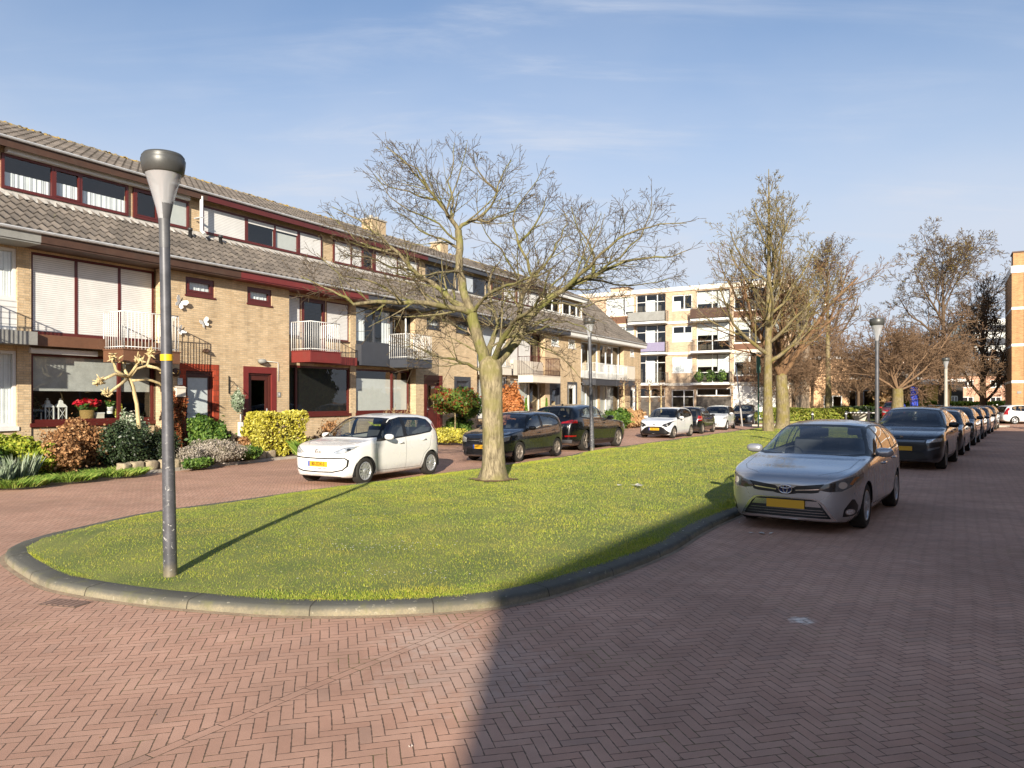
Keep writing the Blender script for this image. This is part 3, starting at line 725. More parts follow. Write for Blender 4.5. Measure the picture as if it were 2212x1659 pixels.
        mb = MB(); mb.box(hx0, hx1, 1.12, 1.15, 8.20, 8.42); mb.box(hx0, hx1, 1.15, 1.6, 8.30, 8.33); mb.build('dormer_fascia', dm['fas'], dw)
        mb = MB(); mb.lathe([(.05, hx0), (.05, hx1)], 8, (0, 1.08, 8.44), 'x', a0=R(180), a1=R(360)); mb.lathe([(.045, hx0), (.045, hx1)], 8, (0, 1.08, 8.442), 'x', a0=R(180), a1=R(360)); mb.box(hx0, hx1, 1.026, 1.034, 8.43, 8.455); mb.build('dormer_gutter', M_zinc, dw)
        tiled('upper_roof', hx0, hx1, (1.15, 8.44), (4.3, 9.80), rf, gidx=idx+9)
    zr = 9.80 if dm is not None else 9.55
    mb = MB(); k = int((hx1-hx0)/.36); wd = (hx1-hx0)/k
    for i in range(k):
        xa = hx0+i*wd; pr_ = [(.13, xa), (.115, xa+wd*.9), (.145, xa+wd*.92), (.145, xa+wd)]
        mb.lathe(pr_, 8, (0, 4.3, zr-.03+random.uniform(-.008, .008)), 'x', a0=0, a1=math.pi)
        for q in range(2 if i < 99 else 0):
            cx_, cr2 = xa+random.random()*wd, random.uniform(.03, .06); cy_ = 4.3-random.random()*.12
            mb.lathe([(0, cr2*.55), (cr2*.6, cr2*.45), (cr2, 0)], 6, (cx_, cy_, zr+.06), 'z')
    mb.build('ridge', M_ridge, rf)
    mb = MB(); mb.add([(hx0, 4.3, zr-.02), (hx1, 4.3, zr-.02), (hx1, 9.3, 6.0), (hx0, 9.3, 6.0)], [(0, 1, 2, 3)]); mb.build('back_roof', M_tile, rf)
    if S.get('chimney'):
        a, b, zt = S['chimney']; mb = MB(); mb.box(a, b, 3.95, 4.6, 9.2, zt); mb.box(a-.05, b+.05, 3.9, 4.65, zt, zt+.07, 1)
        for q in (a+.3, b-.3): mb.lathe([(.1, zt+.07), (.1, zt+.25), (.07, zt+.25)], 8, (q, 4.27, 0), 'z', 1)
        mb.build('chimney', [M_brick, M_conc], rf)
    for (x, y, zz_) in S.get('vents', ()):
        mb = MB(); mb.lathe([(.055, zz_-.3), (.055, zz_+.12), (.075, zz_+.12), (.075, zz_+.2), (0, zz_+.22)], 10, (x, y, 0)); mb.build('vent_pipe', M_metal_dk, rf)
    return e
C1, C2, C3, C4, C0 = 26.86, 38.66, 50.46, 62.26, 15.06
mb0 = None
HS = []
# house at the left edge
HS.append(house(0, C0, 'B', dict(label='house cut by the left edge with white boards under its upper window', frame=M_white, gframe=M_white, gutter=M_greyfas,
    door=(M_anth, M_white), fboard=(3.46, 4.25, M_board), ff=(4.25, 5.5), gf=(1.15, 3.0), fsplit=(4.2,), fcur=[('net', 0, 1, 0, 1)], gsplit=(4.1,), gcur=[('net', .0, .55, 0, 1), ('net', .8, 1, 0, 1)],
    band=(2.3, 5.95, 3.14, 3.46, M_greyfas, -.2), balc=(2.5, 4.4, 3.02, 3.44, M_greyfas, M_white),
    dormer=dict(x=(.1, 5.7), frame=M_redpaint, fas=M_browndark, box=True, win=[(.2, 5.75, None, (2, 4), ['g', 'g', 'g'])]))))
HS.append(house(1, C1, 'A', dict(label='house with brown balcony, closed white upper shutters and potted red flowers in its window', frame=M_redpaint, gutter=M_browndark,
    awn=(-5.8, -4.1), door=(M_orange, M_doorbrown, dict(style='frost', glz=(.3, .94), gx=(.08, .92))), ff=(3.45, 5.5), gf=(1.22, 2.98), fsplit=(-4.6, -3.42), ffill=['sw', 'sw', 'sw'],
    gsplit=(-3.42,), gcur=[('blindg', .03, .97, .46, 1)],
    band=(-5.78, -2.42, 3.14, 3.42, M_brown), balc=(-4.12, -2.46, 2.80, 3.14, M_brown, M_white),
    vents=[(-.62, 1.15, 7.0)],
    dormer=dict(x=(-5.8, -.5), frame=M_redpaint, fas=M_browndark, box=True, win=[(-5.86, -2.46, None, (-4.6, -3.85), ['g', 'o', 'g'], [('net', 0, .36, 0, .5), ('net', .36, .6, 0, .55), ('net', .6, 1, 0, .5)]),
        (-2.30, -.42, None, (-1.5,), ['o', 'g'], [('blind', .45, 1, 0, 1)])]))))
HS.append(house(2, C1, 'B', dict(label='house with red balcony, red door surround and large dark ground-floor window', frame=M_redpaint, gutter=M_redbright, gframe=M_redpaint,
    door=(M_redbright, M_doorbrown, dict(glz=(.42, .93), gx=(.16, .84), style='r')), ffmode='split', split=(3.28, 4.46, [(2.40, 3.26), (4.50, 5.70)]), shz=4.02, ff=(3.25, 5.45), gf=(1.3, 3.02),
    gsplit=(3.05,), gcur=[('ven', .02, .98, .02, .99)], balc=(2.45, 3.92, 3.08, 3.48, M_redbright, M_white), band=(3.93, 5.74, 3.10, 3.40, M_redbright, -.03),
    dormer=dict(x=(.1, 5.6), frame=M_redpaint, fas=M_redpaint, win=[(.05, 1.82, None, (), ['sw']), (1.82, 4.22, None, (3.08,), ['osw.18', 'osw.2'][:0] or ['sw.18', 'sw.2'], [('blind', .5, 1, 0, .7)]), (4.22, 5.42, None, (), ['sw'])]),
    vents=[(.55, 1.2, 7.0)])))
HS.append(house(3, C2, 'A', dict(label='house with dark grey panel and balcony and a frosted lower window pane', frame=M_anth, gframe=M_redpaint, gutter=M_anth, smframe=M_anth,
    door=(M_redpaint, M_redpaint, dict(glz=(.5, .92))), ff=(4.03, 5.45), gf=(1.3, 3.02), fboard=(3.5, 4.03, M_anth), fsplit=(-4.6, -3.5), fcur=[('net', 0, .2, 0, 1), ('net', .5, .7, 0, 1)],
    gsplit=(-3.5,), gcur=[('blind', .02, .98, .03, .78)], band=(-5.78, -2.42, 3.14, 3.95, M_anth, .0), balc=(-4.15, -2.48, 3.10, 3.46, M_anth, M_white), chimney=(-.6, .4, 10.35),
    dormer=dict(x=(-5.8, 0), frame=M_redpaint, fas=M_redpaint, win=[(-5.75, -3.3, None, (-4.75, -4.1), ['sw', 'sw', 'o']), (-3.3, -.3, None, (-1.8,), ['sw', 'sw'])]))))
HS.append(house(4, C2, 'B', dict(label='house behind the big tree with grey door surround and pale blue shutters', frame=M_white, gutter=M_anth, smframe=M_anth,
    door=(M_anth, M_anth, dict(style='r')), ff=(3.45, 5.5), gf=(1.0, 3.0), fsplit=(3.5, 4.6), ffill=['sg', 'sg', 'sw'], gsplit=(3.6,), gcur=[('blind', 0, 1, 0, .9)],
    band=(2.4, 5.74, 3.14, 3.42, M_anth), balc=(2.45, 4.1, 3.02, 3.4, M_cream, M_white), chimney=(4.9, 5.6, 10.25),
    dormer=dict(x=(0, 5.9), frame=M_anth, fas=M_anth, win=[(.3, 2.9, None, (1.5,), ['g', 'g']), (3.1, 5.7, None, (4.3,), ['sg', 'g'])]))))
HS.append(house(5, C3, 'A', dict(label='house with long cream balcony, dark front door and two narrow conifers by its window', frame=M_doorbrown, gframe=M_cream, gutter=M_anth, smframe=M_white,
    door=(M_anth, M_anth, {}), ff=(3.5, 5.45), gf=(.7, 2.95), fsplit=(-4.8, -3.4), ffill=['sw', 'sw', 'g'], gsplit=(-3.6,), gcur=[('blind', .0, .6, 0, 1)],
    band=(-5.78, -2.42, 3.1, 3.9, M_cream, .1), balc=(-5.5, -2.3, 2.72, 3.1, M_cream, M_doorbrown), chimney=(.0, .0, 9.3) and None,
    dormer=dict(x=(-5.8, 0), frame=M_doorbrown, fas=M_browndark, box=True, win=[(-5.7, -3.2, None, (-4.5,), ['g', 'sw']), (-3.0, -.3, None, (-1.7,), ['sw', 'sw'])]))))
HS.append(house(6, C3, 'B', dict(label='house with narrow white-framed door and white upper windows near the row\'s end', frame=M_white, gutter=M_white, smframe=M_white,
    door=(M_anth, M_white, dict(glz=(.15, .92), sw=.12)), ff=(3.6, 5.5), gf=(.8, 2.95), fsplit=(3.3, 4.4), gsplit=(4.0,), gcur=[('blind', 0, 1, .0, .9)], gbars=(),
    band=(2.4, 5.9, 3.2, 3.62, M_white, -.02), balc=(2.5, 5.88, 2.72, 3.1, M_anth, M_white),
    dormer=dict(x=(0, 5.9), frame=M_white, fas=M_white, win=[(.3, 2.5, None, (1.4,), ['g', 'g']), (2.8, 5.7, None, (3.9, 4.9), ['g', 'g', 'g'])]))))
HS.append(house(7, C4, 'A', dict(label='end house of the row with plain tiled roof slope and white window bay', frame=M_white, gutter=M_white, smframe=M_white, ext=1.04, doorx=(-1.15, .1), smx=(-1.1, -.25),
    bay=(-5.74, -2.3), door=(M_anth, M_white, dict(glz=(.15, .92), sw=.12)), ff=(3.6, 5.5), gf=(.8, 2.95), fsplit=(-4.6, -3.5), gsplit=(-4.6,), gcur=[('blind', 0, .6, .0, .9)],
    band=(-5.9, -2.3, 3.2, 3.62, M_white, -.02), balc=(-5.88, -2.5, 2.72, 3.1, M_anth, M_white, [(-4.0, -2.6)]), dormer=None)))
# ------------------------------------------------------------ cars
def interp(P, x, smooth=True):
    if x <= P[0][0]: return P[0][1]
    if x >= P[-1][0]: return P[-1][1]
    for i in range(len(P)-1):
        if P[i][0] <= x <= P[i+1][0]:
            h = P[i+1][0]-P[i][0]; t = (x-P[i][0])/h; y0, y1 = P[i][1], P[i+1][1]
            if not smooth: return y0+(y1-y0)*t
            def sl(j):
                if j <= 0 or j >= len(P)-1: 
                    k = 0 if j <= 0 else len(P)-2
                    return (P[k+1][1]-P[k][1])/(P[k+1][0]-P[k][0])
                a = (P[j][1]-P[j-1][1])/(P[j][0]-P[j-1][0]); b = (P[j+1][1]-P[j][1])/(P[j+1][0]-P[j][0])
                return 0 if a*b <= 0 else 2*a*b/(a+b)
            m0, m1 = sl(i)*h, sl(i+1)*h; t2, t3 = t*t, t*t*t
            return (2*t3-3*t2+1)*y0+(t3-2*t2+t)*m0+(-2*t3+3*t2)*y1+(t3-t2)*m1
def paint(name, col, metal=0.0, rough=.22, coat=1.0):
    m, t, p = newmat(name); c = lin(col)
    tcn = t.n('ShaderNodeTexCoord'); ob = tcn.outputs['Object']
    sp = t.n('ShaderNodeSeparateXYZ'); t.l(ob, sp.inputs[0])
    d = t.m('MULTIPLY', t.rng(sp.outputs[2], .5, .15, 0, 1), t.rng(t.noise(ob, 5, 6, .7), .35, .7, .1, .4))
    cc = t.mixc(d, c, (.16, .14, .12)); t.l(cc, p.inputs['Base Color'])
    p.inputs['Metallic'].default_value = metal
    t.l(t.rng(t.noise(ob, 2, 3, .5), .3, .8, rough, rough+.08), p.inputs['Roughness'])
    p.inputs['Coat Weight'].default_value = coat; p.inputs['Coat Roughness'].default_value = .03
    return m
M_cglass = glass_mat('car_glass', (.74, .79, .78), 1.0, .01, f0=.09)
M_cglassd = glass_mat('car_privacy_glass', (.3, .32, .32), 1.0, .01)
M_tyre = pm('tyre_rubber', '26241f', .85, var=.25, scale=9, bump=.3, bs=60, dirt=.2)
M_rim = pm('alloy_rim', 'c0c2c3', .32, .6, var=.12, scale=12, dirt=.25)
M_rimd = pm('dusty_grey_rim', '8a8177', .5, .4, var=.2, scale=12, dirt=.3)
M_chrome = pm('chrome_trim', 'd5d6d8', .14, 1.0, var=.03)
M_trim = pm('black_car_trim', '121214', .38, var=.1)
M_seam = pm('panel_gap', '0a0a0a', .8)
M_under = pm('car_underside', '101010', .9)
M_lamp = pm('headlight_glass', 'b4b8ba', .08, .5, var=.25, scale=14, coat=1)
M_lampm = pm('headlight_lens', '63686c', .07, .3, var=.3, scale=12, coat=1)
M_navyem = pm('emblem_field', '1c2a55', .3)
M_lampd = pm('headlight_housing', '3d3f42', .12, .5, var=.4, scale=16, coat=1)
M_lampw = pm('headlight_reflector', 'e9ecee', .1, .7, var=.05, coat=1)
M_amber = pm('indicator_lens', 'a8683a', .2, var=.2, coat=1)
M_tail = pm('tail_light_red', '8c0f10', .12, var=.25, scale=20, coat=1)
M_plate = pm('yellow_number_plate', 'cf9c1c', .45, var=.03)
M_platet = pm('plate_lettering', '15130f', .5)
M_plateb = pm('plate_blue_band', '2d4fa0', .45)
M_int = pm('car_interior', '2c2c2e', .85, var=.15)
M_seat = pm('grey_seat_fabric', '38393d', .9, var=.15)
def in_poly(p, x, y):
    c = False; n = len(p); j = n-1
    for i in range(n):
        if (p[i][1] > y) != (p[j][1] > y) and x < (p[j][0]-p[i][0])*(y-p[i][1])/(p[j][1]-p[i][1])+p[i][0]: c = not c
        j = i
    return c
def stencil(bm, lay, poly, ax, reg, filt):
    A, B = {'y': (0, 2), 'x': (1, 2), 'z': (0, 1)}[ax]
    xs = [p[0] for p in poly]; ys = [p[1] for p in poly]; b0, b1, b2, b3 = min(xs), max(xs), min(ys), max(ys)
    def keep(fs):
        out = []
        for f in fs:
            us = [v.co[A] for v in f.verts]
            if max(us) < b0 or min(us) > b1: continue
            vs = [v.co[B] for v in f.verts]
            if max(vs) < b2 or min(vs) > b3: continue
            out.append(f)
        return out
    cur = [f for f in keep(bm.faces) if filt(f.calc_center_median_weighted(), f.normal, f[lay])]
    n = len(poly)
    for i in range(n):
        if not cur: return
        a, b = poly[i], poly[(i+1) % n]
        nx, ny = (b[1]-a[1]), -(b[0]-a[0]); co = [0, 0, 0]; no = [0, 0, 0]; co[A], co[B] = a; no[A], no[B] = nx, ny
        geom = list({e for f in cur for e in f.edges})+list({v for f in cur for v in f.verts})+cur
        r = bmesh.ops.bisect_plane(bm, geom=geom, plane_co=co, plane_no=no, dist=1e-5)
        cur = keep({g_ for g_ in r['geom'] if isinstance(g_, bmesh.types.BMFace)})
    for f in cur:
        c = f.calc_center_median_weighted()
        if in_poly(poly, c[A], c[B]): f[lay] = reg
def strip(pts, w):
    """thin polygon following a polyline"""
    L = []; Rr = []
    for i, p in enumerate(pts):
        a = Vector(pts[max(i-1, 0)]); b = Vector(pts[min(i+1, len(pts)-1)]); d = (b-a).normalized(); nrm = Vector((-d.y, d.x))*w/2
        L.append((p[0]+nrm.x, p[1]+nrm.y)); Rr.append((p[0]-nrm.x, p[1]-nrm.y))
    return L+Rr[::-1]
def strips(pts, w):
    out = []
    for a, b in zip(pts, pts[1:]):
        d = math.hypot(b[0]-a[0], b[1]-a[1]) or 1; e_ = w*.3/d
        out.append(strip([(a[0]-(b[0]-a[0])*e_, a[1]-(b[1]-a[1])*e_), (b[0]+(b[0]-a[0])*e_, b[1]+(b[1]-a[1])*e_)], w))
    return out
def circ(cx, cy, r, n=16, a0=0, ry=None): return [(cx+r*math.cos(a0+2*math.pi*i/n), cy+(ry or r)*math.sin(a0+2*math.pi*i/n)) for i in range(n)]
REGM = {}
def wheel_mesh(r, wd, style, rimm):
    """wheel standing in the xz plane, outer face towards -y"""
    t = MB(); hr = r*.66 if style != 'big' else r*.72; w2 = wd/2
    t.lathe([(hr, -w2+.01), (hr+.02, -w2), (r-.035, -w2-.004), (r-.012, -w2+.012), (r, -w2+.04), (r, w2-.04), (r-.012, w2-.012), (r-.035, w2), (hr, w2-.01)], 36, (0, 0, 0), 'y')
    m = MB(); m.lathe([(hr+.004, -w2+.004), (hr-.006, -w2-.003), (hr-.02, -w2+.006), (hr-.028, -w2+.045), (hr-.03, w2-.02)], 36, (0, 0, 0), 'y')
    m.lathe([(0, -w2+.075), (hr-.03, -w2+.085)], 24, (0, 0, 0), 'y', 1)
    ns = {'five': 5, 'ten': 10, 'cap': 12, 'big': 5, 'twin': 5, 'seven': 7}[style]
    hub = .055; m.lathe([(0, -w2+.004), (hub*.7, -w2+.004), (hub, -w2+.012), (hub+.008, -w2+.04)], 16, (0, 0, 0), 'y')
    y0, y1 = -w2+.010, -w2+.05
    for k in range(ns):
        a = 2*math.pi*k/ns+.3
        offs = (0,) if style != 'twin' and style != 'big' else (-.16, .16)
        for of in offs:
            ca, sa = math.cos(a+of), math.sin(a+of); ci, si = math.cos(a+of*.3), math.sin(a+of*.3)
            wi = {'five': .030, 'ten': .014, 'cap': .017, 'big': .016, 'twin': .015, 'seven': .022}[style]; wo = wi*(1.25 if style in ('cap', 'five', 'seven') else .9)
            P = []
            for (c_, s_, rr, ww, yy) in ((ci, si, hub*.8, wi, y0+.004), (ca, sa, hr-.018, wo, y0)):
                P += [(c_*rr-s_*ww, yy, s_*rr+c_*ww), (c_*rr+s_*ww, yy, s_*rr-c_*ww)]
            Q = [(p[0], p[1]+.03, p[2]) for p in P]
            m.add(P+Q, [(0, 1, 3, 2), (0, 2, 6, 4), (1, 5, 7, 3)])
    return t, m
def car(S):
    L, H, W = S['L'], S['H'], S['W']/2; top, bot, belt, wid = S['top'], S['bot'], S['belt'], S['wid']; rw = S['rw']
    ft, fb, fbe, fw_, frw = (lambda x: interp(top, x)), (lambda x: interp(bot, x)), (lambda x: interp(belt, x)), (lambda x: interp(wid, x)*W), (lambda x: interp(rw, x)*W)
    xs = sorted(set([0, .006, .015, .03, .05, .08, .12, .17, .23]+[round(.23+i*(L-.46)/56, 4) for i in range(57)]+[L-.17, L-.12, L-.08, L-.05, L-.03, L-.015, L-.006, L]))
    bm = bmesh.new(); lay = bm.faces.layers.int.new('reg'); rings = []
    segs = [2, 2, 2, 3, 3, 2, 7, 3, 4]
    for x in xs:
        zb, zt, w_, b = fb(x), ft(x), fw_(x), fbe(x); b = min(b, zt-.012); g = zt-b; cr_ = min(.055, g*.45); r_ = min(frw(x), w_*.97)
        if g < .14: r_ = w_*(.86-.06*(g/.14)) if g < .07 else max(r_, w_*.8)+(w_*.80-max(r_, w_*.8))*(1-(g-.07)/.07)
        K = [(0, zb), (.7*w_, zb), (.90*w_, zb+.015), (.965*w_, zb+.10), (w_, zb+.42*(b-zb)), (.992*w_, zb+.85*(b-zb)), (.966*w_, b), (r_, zt-cr_), (.62*r_, zt-cr_*.28), (0, zt)]
        pts = []
        for i in range(9):
            p0 = K[max(i-1, 0)]; p1, p2 = K[i], K[i+1]; p3 = K[min(i+2, 9)]
            if i == 0: p0 = (-K[1][0], K[1][1])
            if i == 8: p3 = (-K[8][0], K[8][1])
            for q in range(segs[i]):
                t = q/segs[i]; tt = []
                for c in (0, 1):
                    # centripetal-ish: damp tangents at long/short joints
                    d12 = p2[c]-p1[c]; l12 = math.hypot(p2[0]-p1[0], p2[1]-p1[1])+1e-6
                    l01 = math.hypot(p1[0]-p0[0], p1[1]-p0[1])+1e-6; l23 = math.hypot(p3[0]-p2[0], p3[1]-p2[1])+1e-6
                    m1 = (p1[c]-p0[c])/l01*(l12/(l01+l12))+(p2[c]-p1[c])/l12*(l01/(l01+l12)); m2 = (p2[c]-p1[c])/l12*(l23/(l12+l23))+(p3[c]-p2[c])/l23*(l12/(l12+l23))
                    m1 *= l12; m2 *= l12
                    tt.append((2*t**3-3*t*t+1)*p1[c]+(t**3-2*t*t+t)*m1+(-2*t**3+3*t*t)*p2[c]+(t**3-t*t)*m2)
                pts.append((max(0, tt[0]), tt[1]))
        pts.append(K[9]); rings.append([(x, y, z) for y, z in pts])
    n = len(rings[0]); full = []
    for rg in rings:
        rt = [bm.verts.new(p) for p in rg]; lf = [rt[0]]+[bm.verts.new((p[0], -p[1], p[2])) for p in rg[1:-1]]+[rt[-1]]
        full.append((rt, lf))
    for (r0, l0), (r1, l1) in zip(full, full[1:]):
        for j in range(n-1):
            bm.faces.new((r0[j], r0[j+1], r1[j+1], r1[j])); bm.faces.new((l0[j], l1[j], l1[j+1], l0[j+1]))
    for k in (0, -1):
        rt, lf = full[k]; NC = 8; grid = []
        for j in range(n):
            if rt[j] is lf[j]: grid.append([rt[j]]*(NC+1)); continue
            grid.append([lf[j]]+[bm.verts.new(lf[j].co.lerp(rt[j].co, q/NC)) for q in range(1, NC)]+[rt[j]])
        for j in range(n-1):
            for q in range(NC):
                vv = [grid[j][q], grid[j][q+1], grid[j+1][q+1], grid[j+1][q]]; vv = [v for i, v in enumerate(vv) if v not in vv[:i]]
                if len(vv) >= 3: bm.faces.new(vv)
    bmesh.ops.recalc_face_normals(bm, faces=bm.faces)
    bm.normal_update()
    regs = {}; names = {}
    def rid(key):
        if key not in regs: regs[key] = len(regs)+1
        return regs[key]
    R_HOLE = rid('hole')
    tor = ft
    side = lambda c, nn_, r: abs(nn_.y) > .25 and r != R_HOLE
    for (poly, key) in S.get('side', ()):            # x,z drawings, both flanks
        f_ = {'door_front': side, 'door_rear': side}.get(key, side)
        stencil(bm, lay, poly, 'y', rid(key), f_)
    wr = S['wr']
    for wx in S['wx']:
        zc = wr-.01
        stencil(bm, lay, circ(wx, zc, wr+S.get('gap', .05), 26), 'y', R_HOLE, lambda c, nn_, r, W=W: abs(c.y) > .6*W)
        if S.get('clad'):
            pass
    fx = S.get('fx', .75)
    front = lambda c, nn_, r: c.x < fx and r != R_HOLE and (nn_.x < -.12)
    rear = lambda c, nn_, r: c.x > L-fx and r != R_HOLE and (nn_.x > .10)
    topf = lambda c, nn_, r: nn_.z > .15 and r != R_HOLE
    frontw = lambda c, nn_, r: c.x < fx and r != R_HOLE and (nn_.x < .02) and nn_.z > -.3
    for (poly, key) in S.get('front', ()):
        ff_ = frontw if key.startswith('headlight') else front
        stencil(bm, lay, poly, 'x', rid(key), ff_)
        if key[-1] != '|': stencil(bm, lay, [(-p[0], p[1]) for p in poly][::-1], 'x', rid(key), ff_)
    rearw = lambda c, nn_, r: c.x > L-.42 and r != R_HOLE and (nn_.x > .04)
    for (poly, key) in S.get('rear', ()):
        ff_ = rearw if key.startswith('tail') else rear
        stencil(bm, lay, poly, 'x', rid(key), ff_)
        if key[-1] != '|': stencil(bm, lay, [(-p[0], p[1]) for p in poly][::-1], 'x', rid(key), ff_)
    for (poly, key) in S.get('plan', ()):            # x,y drawings seen from above
        stencil(bm, lay, poly, 'z', rid(key), topf)
        if key[-1] != '|': stencil(bm, lay, [(p[0], -p[1]) for p in poly][::-1], 'z', rid(key), topf)
    # windscreen and rear window: front-view polygons limited to the glasshouse
    ws = S['ws']; xr = ws['x']; xw = xr
    gf = lambda c, nn_, r: xw[0] < c.x < xw[1] and nn_.x < -.12 and nn_.z > .1 and abs(nn_.y) < .8
    stencil(bm, lay, ws['trim'], 'x', rid('trim'), gf); stencil(bm, lay, ws['glass'], 'x', rid('windscreen'), gf)
    if 'rg' in S:
        rg_ = S['rg']; xg = rg_['x']; gr = lambda c, nn_, r: xg[0] < c.x < xg[1] and nn_.x > .1 and abs(nn_.y) < .8
        stencil(bm, lay, rg_['trim'], 'x', rid('trim'), gr); stencil(bm, lay, rg_['glass'], 'x', rid('rear_window'), gr)
    bmesh.ops.delete(bm, geom=[f for f in bm.faces if f[lay] == R_HOLE], context='FACES')
    bm.normal_update()
    # split by region
    P = S['paint']; byreg = {}
    inv = {v: k for k, v in regs.items()}
    for f in bm.faces: byreg.setdefault(inv.get(f[lay], 'body').strip('|'), []).append(f)
    e = empty(S['name'], (0, 0, 0), 0, S['label'], S.get('cat', 'car'), S.get('group'))
    info = {'windscreen': M_cglass, 'rear_window': S.get('rgm', M_cglassd), 'side_window': M_cglass, 'rear_side_window': S.get('rsm', M_cglass), 'grille': M_trim, 'air_intake': M_trim, 'headlight': S.get('hl', M_lamp),
            'tail_light': M_tail, 'fog_light': M_lampw, 'door_front': P, 'door_rear': P, 'body': P, 'bonnet': P}
    pnames = {'door_front': 'door', 'door_rear': 'door', 'rear_side_window': 'side_window'}
    slots = {'trim': M_trim, 'seam': M_seam, 'chrome': M_chrome, 'cladding': M_trim, 'under': M_under, 'silver': S.get('silver', M_chrome), 'lampd': M_lampd, 'lampw': M_lampw, 'amber': M_amber, 'tailred': M_tail, 'lower': S.get('lower', M_trim)}
    groups = {}
    for k, fs in byreg.items():
        if k in slots: groups.setdefault('body', []).append((slots[k], fs))
        elif ':' in k:   # detail drawn on a part, e.g. grille:chrome
            a, b = k.split(':'); groups.setdefault(a, []).append((slots[b], fs))
        else: groups.setdefault(k, []).append((info[k], fs))
    for gname, parts in groups.items():
        sides = [0]
        if gname in ('side_window', 'rear_side_window', 'headlight', 'tail_light', 'fog_light', 'door_front', 'door_rear'): sides = [-1, 1]
        for sd in sides:
            vs = {}; V = []; NR = []; F = []; MI = []; mats = []
            for mt, fs in parts:
                if mt not in mats: mats.append(mt)
                for f in fs:
                    cy = f.calc_center_median().y
                    if sd and cy*sd < 0: continue
                    idx = []
                    for v in f.verts:
                        if v.index not in vs or v not in vs:
                            pass
                        if v not in vs: vs[v] = len(V); V.append(tuple(v.co)); NR.append(tuple(v.normal))
                        idx.append(vs[v])
                    F.append(idx); MI.append(mats.index(mt))
            if not F: continue
            me = bpy.data.meshes.new(pnames.get(gname, gname)); me.from_pydata(V, [], F)
            for mt in mats: me.materials.append(mt)
            me.polygons.foreach_set('material_index', MI); me.polygons.foreach_set('use_smooth', [True]*len(F)); me.update()
            me.normals_split_custom_set_from_vertices(NR)
            o = bpy.data.objects.new(pnames.get(gname, gname), me); COL.objects.link(o); o.parent = e
            if gname in ('grille', 'air_intake'): o.location.x = .012
            if gname == 'door_front': S.setdefault('_d', {})[sd] = o
            if gname == 'door_rear': S.setdefault('_r', {})[sd] = o
    def surf_y(x, z):   # half width of the flank at x, z
        best = None
        zb, w_, b = fb(x), fw_(x), fbe(x)
        f = max(0, min(1, (z-zb)/(b-zb)))
        return w_*interp([(0, .90), (.1, .965), (.42, 1.0), (.85, .992), (1, .966)], f)
    bm.free()
    # wheels, arch liners, underside
    for wx in S['wx']:
        for sd in (-1, 1):
            tmb, rmb = wheel_mesh(wr, S.get('ww', .2), S['wheel'], S['rimm'])
            wy = fw_(wx)*.985-S.get('ww', .2)/2
            we = tmb.build('wheel', M_tyre, e, (wx, -wy if sd < 0 else wy, wr)); 
            we.rotation_euler = (0, random.uniform(0, 1), 0 if sd < 0 else math.pi)
            rmb.build('rim', [S['rimm'], M_under], we)
            mb = MB(); yo, yi = fw_(wx)-.02, fw_(wx)-.32; rr = wr+S.get('gap', .05)+.012
            mb.lathe([(rr, sd*yo), (rr, sd*yi)], 20, (wx, 0, wr-.01), 'y', a0=R(-12), a1=R(192)); mb.lathe([(rr, sd*yi), (0, sd*yi)], 20, (wx, 0, wr-.01), 'y', a0=R(-12), a1=R(192)); mb.build('wheel_arch', M_under, e)
    # interior
    zf = .34; cx0 = S['cab'][0]; cx1 = S['cab'][1]; zs = S.get('zs', .92)
    mb = MB(); wI = W*.86; mb.box(cx0-.1, cx1, -wI, wI, zf-.04, zf); mb.box(cx0-.55, cx0+.12, -wI, wI, zf, zs-.09); mb.box(cx0-.5, cx0+.02, -wI, wI, zs-.09, zs-.03)
    mb.box(cx1-.05, cx1, -wI, wI, zf, zs-.1); mb.box(cx0, cx1, wI-.05, wI, zf, zs-.13); mb.box(cx0, cx1, -wI, -wI+.05, zf, zs-.13); mb.box(max(.4, cx0-1), cx0-.5, -wI*.7, wI*.7, zf, zs-.35)
    mb.build('dashboard', M_int, e)
    for sy in (-.36, .36):
        sx = cx0+.75; mb = MB()
        mb.box(sx, sx+.5, sy-.24, sy+.24, zf+.12, zf+.26)
        mb.prism([(sx+.44, zf+.2), (sx+.58, zf+.2), (sx+.74, zf+.82), (sx+.66, zf+.84)], sy-.23, sy+.23)
        mb.prism([(sx+.66, zf+.88), (sx+.76, zf+.88), (sx+.80, zf+1.06), (sx+.72, zf+1.07)], sy-.12, sy+.12); mb.build('seat', M_seat, e, bevel=.03)
    sx = cx0+1.65; mb = MB(); mb.box(sx, sx+.45, -wI+.08, wI-.08, zf+.12, zf+.26); mb.prism([(sx+.4, zf+.2), (sx+.52, zf+.2), (sx+.66, zf+.78), (sx+.58, zf+.8)], -wI+.1, wI-.1)
    for sy in (-.36, .36): mb.prism([(sx+.58, zf+.8), (sx+.66, zf+.8), (sx+.69, zf+.96), (sx+.62, zf+.96)], sy-.12, sy+.12)
    mb.build('rear_bench', M_seat, e, bevel=.02)
    mb = MB(); a = R(62); mb.tube([(cx0+.33+.18*math.cos(q)*math.cos(a), .36*-S.get('whl', 1)+.18*math.sin(q), zs-.02+.18*math.cos(q)*math.sin(a)) for q in [2*math.pi*i/20 for i in range(21)]], .014, 6); mb.build('steering_wheel', M_int, e)
    # mirrors
    mxp, mz = S['mirror']
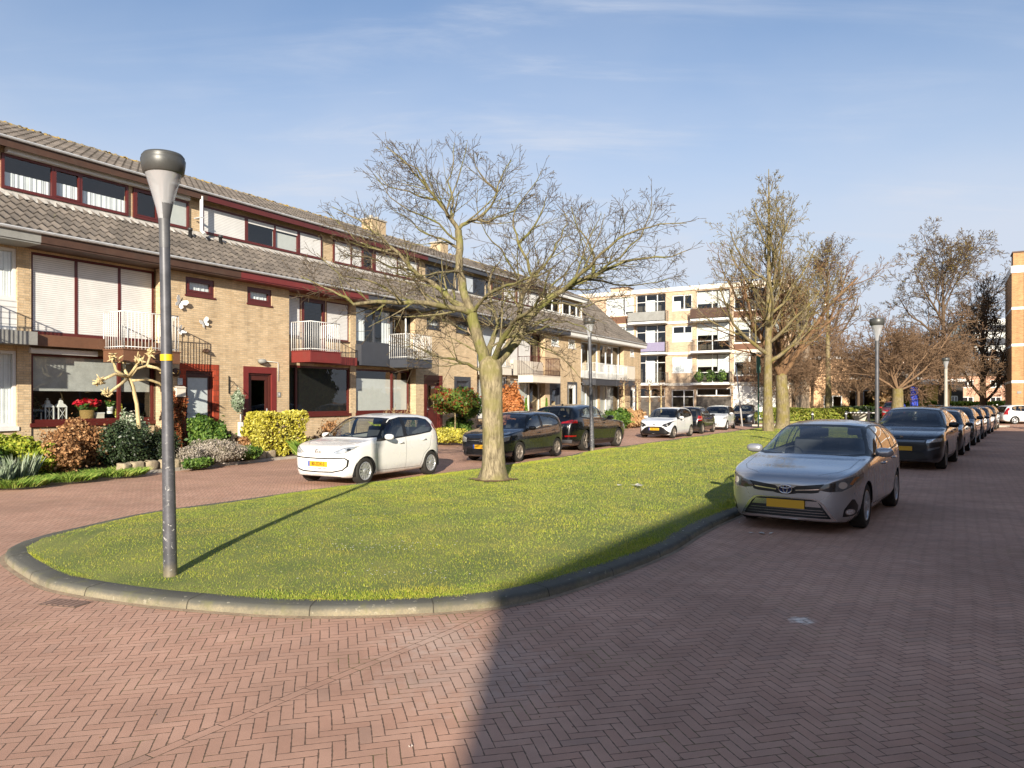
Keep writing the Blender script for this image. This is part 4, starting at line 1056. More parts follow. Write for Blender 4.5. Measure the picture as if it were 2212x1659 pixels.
    for sd in (-1, 1):
        mb = MB(); yb = surf_y(mxp, mz-.03)*.95; o_ = (mxp, sd*(yb+.15), mz+.05); s_ = S.get('ms', (.075, .115, .065))
        V = []; F = []; nu, nv = 12, 8
        for i in range(nv+1):
            ph = math.pi*i/nv
            for j in range(nu):
                th = 2*math.pi*j/nu; c1, c2 = math.sin(ph)*math.cos(th), math.cos(ph)
                def se(q, k=.75): return math.copysign(abs(q)**k, q)
                xx = se(c1)*s_[0]; xx = min(xx, s_[0]*.45)
                V.append((o_[0]+xx+.03, o_[1]+se(c2)*s_[1], o_[2]+se(math.sin(ph)*math.sin(th))*s_[2]))
        for i in range(nv):
            for j in range(nu): F.append((i*nu+j, i*nu+(j+1) % nu, (i+1)*nu+(j+1) % nu, (i+1)*nu+j))
        mb.add(V, F, 0, True); mb.add([(mxp-.01, sd*(yb-.02), mz-.03), (mxp+.06, sd*(yb-.02), mz-.03), (mxp+.06, sd*(yb+.1), mz+.02), (mxp-.01, sd*(yb+.1), mz+.02), (mxp-.01, sd*(yb-.02), mz+.0), (mxp+.06, sd*(yb-.02), mz+.0), (mxp+.06, sd*(yb+.1), mz+.045), (mxp-.01, sd*(yb+.1), mz+.045)], [(0, 3, 2, 1), (4, 5, 6, 7), (0, 1, 5, 4), (1, 2, 6, 5), (2, 3, 7, 6), (3, 0, 4, 7)], 1)
        mb.build('wing_mirror', [S.get('mirm', P), M_trim], e)
        for (hx, hz), dn in zip(S.get('handles', ()), ('_d', '_r')):
            y_ = surf_y(hx, hz); mb = MB(); mb.tube([(hx-.085, sd*(y_-.012), hz), (hx-.065, sd*(y_+.022), hz+.003), (hx+.06, sd*(y_+.024), hz+.006), (hx+.08, sd*(y_-.012), hz+.004)], [.012, .016, .016, .012], 8)
            par = S.get(dn, {}).get(sd, e); mb.build('door_handle', S.get('hm', P), par)
    # plates
    for k, (px, pz, tilt, txt, wdp) in S.get('plates', {}).items():
        sg = -1 if k == 'f' else 1; h2 = .055; mb = MB(); mb.box(-wdp/2, wdp/2, -.006, .006, -h2, h2, 0)
        if S.get('eu', True) and txt != '~': mb.box(-wdp/2-.0, -wdp/2+.045, -.0085, -.006, -h2, h2, 1)
        po = mb.build('number_plate', [M_plate, M_plateb], e, (px, 0, pz)); po.rotation_euler = (tilt, 0, R(-90) if k == 'f' else R(90))
        if txt and txt != '~':
            to = text_mesh('plate_lettering', txt, .098, M_platet, po, .0015); to.rotation_euler = (R(90), 0, 0); to.location = (.02, -.0095, -.002); to.scale = (.86*min(1, 8/len(txt)), 1, 1)
    # emblem
    em = S.get('emblem')
    if em:
        kind, ex, ez, er, tl = em; mb = MB(); q = [2*math.pi*i/24 for i in range(25)]; th = er*.11
        def ell(a, b, oy=0, oz=0, t_=th): mb.tube([(0, oy+a*math.cos(v), oz+b*math.sin(v)) for v in q], t_, 6, cap=False)
        if kind == 'ovals':
            mb.lathe([(0, .004), (er*.95, .006)], 24, (0, 0, 0), 'x', 1); mb.v = [(v[0], v[1], v[2]*.72) for v in mb.v]
            ell(er, er*.70); ell(er*.33, er*.62); ell(er*.72, er*.24, 0, er*.36)
        elif kind == 'vw':
            mb.lathe([(0, .004), (er*.95, .006)], 24, (0, 0, 0), 'x', 1); ell(er, er)
            k_ = er*.9; mb.tube([(0, -.38*k_, .78*k_), (0, -.0*k_, .08*k_), (0, .38*k_, .78*k_)], th*.8, 5)
            mb.tube([(0, -.80*k_, .40*k_), (0, -.38*k_, -.66*k_), (0, 0, .0), (0, .38*k_, -.66*k_), (0, .80*k_, .40*k_)], th*.8, 5)
        elif kind == 'disc': mb.lathe([(0, -.01), (er*.8, -.008), (er, 0)], 20, (0, 0, 0), 'x'); ell(er*.5, er*.5, t_=th*.6)
        elif kind == 'chev': mb.tube([(0, -er, -er*.1), (0, 0, er*.8), (0, er, -er*.1)], th*1.4, 5); mb.tube([(0, -er, -er*.8), (0, 0, er*.1), (0, er, -er*.8)], th*1.4, 5)
        elif kind == 'dia': mb.tube([(0, -er*.6, 0), (0, 0, er), (0, er*.6, 0), (0, 0, -er), (0, -er*.6, 0)], th*1.3, 5)
        eo = mb.build('emblem', [M_chrome, M_navyem if kind == 'ovals' else P], e, (ex, 0, ez)); eo.rotation_euler = (0, tl, 0)
    for fn in S.get('extra', ()): fn(e, S)
    if S.get('antenna'):
        ax_, az_ = S['antenna']; mb = MB(); mb.tube([(ax_, 0, az_-.02), (ax_+.14, 0, az_+.16)], [.006, .003], 5); mb.box(ax_-.04, ax_+.03, -.02, .02, az_-.02, az_+.015); mb.build('antenna', M_trim, e)
    for sd in (-1, 1):
        if 'rails' in S:
            a, b = S['rails']; mb = MB(); N_ = 10
            mb.tube([(a+(b-a)*i/N_, sd*(frw(a+(b-a)*i/N_)*.93), ft(a+(b-a)*i/N_)-.03+.045*math.sin(math.pi*i/N_)**.3) for i in range(N_+1)], .012, 6); mb.build('roof_rail', S.get('railm', M_trim), e)
    return e
def place(e, ox, oy, dx, dy):
    """origin (front of the car, x running to the tail) at ox,oy; tail direction dx,dy"""
    e.location = (ox, oy, 0.0); e.rotation_euler = (0, 0, math.atan2(dy, dx)); return e
def by_wheels(e, S, p_f, p_r, sgn):
    """put the car so that the outer wheel contacts on one flank pass p_f and run towards p_r; sgn=+1: flank at +y"""
    d = Vector((p_r[0]-p_f[0], p_r[1]-p_f[1])).normalized(); n_ = Vector((-d.y, d.x)); w_ = S['W']/2*.96
    o = Vector(p_f)-d*S['wx'][0]-n_*w_*sgn; return place(e, o.x, o.y, d.x, d.y)

# --- estate car, silver (near right)
M_silver = paint('silver_metallic_paint', 'b0b0b2', .6, .24)
def off(poly, dx=0, dz=0): return [(p[0]+dx, p[1]+dz) for p in poly]
W1 = .88
est = dict(name='estate_car', label='silver estate car parked nearest on the right, blurred yellow plate', L=4.56, H=1.475, W=1.76, paint=M_silver, wr=.317, ww=.205, gap=.045, wx=(.95, 3.55), wheel='twin', rimm=M_rim,
 top=[(0,.65),(.02,.715),(.06,.75),(.14,.785),(.3,.825),(.6,.87),(.95,.93),(1.2,.968),(1.32,1.01),(1.6,1.16),(1.95,1.325),(2.2,1.415),(2.45,1.455),(2.9,1.475),(3.5,1.455),(4.0,1.41),(4.22,1.37),(4.36,1.2),(4.46,1.0),(4.52,.9),(4.55,.75),(4.56,.6)],
 bot=[(0,.185),(.05,.165),(.3,.15),(.6,.165),(4.0,.19),(4.4,.25),(4.56,.36)],
 belt=[(0,.61),(.05,.715),(.15,.765),(.4,.82),(.8,.88),(1.2,.93),(1.6,.94),(2.5,.955),(3.5,1.0),(4.2,1.03),(4.4,.97),(4.56,.56)],
 wid=[(0,.40),(.006,.52),(.03,.64),(.08,.76),(.17,.86),(.3,.925),(.5,.965),(.9,.99),(1.6,1.0),(3.4,1.0),(3.9,.975),(4.25,.915),(4.45,.82),(4.53,.72),(4.56,.6)],
 rw=[(0,.8),(1.2,.80),(1.4,.76),(1.9,.69),(2.4,.655),(3.3,.655),(4.0,.64),(4.3,.66),(4.56,.7)],
 side=[([(1.42,.30),(2.42,.28),(2.42,1.38),(2.05,1.36),(1.40,1.02),(1.33,.92)],'door_front'),([(2.42,.28),(3.12,.30),(3.30,.62),(3.56,.78),(3.62,1.02),(3.42,1.38),(2.42,1.38)],'door_rear')]+
   [(q,'seam') for q in strips([(1.32,.95),(1.36,.60),(1.42,.30),(3.10,.28),(3.24,.55),(3.50,.74),(3.58,.98)],.009)+strips([(2.42,.28),(2.42,.96)],.009)]+
   [([(1.36,.985),(1.62,.945),(2.6,.965),(3.6,1.015),(3.98,1.05),(3.94,1.13),(3.62,1.325),(3.2,1.385),(2.6,1.40),(2.2,1.36),(1.88,1.235),(1.55,1.085)],'trim'),
    ([(1.70,.975),(2.36,.985),(2.36,1.355),(2.25,1.345),(1.95,1.235),(1.72,1.115)],'side_window'),([(2.47,.988),(3.12,1.018),(3.10,1.36),(2.62,1.375),(2.47,1.37)],'rear_side_window'),
    ([(3.20,1.025),(3.48,1.04),(3.46,1.30),(3.35,1.335),(3.18,1.355)],'rear_side_window'),([(3.56,1.045),(3.90,1.07),(3.86,1.12),(3.60,1.27),(3.54,1.28)],'rear_side_window')],
 ws=dict(x=(1.27,2.5), trim=[(-.79,.985),(-.60,.968),(0,.962),(.60,.968),(.79,.985),(.735,1.11),(.64,1.29),(.585,1.385),(.35,1.405),(0,1.41),(-.35,1.405),(-.585,1.385),(-.64,1.29),(-.735,1.11)],
   glass=[(-.745,1.01),(-.5,.99),(0,.985),(.5,.99),(.745,1.01),(.69,1.13),(.605,1.28),(.555,1.355),(.3,1.375),(0,1.38),(-.3,1.375),(-.555,1.355),(-.605,1.28),(-.69,1.13)]),
 rg=dict(x=(4.1,4.5), trim=[(-.6,1.02),(.6,1.02),(.52,1.33),(-.52,1.33)], glass=[(-.56,1.05),(.56,1.05),(.49,1.30),(-.49,1.30)]),
 front=[([(.0,.60),(.10,.602),(.14,.63),(.42,.666),(.50,.676),(.43,.56),(.36,.545),(.16,.535),(.10,.52),(0,.51)],'grille|'),([(-.0,.60),(-.10,.602),(-.14,.63),(-.42,.666),(-.50,.676),(-.43,.56),(-.36,.545),(-.16,.535),(-.10,.52),(0,.51)],'grille|'),
   (strip([(.13,.572),(.30,.588),(.52,.612)],.014),'grille:chrome'),
   ([(.42,.592),(.50,.672),(.64,.722),(.80,.775),(.872,.80),(.85,.715),(.79,.635),(.70,.585),(.56,.572)],'headlight'),
   ([(.42,.592),(.50,.665),(.63,.70),(.63,.585),(.56,.574)],'headlight:lampd'),(circ(.71,.665,.046,16),'headlight:lampw'),([(.775,.675),(.80,.665),(.845,.76),(.82,.765)],'headlight:amber'),
   ([(-.64,.185),(-.50,.40),(-.43,.462),(-.36,.472),(0,.475),(.36,.472),(.43,.462),(.50,.40),(.64,.185),(0,.175)],'chrome|'),([(-.58,.215),(-.455,.40),(-.40,.448),(-.34,.458),(0,.460),(.34,.458),(.40,.448),(.455,.40),(.58,.215),(0,.21)],'air_intake|'),
   ([(-.46,.36),(-.41,.435),(.41,.435),(.46,.36)],'air_intake:silver|')]+[(strip([(-.53+.025*k,.245+.036*k),(.53-.025*k,.245+.036*k)],.006),'air_intake:silver|') for k in range(3)]+
   [([(-.60,.178),(-.55,.20),(.55,.20),(.60,.178)],'silver|'),([(-.70,.10),(.70,.10),(.66,.17),(-.66,.17)],'trim|'),
   ([(.70,.24),(.845,.25),(.855,.30),(.82,.47),(.80,.475),(.72,.34)],'trim'),(circ(.775,.305,.042,14),'chrome'),(circ(.775,.305,.031,12),'fog_light')],
 plan=[(q,'seam') for q in strips([(.13,.40),(.30,.62),(.55,.71),(1.15,.74)],.007)],
 rear=[([(.55,.85),(.80,.90),(.84,1.02),(.60,1.0)],'tail_light')],
 hl=M_lampm, cab=(1.35,4.2), zs=.93, mirror=(1.72,.97), ms=(.085,.125,.07), handles=((2.25,.83),(3.2,.86)), plates={'f':(-.012,.385,0,'~',.50)}, emblem=('ovals',-.014,.585,.088,R(-10)), rails=None, whl=-1)
est.pop('rails')

def scaled(S0, L, H, W, **k):
    """the same body drawn to another length, height and width"""
    a, b, c = L/S0['L'], H/S0['H'], W/S0['W']; S = dict(S0); S.update(L=L, H=H, W=W)
    for q in ('top', 'bot', 'belt'): S[q] = [(x*a, z*b) for x, z in S0[q]]
    for q in ('wid', 'rw'): S[q] = [(x*a, v) for x, v in S0[q]]
    S['side'] = [([(x*a, z*b) for x, z in p], key) for p, key in S0['side']]
    for q in ('front', 'rear'): S[q] = [([(y*c, z*b) for y, z in p], key) for p, key in S0.get(q, ())]
    S['plan'] = [([(x*a, y*c) for x, y in p], key) for p, key in S0.get('plan', ())]
    for q in ('ws', 'rg'):
        if q in S0: S[q] = dict(x=tuple(x*a for x in S0[q]['x']), trim=[(y*c, z*b) for y, z in S0[q]['trim']], glass=[(y*c, z*b) for y, z in S0[q]['glass']])
    S['wx'] = tuple(x*a for x in S0['wx']); S['cab'] = tuple(x*a for x in S0['cab']); S['mirror'] = (S0['mirror'][0]*a, S0['mirror'][1]*b)
    S['handles'] = tuple((x*a, z*b) for x, z in S0['handles']); S['zs'] = S0['zs']*b
    if 'fx' in S0: S['fx'] = S0['fx']*a
    S.update(k); return S
c1 = car(est); by_wheels(c1, est, (4.98, 10.42), (6.46, 12.5), -1)

# --- small white city car (near left)
M_whitep = paint('white_car_paint', 'e4e3df', 0, .25)
city = dict(name='small_hatchback', label='small white hatchback with plate 80-ZDX-5 parked beside the big tree', group=None, L=3.54, H=1.49, W=1.64, paint=M_whitep, wr=.29, ww=.185, gap=.04, wx=(.585, 3.0), wheel='cap', rimm=M_rim,
 top=[(0,.64),(.015,.72),(.05,.785),(.12,.825),(.25,.86),(.45,.90),(.65,.93),(.78,.958),(.9,1.02),(1.15,1.19),(1.4,1.345),(1.6,1.425),(1.85,1.465),(2.2,1.487),(2.8,1.475),(3.1,1.44),(3.25,1.38),(3.36,1.20),(3.44,1.0),(3.49,.85),(3.53,.7),(3.54,.6)],
 bot=[(0,.24),(.05,.19),(.3,.16),(3.2,.18),(3.45,.24),(3.54,.34)],
 belt=[(0,.60),(.03,.71),(.06,.755),(.15,.80),(.4,.865),(.7,.91),(1.0,.93),(2.0,.95),(2.6,.985),(3.05,1.04),(3.3,1.03),(3.45,.85),(3.54,.56)],
 wid=[(0,.46),(.006,.58),(.03,.70),(.08,.82),(.17,.90),(.3,.955),(.5,.985),(.9,1.0),(3.0,1.0),(3.2,.97),(3.38,.90),(3.48,.82),(3.53,.72),(3.54,.6)],
 rw=[(0,.8),(.78,.82),(1.0,.78),(1.45,.71),(1.9,.69),(2.9,.69),(3.2,.71),(3.54,.75)],
 side=[([(1.0,.27),(1.98,.27),(2.0,1.40),(1.5,1.32),(1.0,1.03),(.92,.85)],'door_front'),([(1.98,.27),(2.55,.27),(2.70,.55),(2.92,.70),(2.98,1.38),(2.0,1.41)],'door_rear')]+
   [(q,'seam') for q in strips([(.93,.88),(.95,.5),(1.0,.27),(2.55,.25),(2.68,.52),(2.92,.68),(3.0,.95)],.008)+strips([(1.98,.25),(2.0,.95)],.008)]+
   [([(.93,.90),(1.02,.895),(2.0,.955),(2.5,.985),(2.98,1.03),(3.10,1.10),(3.08,1.22),(2.98,1.34),(2.7,1.39),(2.0,1.41),(1.62,1.355),(1.35,1.22),(1.05,1.01)],'trim'),
    ([(1.16,.945),(1.93,.985),(1.94,1.375),(1.66,1.33),(1.38,1.20),(1.18,1.055)],'side_window'),([(2.06,.995),(2.6,1.025),(2.95,1.065),(3.04,1.12),(3.02,1.20),(2.93,1.31),(2.68,1.355),(2.07,1.375)],'rear_side_window')],
 ws=dict(x=(.84,1.9), trim=[(-.77,.99),(-.6,.972),(0,.968),(.6,.972),(.77,.99),(.72,1.10),(.64,1.28),(.575,1.385),(.35,1.405),(0,1.41),(-.35,1.405),(-.575,1.385),(-.64,1.28),(-.72,1.10)],
   glass=[(-.72,1.025),(-.5,1.0),(0,.995),(.5,1.0),(.72,1.025),(.67,1.14),(.595,1.28),(.54,1.355),(.3,1.375),(0,1.38),(-.3,1.375),(-.54,1.355),(-.595,1.28),(-.67,1.14)]),
 rg=dict(x=(3.1,3.5), trim=[(-.62,.86),(.62,.86),(.56,1.34),(-.56,1.34)], glass=[(-.56,.95),(.56,.95),(.50,1.30),(-.50,1.30)]),
 front=[([(.40,.70),(.47,.665),(.58,.665),(.69,.70),(.76,.765),(.79,.83),(.72,.825),(.58,.79),(.47,.745)],'headlight'),(circ(.615,.735,.048,14),'headlight:lampw'),(circ(.71,.765,.028,10),'headlight:lampd'),(circ(.475,.70,.022,10),'headlight:lampw'),
   (strip([(.09,.695),(.41,.697)],.009),'trim')]+
   [(q,'trim|') for q in strips([(-.66,.59),(-.3,.575),(0,.57),(.3,.575),(.66,.59),(.715,.54),(.70,.42),(.62,.34),(.40,.295),(0,.285),(-.40,.295),(-.62,.34),(-.70,.42),(-.715,.54),(-.66,.59)],.027)]+
   [([(-.58,.20),(.58,.20),(.50,.165),(-.50,.165)],'air_intake|')]+[([(y0,.352),(y0+.10,.352),(y0+.10,.366),(y0,.366)],'trim|') for y0 in (-.24,-.10,.04,.18)],
 plan=[(q,'seam') for q in strips([(.20,.44),(.40,.60),(.74,.68)],.007)],
 rear=[([(.60,.72),(.78,.72),(.74,1.25),(.66,1.25)],'tail_light')],
 cab=(.95,3.2), zs=.90, mirror=(1.22,.94), ms=(.08,.11,.065), handles=((1.80,.83),(2.68,.87)), plates={'f':(-.012,.455,0,'80-ZDX-5',.52)}, emblem=('vw',-.002,.70,.072,R(-14)), whl=-1)
c2 = car(city); by_wheels(c2, city, (-3.12, 15.75), (-1.95, 17.9), -1)

# --- compact hatchback body used for several parked cars
def hatch(name, label, L, H, W, pt, wheel, rimm, front, **k):
    S = scaled(city, L, H, W, name=name, label=label, paint=pt, wheel=wheel, rimm=rimm, fx=.75)
    S['emblem'] = None; S['plates'] = {}
    S['front'] = front; S.update(k); return S
def sc_(polys, c, b): return [([(y*c, z*b) for y, z in p], key) for p, key in polys]
F_polo = [([(-.50,.60),(.50,.60),(.48,.70),(-.48,.70)],'grille|'),(strip([(-.49,.63),(.49,.63)],.010),'grille:chrome|'),([(.50,.59),(.66,.59),(.78,.65),(.79,.78),(.70,.765),(.50,.71)],'headlight'),(circ(.62,.665,.04,12),'headlight:lampw'),
   ([(-.52,.24),(.52,.24),(.48,.40),(-.48,.40)],'air_intake|'),([(.58,.27),(.75,.28),(.73,.38),(.58,.36)],'trim'),(circ(.66,.32,.032,12),'fog_light')]
M_navy = paint('dark_navy_paint', '20242e', .3, .24); M_blackp = paint('black_car_paint', '0c0d10', .1, .22); M_darkgrey = paint('graphite_grey_paint', '2a2e35', .6, .26)
M_silver2 = paint('light_silver_paint', 'b9bcbe', .6, .28); M_blue = paint('dark_blue_paint', '1b2536', .4, .24); M_white2 = paint('white_paint_dusty', 'd6d8d8', 0, .28)
polo = hatch('hatchback', 'dark navy hatchback half hidden by the big tree trunk', 3.97, 1.46, 1.68, M_navy, 'five', M_rimd, F_polo, plates={'f':(-.010,.46,0,'5-KSB-27',.52)}, emblem=('vw',.0,.615,.06,R(-8)), wr=.3, wx=(.80,3.27), mirm=M_trim, hm=M_trim)
c3 = car(polo); by_wheels(c3, polo, (.21, 21.5), (1.40, 23.6), -1)
F_aygo = [([(-.60,.19),(-.74,.26),(-.46,.50),(-.30,.56),(.30,.56),(.46,.50),(.74,.26),(.60,.19),(0,.17)],'air_intake|'),([(.38,.60),(.58,.52),(.72,.62),(.80,.82),(.62,.74),(.45,.68)],'headlight'),(circ(.62,.63,.035,10),'headlight:lampw'),
   (strip([(.10,.545),(.40,.55)],.012),'trim')]
aygo = hatch('city_car', 'white city car with black lower grille facing the camera, behind the black sport utility car', 3.46, 1.46, 1.62, M_white2, 'ten', M_rimd, F_aygo, plates={'f':(-.010,.44,0,'XB-173-R',.50)}, emblem=('ovals',-.004,.63,.06,R(-10)), hl=M_lampd, wx=(.56,2.90))
c4 = car(aygo); by_wheels(c4, aygo, (7.6, 34.7), (8.87, 36.7), -1)
R_small = [([(.60,.70),(.80,.70),(.80,.95),(.66,.97)],'tail_light'),([(.64,.76),(.78,.77),(.78,.81),(.64,.80)],'lampw')]
blk = hatch('city_car', 'black city car seen from behind, between two white cars', 3.46, 1.46, 1.62, M_blackp, 'ten', M_rimd, F_aygo, rear=R_small, wx=(.56, 2.90))
c5 = car(blk); d = Vector((11.3-10.15, 41.5-39.45)).normalized(); nrm = Vector((-d.y, d.x))
o_ = Vector((10.15, 39.45))+nrm*blk['W']/2*.95+d*2.9; place(c5, o_.x, o_.y, -d.x, -d.y)
F_w2 = [([(.40,.66),(.62,.62),(.78,.70),(.78,.82),(.56,.76)],'headlight'),(circ(.62,.70,.045,12),'headlight:lampw')]+[(q,'trim|') for q in strips([(-.34,.50),(.34,.50),(.38,.30),(-.38,.30),(-.34,.50)],.025)]+[([(-.3,.34),(.3,.34),(.28,.40),(-.28,.40)],'air_intake|')]
w2 = hatch('city_car', 'small white city car with a black-outlined front grille, third white car along the houses', 3.47, 1.48, 1.62, M_white2, 'ten', M_rim, F_w2, wx=(.56, 2.9), emblem=('chev',-.004,.57,.05,R(-10)))
c6 = car(w2); by_wheels(c6, w2, (12.9, 44.4), (13.95, 46.5), -1)
F_mit = [([(-.36,.56),(.36,.56),(.32,.66),(-.32,.66)],'grille|'),([(.40,.59),(.64,.60),(.80,.79),(.62,.77),(.42,.70)],'headlight'),(circ(.58,.67,.04,12),'headlight:lampw'),([(-.5,.22),(.5,.22),(.42,.36),(-.42,.36)],'air_intake|'),(circ(.66,.30,.035,12),'fog_light')]
mit = hatch('hatchback', 'dark blue hatchback with yellow plate facing the camera at the end of the lawn', 3.9, 1.50, 1.70, M_blue, 'five', M_rim, F_mit, plates={'f':(-.012,.44,0,'',.50)}, wx=(.7, 3.2))
c7 = car(mit); place(c7, 16.2, 52.3, .38, .92)

def bonnet_creases(e, S):
    for sy in (-.22, .22):
        mb = MB(); P = []
        for i in range(9):
            x = .12+1.0*i/8; P.append((x, sy*(1+.5*i/8), interp(S['top'], x)-.004))
        mb.tube(P, .008, 5); mb.build('bonnet_crease', S['paint'], e)
# --- tall sport utility body
suv = dict(name='sport_utility_car', label='dark grey sport utility car parked behind the silver estate, blurred yellow plate', L=4.65, H=1.62, W=1.88, paint=M_darkgrey, wr=.36, ww=.235, gap=.045, wx=(.88,3.65), wheel='big', rimm=M_rimd,
 top=[(0,.68),(.015,.76),(.05,.83),(.12,.875),(.3,.93),(.6,.985),(1.0,1.03),(1.2,1.055),(1.35,1.12),(1.7,1.32),(2.05,1.49),(2.3,1.565),(2.7,1.605),(3.1,1.61),(3.7,1.575),(4.15,1.52),(4.3,1.42),(4.45,1.2),(4.56,1.08),(4.62,.95),(4.65,.75)],
 bot=[(0,.26),(.05,.22),(.3,.19),(4.2,.21),(4.5,.28),(4.65,.40)],
 belt=[(0,.64),(.05,.78),(.15,.86),(.4,.93),(.8,.985),(1.2,1.01),(2.0,1.03),(3.4,1.08),(4.2,1.13),(4.45,1.08),(4.58,.9),(4.65,.66)],
 wid=[(0,.50),(.006,.62),(.03,.74),(.08,.84),(.17,.915),(.3,.96),(.5,.985),(.9,1.0),(3.8,1.0),(4.2,.96),(4.45,.90),(4.58,.82),(4.63,.75),(4.65,.65)],
 rw=[(0,.8),(1.2,.80),(1.5,.75),(2.05,.68),(2.5,.66),(3.5,.655),(4.2,.64),(4.65,.7)],
 side=[([(1.38,.38),(2.38,.36),(2.40,1.52),(2.1,1.45),(1.5,1.14),(1.35,1.0)],'door_front'),([(2.38,.36),(3.08,.37),(3.28,.72),(3.55,.88),(3.60,1.50),(2.40,1.54)],'door_rear')]+
   [(q,'seam') for q in strips([(1.35,1.02),(1.34,.7),(1.38,.38),(3.08,.36),(3.26,.70),(3.5,.86),(3.6,1.08)],.009)+strips([(2.38,.36),(2.40,1.05)],.009)]+
   [([(.95,.18),(3.6,.18),(3.6,.34),(.95,.34)],'lower'),([(1.3,1.05),(1.5,1.03),(2.6,1.06),(3.6,1.10),(4.12,1.17),(4.0,1.30),(3.7,1.44),(3.1,1.53),(2.5,1.54),(2.15,1.49),(1.75,1.31)],'trim'),
    ([(1.72,1.07),(2.32,1.08),(2.33,1.50),(2.2,1.47),(1.95,1.37),(1.73,1.22)],'side_window'),([(2.44,1.085),(3.12,1.115),(3.10,1.49),(2.6,1.51),(2.45,1.505)],'rear_side_window'),([(3.22,1.12),(3.95,1.19),(3.88,1.28),(3.6,1.42),(3.2,1.485)],'rear_side_window')],
 ws=dict(x=(1.27,2.6), trim=[(-.86,1.085),(-.64,1.065),(0,1.06),(.64,1.065),(.86,1.085),(.80,1.21),(.70,1.41),(.635,1.52),(.38,1.545),(0,1.55),(-.38,1.545),(-.635,1.52),(-.70,1.41),(-.80,1.21)],
   glass=[(-.81,1.115),(-.55,1.09),(0,1.085),(.55,1.09),(.81,1.115),(.755,1.23),(.665,1.40),(.605,1.49),(.35,1.515),(0,1.52),(-.35,1.515),(-.605,1.49),(-.665,1.40),(-.755,1.23)]),
 rg=dict(x=(4.15,4.6), trim=[(-.66,1.13),(.66,1.13),(.58,1.47),(-.58,1.47)], glass=[(-.61,1.17),(.61,1.17),(.54,1.44),(-.54,1.44)]),
 front=[([(-.60,.60),(-.52,.80),(.52,.80),(.60,.60),(.46,.50),(-.46,.50)],'grille|'),([(-.52,.72),(.52,.72),(.54,.775),(-.54,.775)],'grille:silver|'),
   ([(.56,.70),(.88,.745),(.91,.83),(.80,.825),(.58,.785)],'headlight'),(circ(.72,.765,.03,10),'headlight:lampw'),(circ(.83,.785,.022,10),'headlight:lampw'),
   ([(-.62,.24),(.62,.24),(.50,.46),(-.50,.46)],'air_intake|'),([(.60,.50),(.86,.58),(.86,.62),(.60,.56)],'silver'),([(.70,.30),(.88,.34),(.88,.44),(.72,.42)],'trim'),(strip([(-.72,.25),(.72,.25)],.014),'silver|')],
 plan=[(q,'seam') for q in strips([(.15,.55),(.4,.74),(1.2,.80)],.007)],
 rear=[([(.50,.98),(.88,.98),(.90,1.08),(.56,1.09)],'tail_light')],
 cab=(1.45,4.2), zs=1.03, mirror=(1.78,1.08), ms=(.085,.125,.075), handles=((2.2,.93),(3.1,.96)), plates={'f':(-.012,.555,0,'~',.50)}, emblem=('disc',.03,.845,.045,R(-40)), mirm=M_trim, extra=[bonnet_creases], silver=pm('grey_trim', '6d7176', .3, .6), whl=-1)
c8 = car(suv); by_wheels(c8, suv, (11.32, 19.35), (12.95, 21.6), -1)
# black one seen from behind on the left
fp = scaled(suv, 4.73, 1.66, 1.98, name='sport_utility_car', label='black sport utility car seen from behind with a long red tail light', paint=M_blackp, wheel='big', rimm=M_rimd, wr=.37, rgm=M_cglassd,
  rear=[([(.46,.985),(.96,1.0),(.97,1.10),(.80,1.115),(.60,1.055),(.46,1.035)],'tail_light'),([(.62,.52),(.92,.53),(.92,.58),(.62,.57)],'tail_light'),([(-.80,.30),(.80,.30),(.84,.42),(-.84,.42)],'silver|'),([(-.36,.62),(.36,.62),(.33,.76),(-.33,.76)],'trim|'),([(-.46,1.0),(.46,1.0),(.46,1.015),(-.46,1.015)],'chrome|')],
  plates={}, emblem=None, rsm=M_cglassd, mirm=M_blackp, antenna=(3.7,1.64))
fp['rg'] = dict(x=(4.15,4.75), trim=[(-.74,1.15),(.74,1.15),(.66,1.56),(-.66,1.56)], glass=[(-.68,1.20),(.68,1.20),(.60,1.50),(-.60,1.50)])
fp['extra'] = []; c9 = car(fp); d = Vector((4.3-2.62, 29.0-26.25)).normalized(); nrm = Vector((-d.y, d.x))
o_ = Vector((2.62, 26.25))+nrm*fp['W']/2*.95+d*fp['wx'][1]; place(c9, o_.x, o_.y, -d.x, -d.y)
# the rest of the right-hand line
c10s = hatch('hatchback', 'dark grey hatchback right behind the dark sport utility car', 4.0, 1.50, 1.72, M_darkgrey, 'five', M_rim, F_mit, mirm=M_trim, wx=(.8, 3.3)); c10 = car(c10s)
by_wheels(c10, c10s, (14.75, 24.2), (16.2, 26.25), -1)
c11s = scaled(suv, 4.3, 1.55, 1.80, name='compact_car', label='black compact car with silver wheels, third behind the silver estate', paint=M_blackp, wheel='five', rimm=M_rim, wr=.33, plates={}, emblem=None); c11s['extra'] = []; c11 = car(c11s)
by_wheels(c11, c11s, (18.35, 29.35), (19.95, 31.6), -1)
c12s = hatch('hatchback', 'dark hatchback between the black compact and the silver hatchback', 3.9, 1.50, 1.70, M_blue, 'five', M_rimd, F_mit, wx=(.75, 3.2)); c12 = car(c12s)
by_wheels(c12, c12s, (21.7, 34.1), (23.1, 36.1), -1)
c13s = hatch('hatchback', 'light silver hatchback, last but one in the right-hand line', 4.0, 1.46, 1.72, M_silver2, 'five', M_rim, F_mit, mirm=M_trim, wx=(.8, 3.25)); c13 = car(c13s)
by_wheels(c13, c13s, (25.5, 39.5), (26.95, 41.5), -1)
c14s = hatch('hatchback', 'grey hatchback, last in the right-hand line', 4.0, 1.48, 1.72, M_darkgrey, 'ten', M_rimd, F_polo, wx=(.8, 3.25)); c14 = car(c14s)
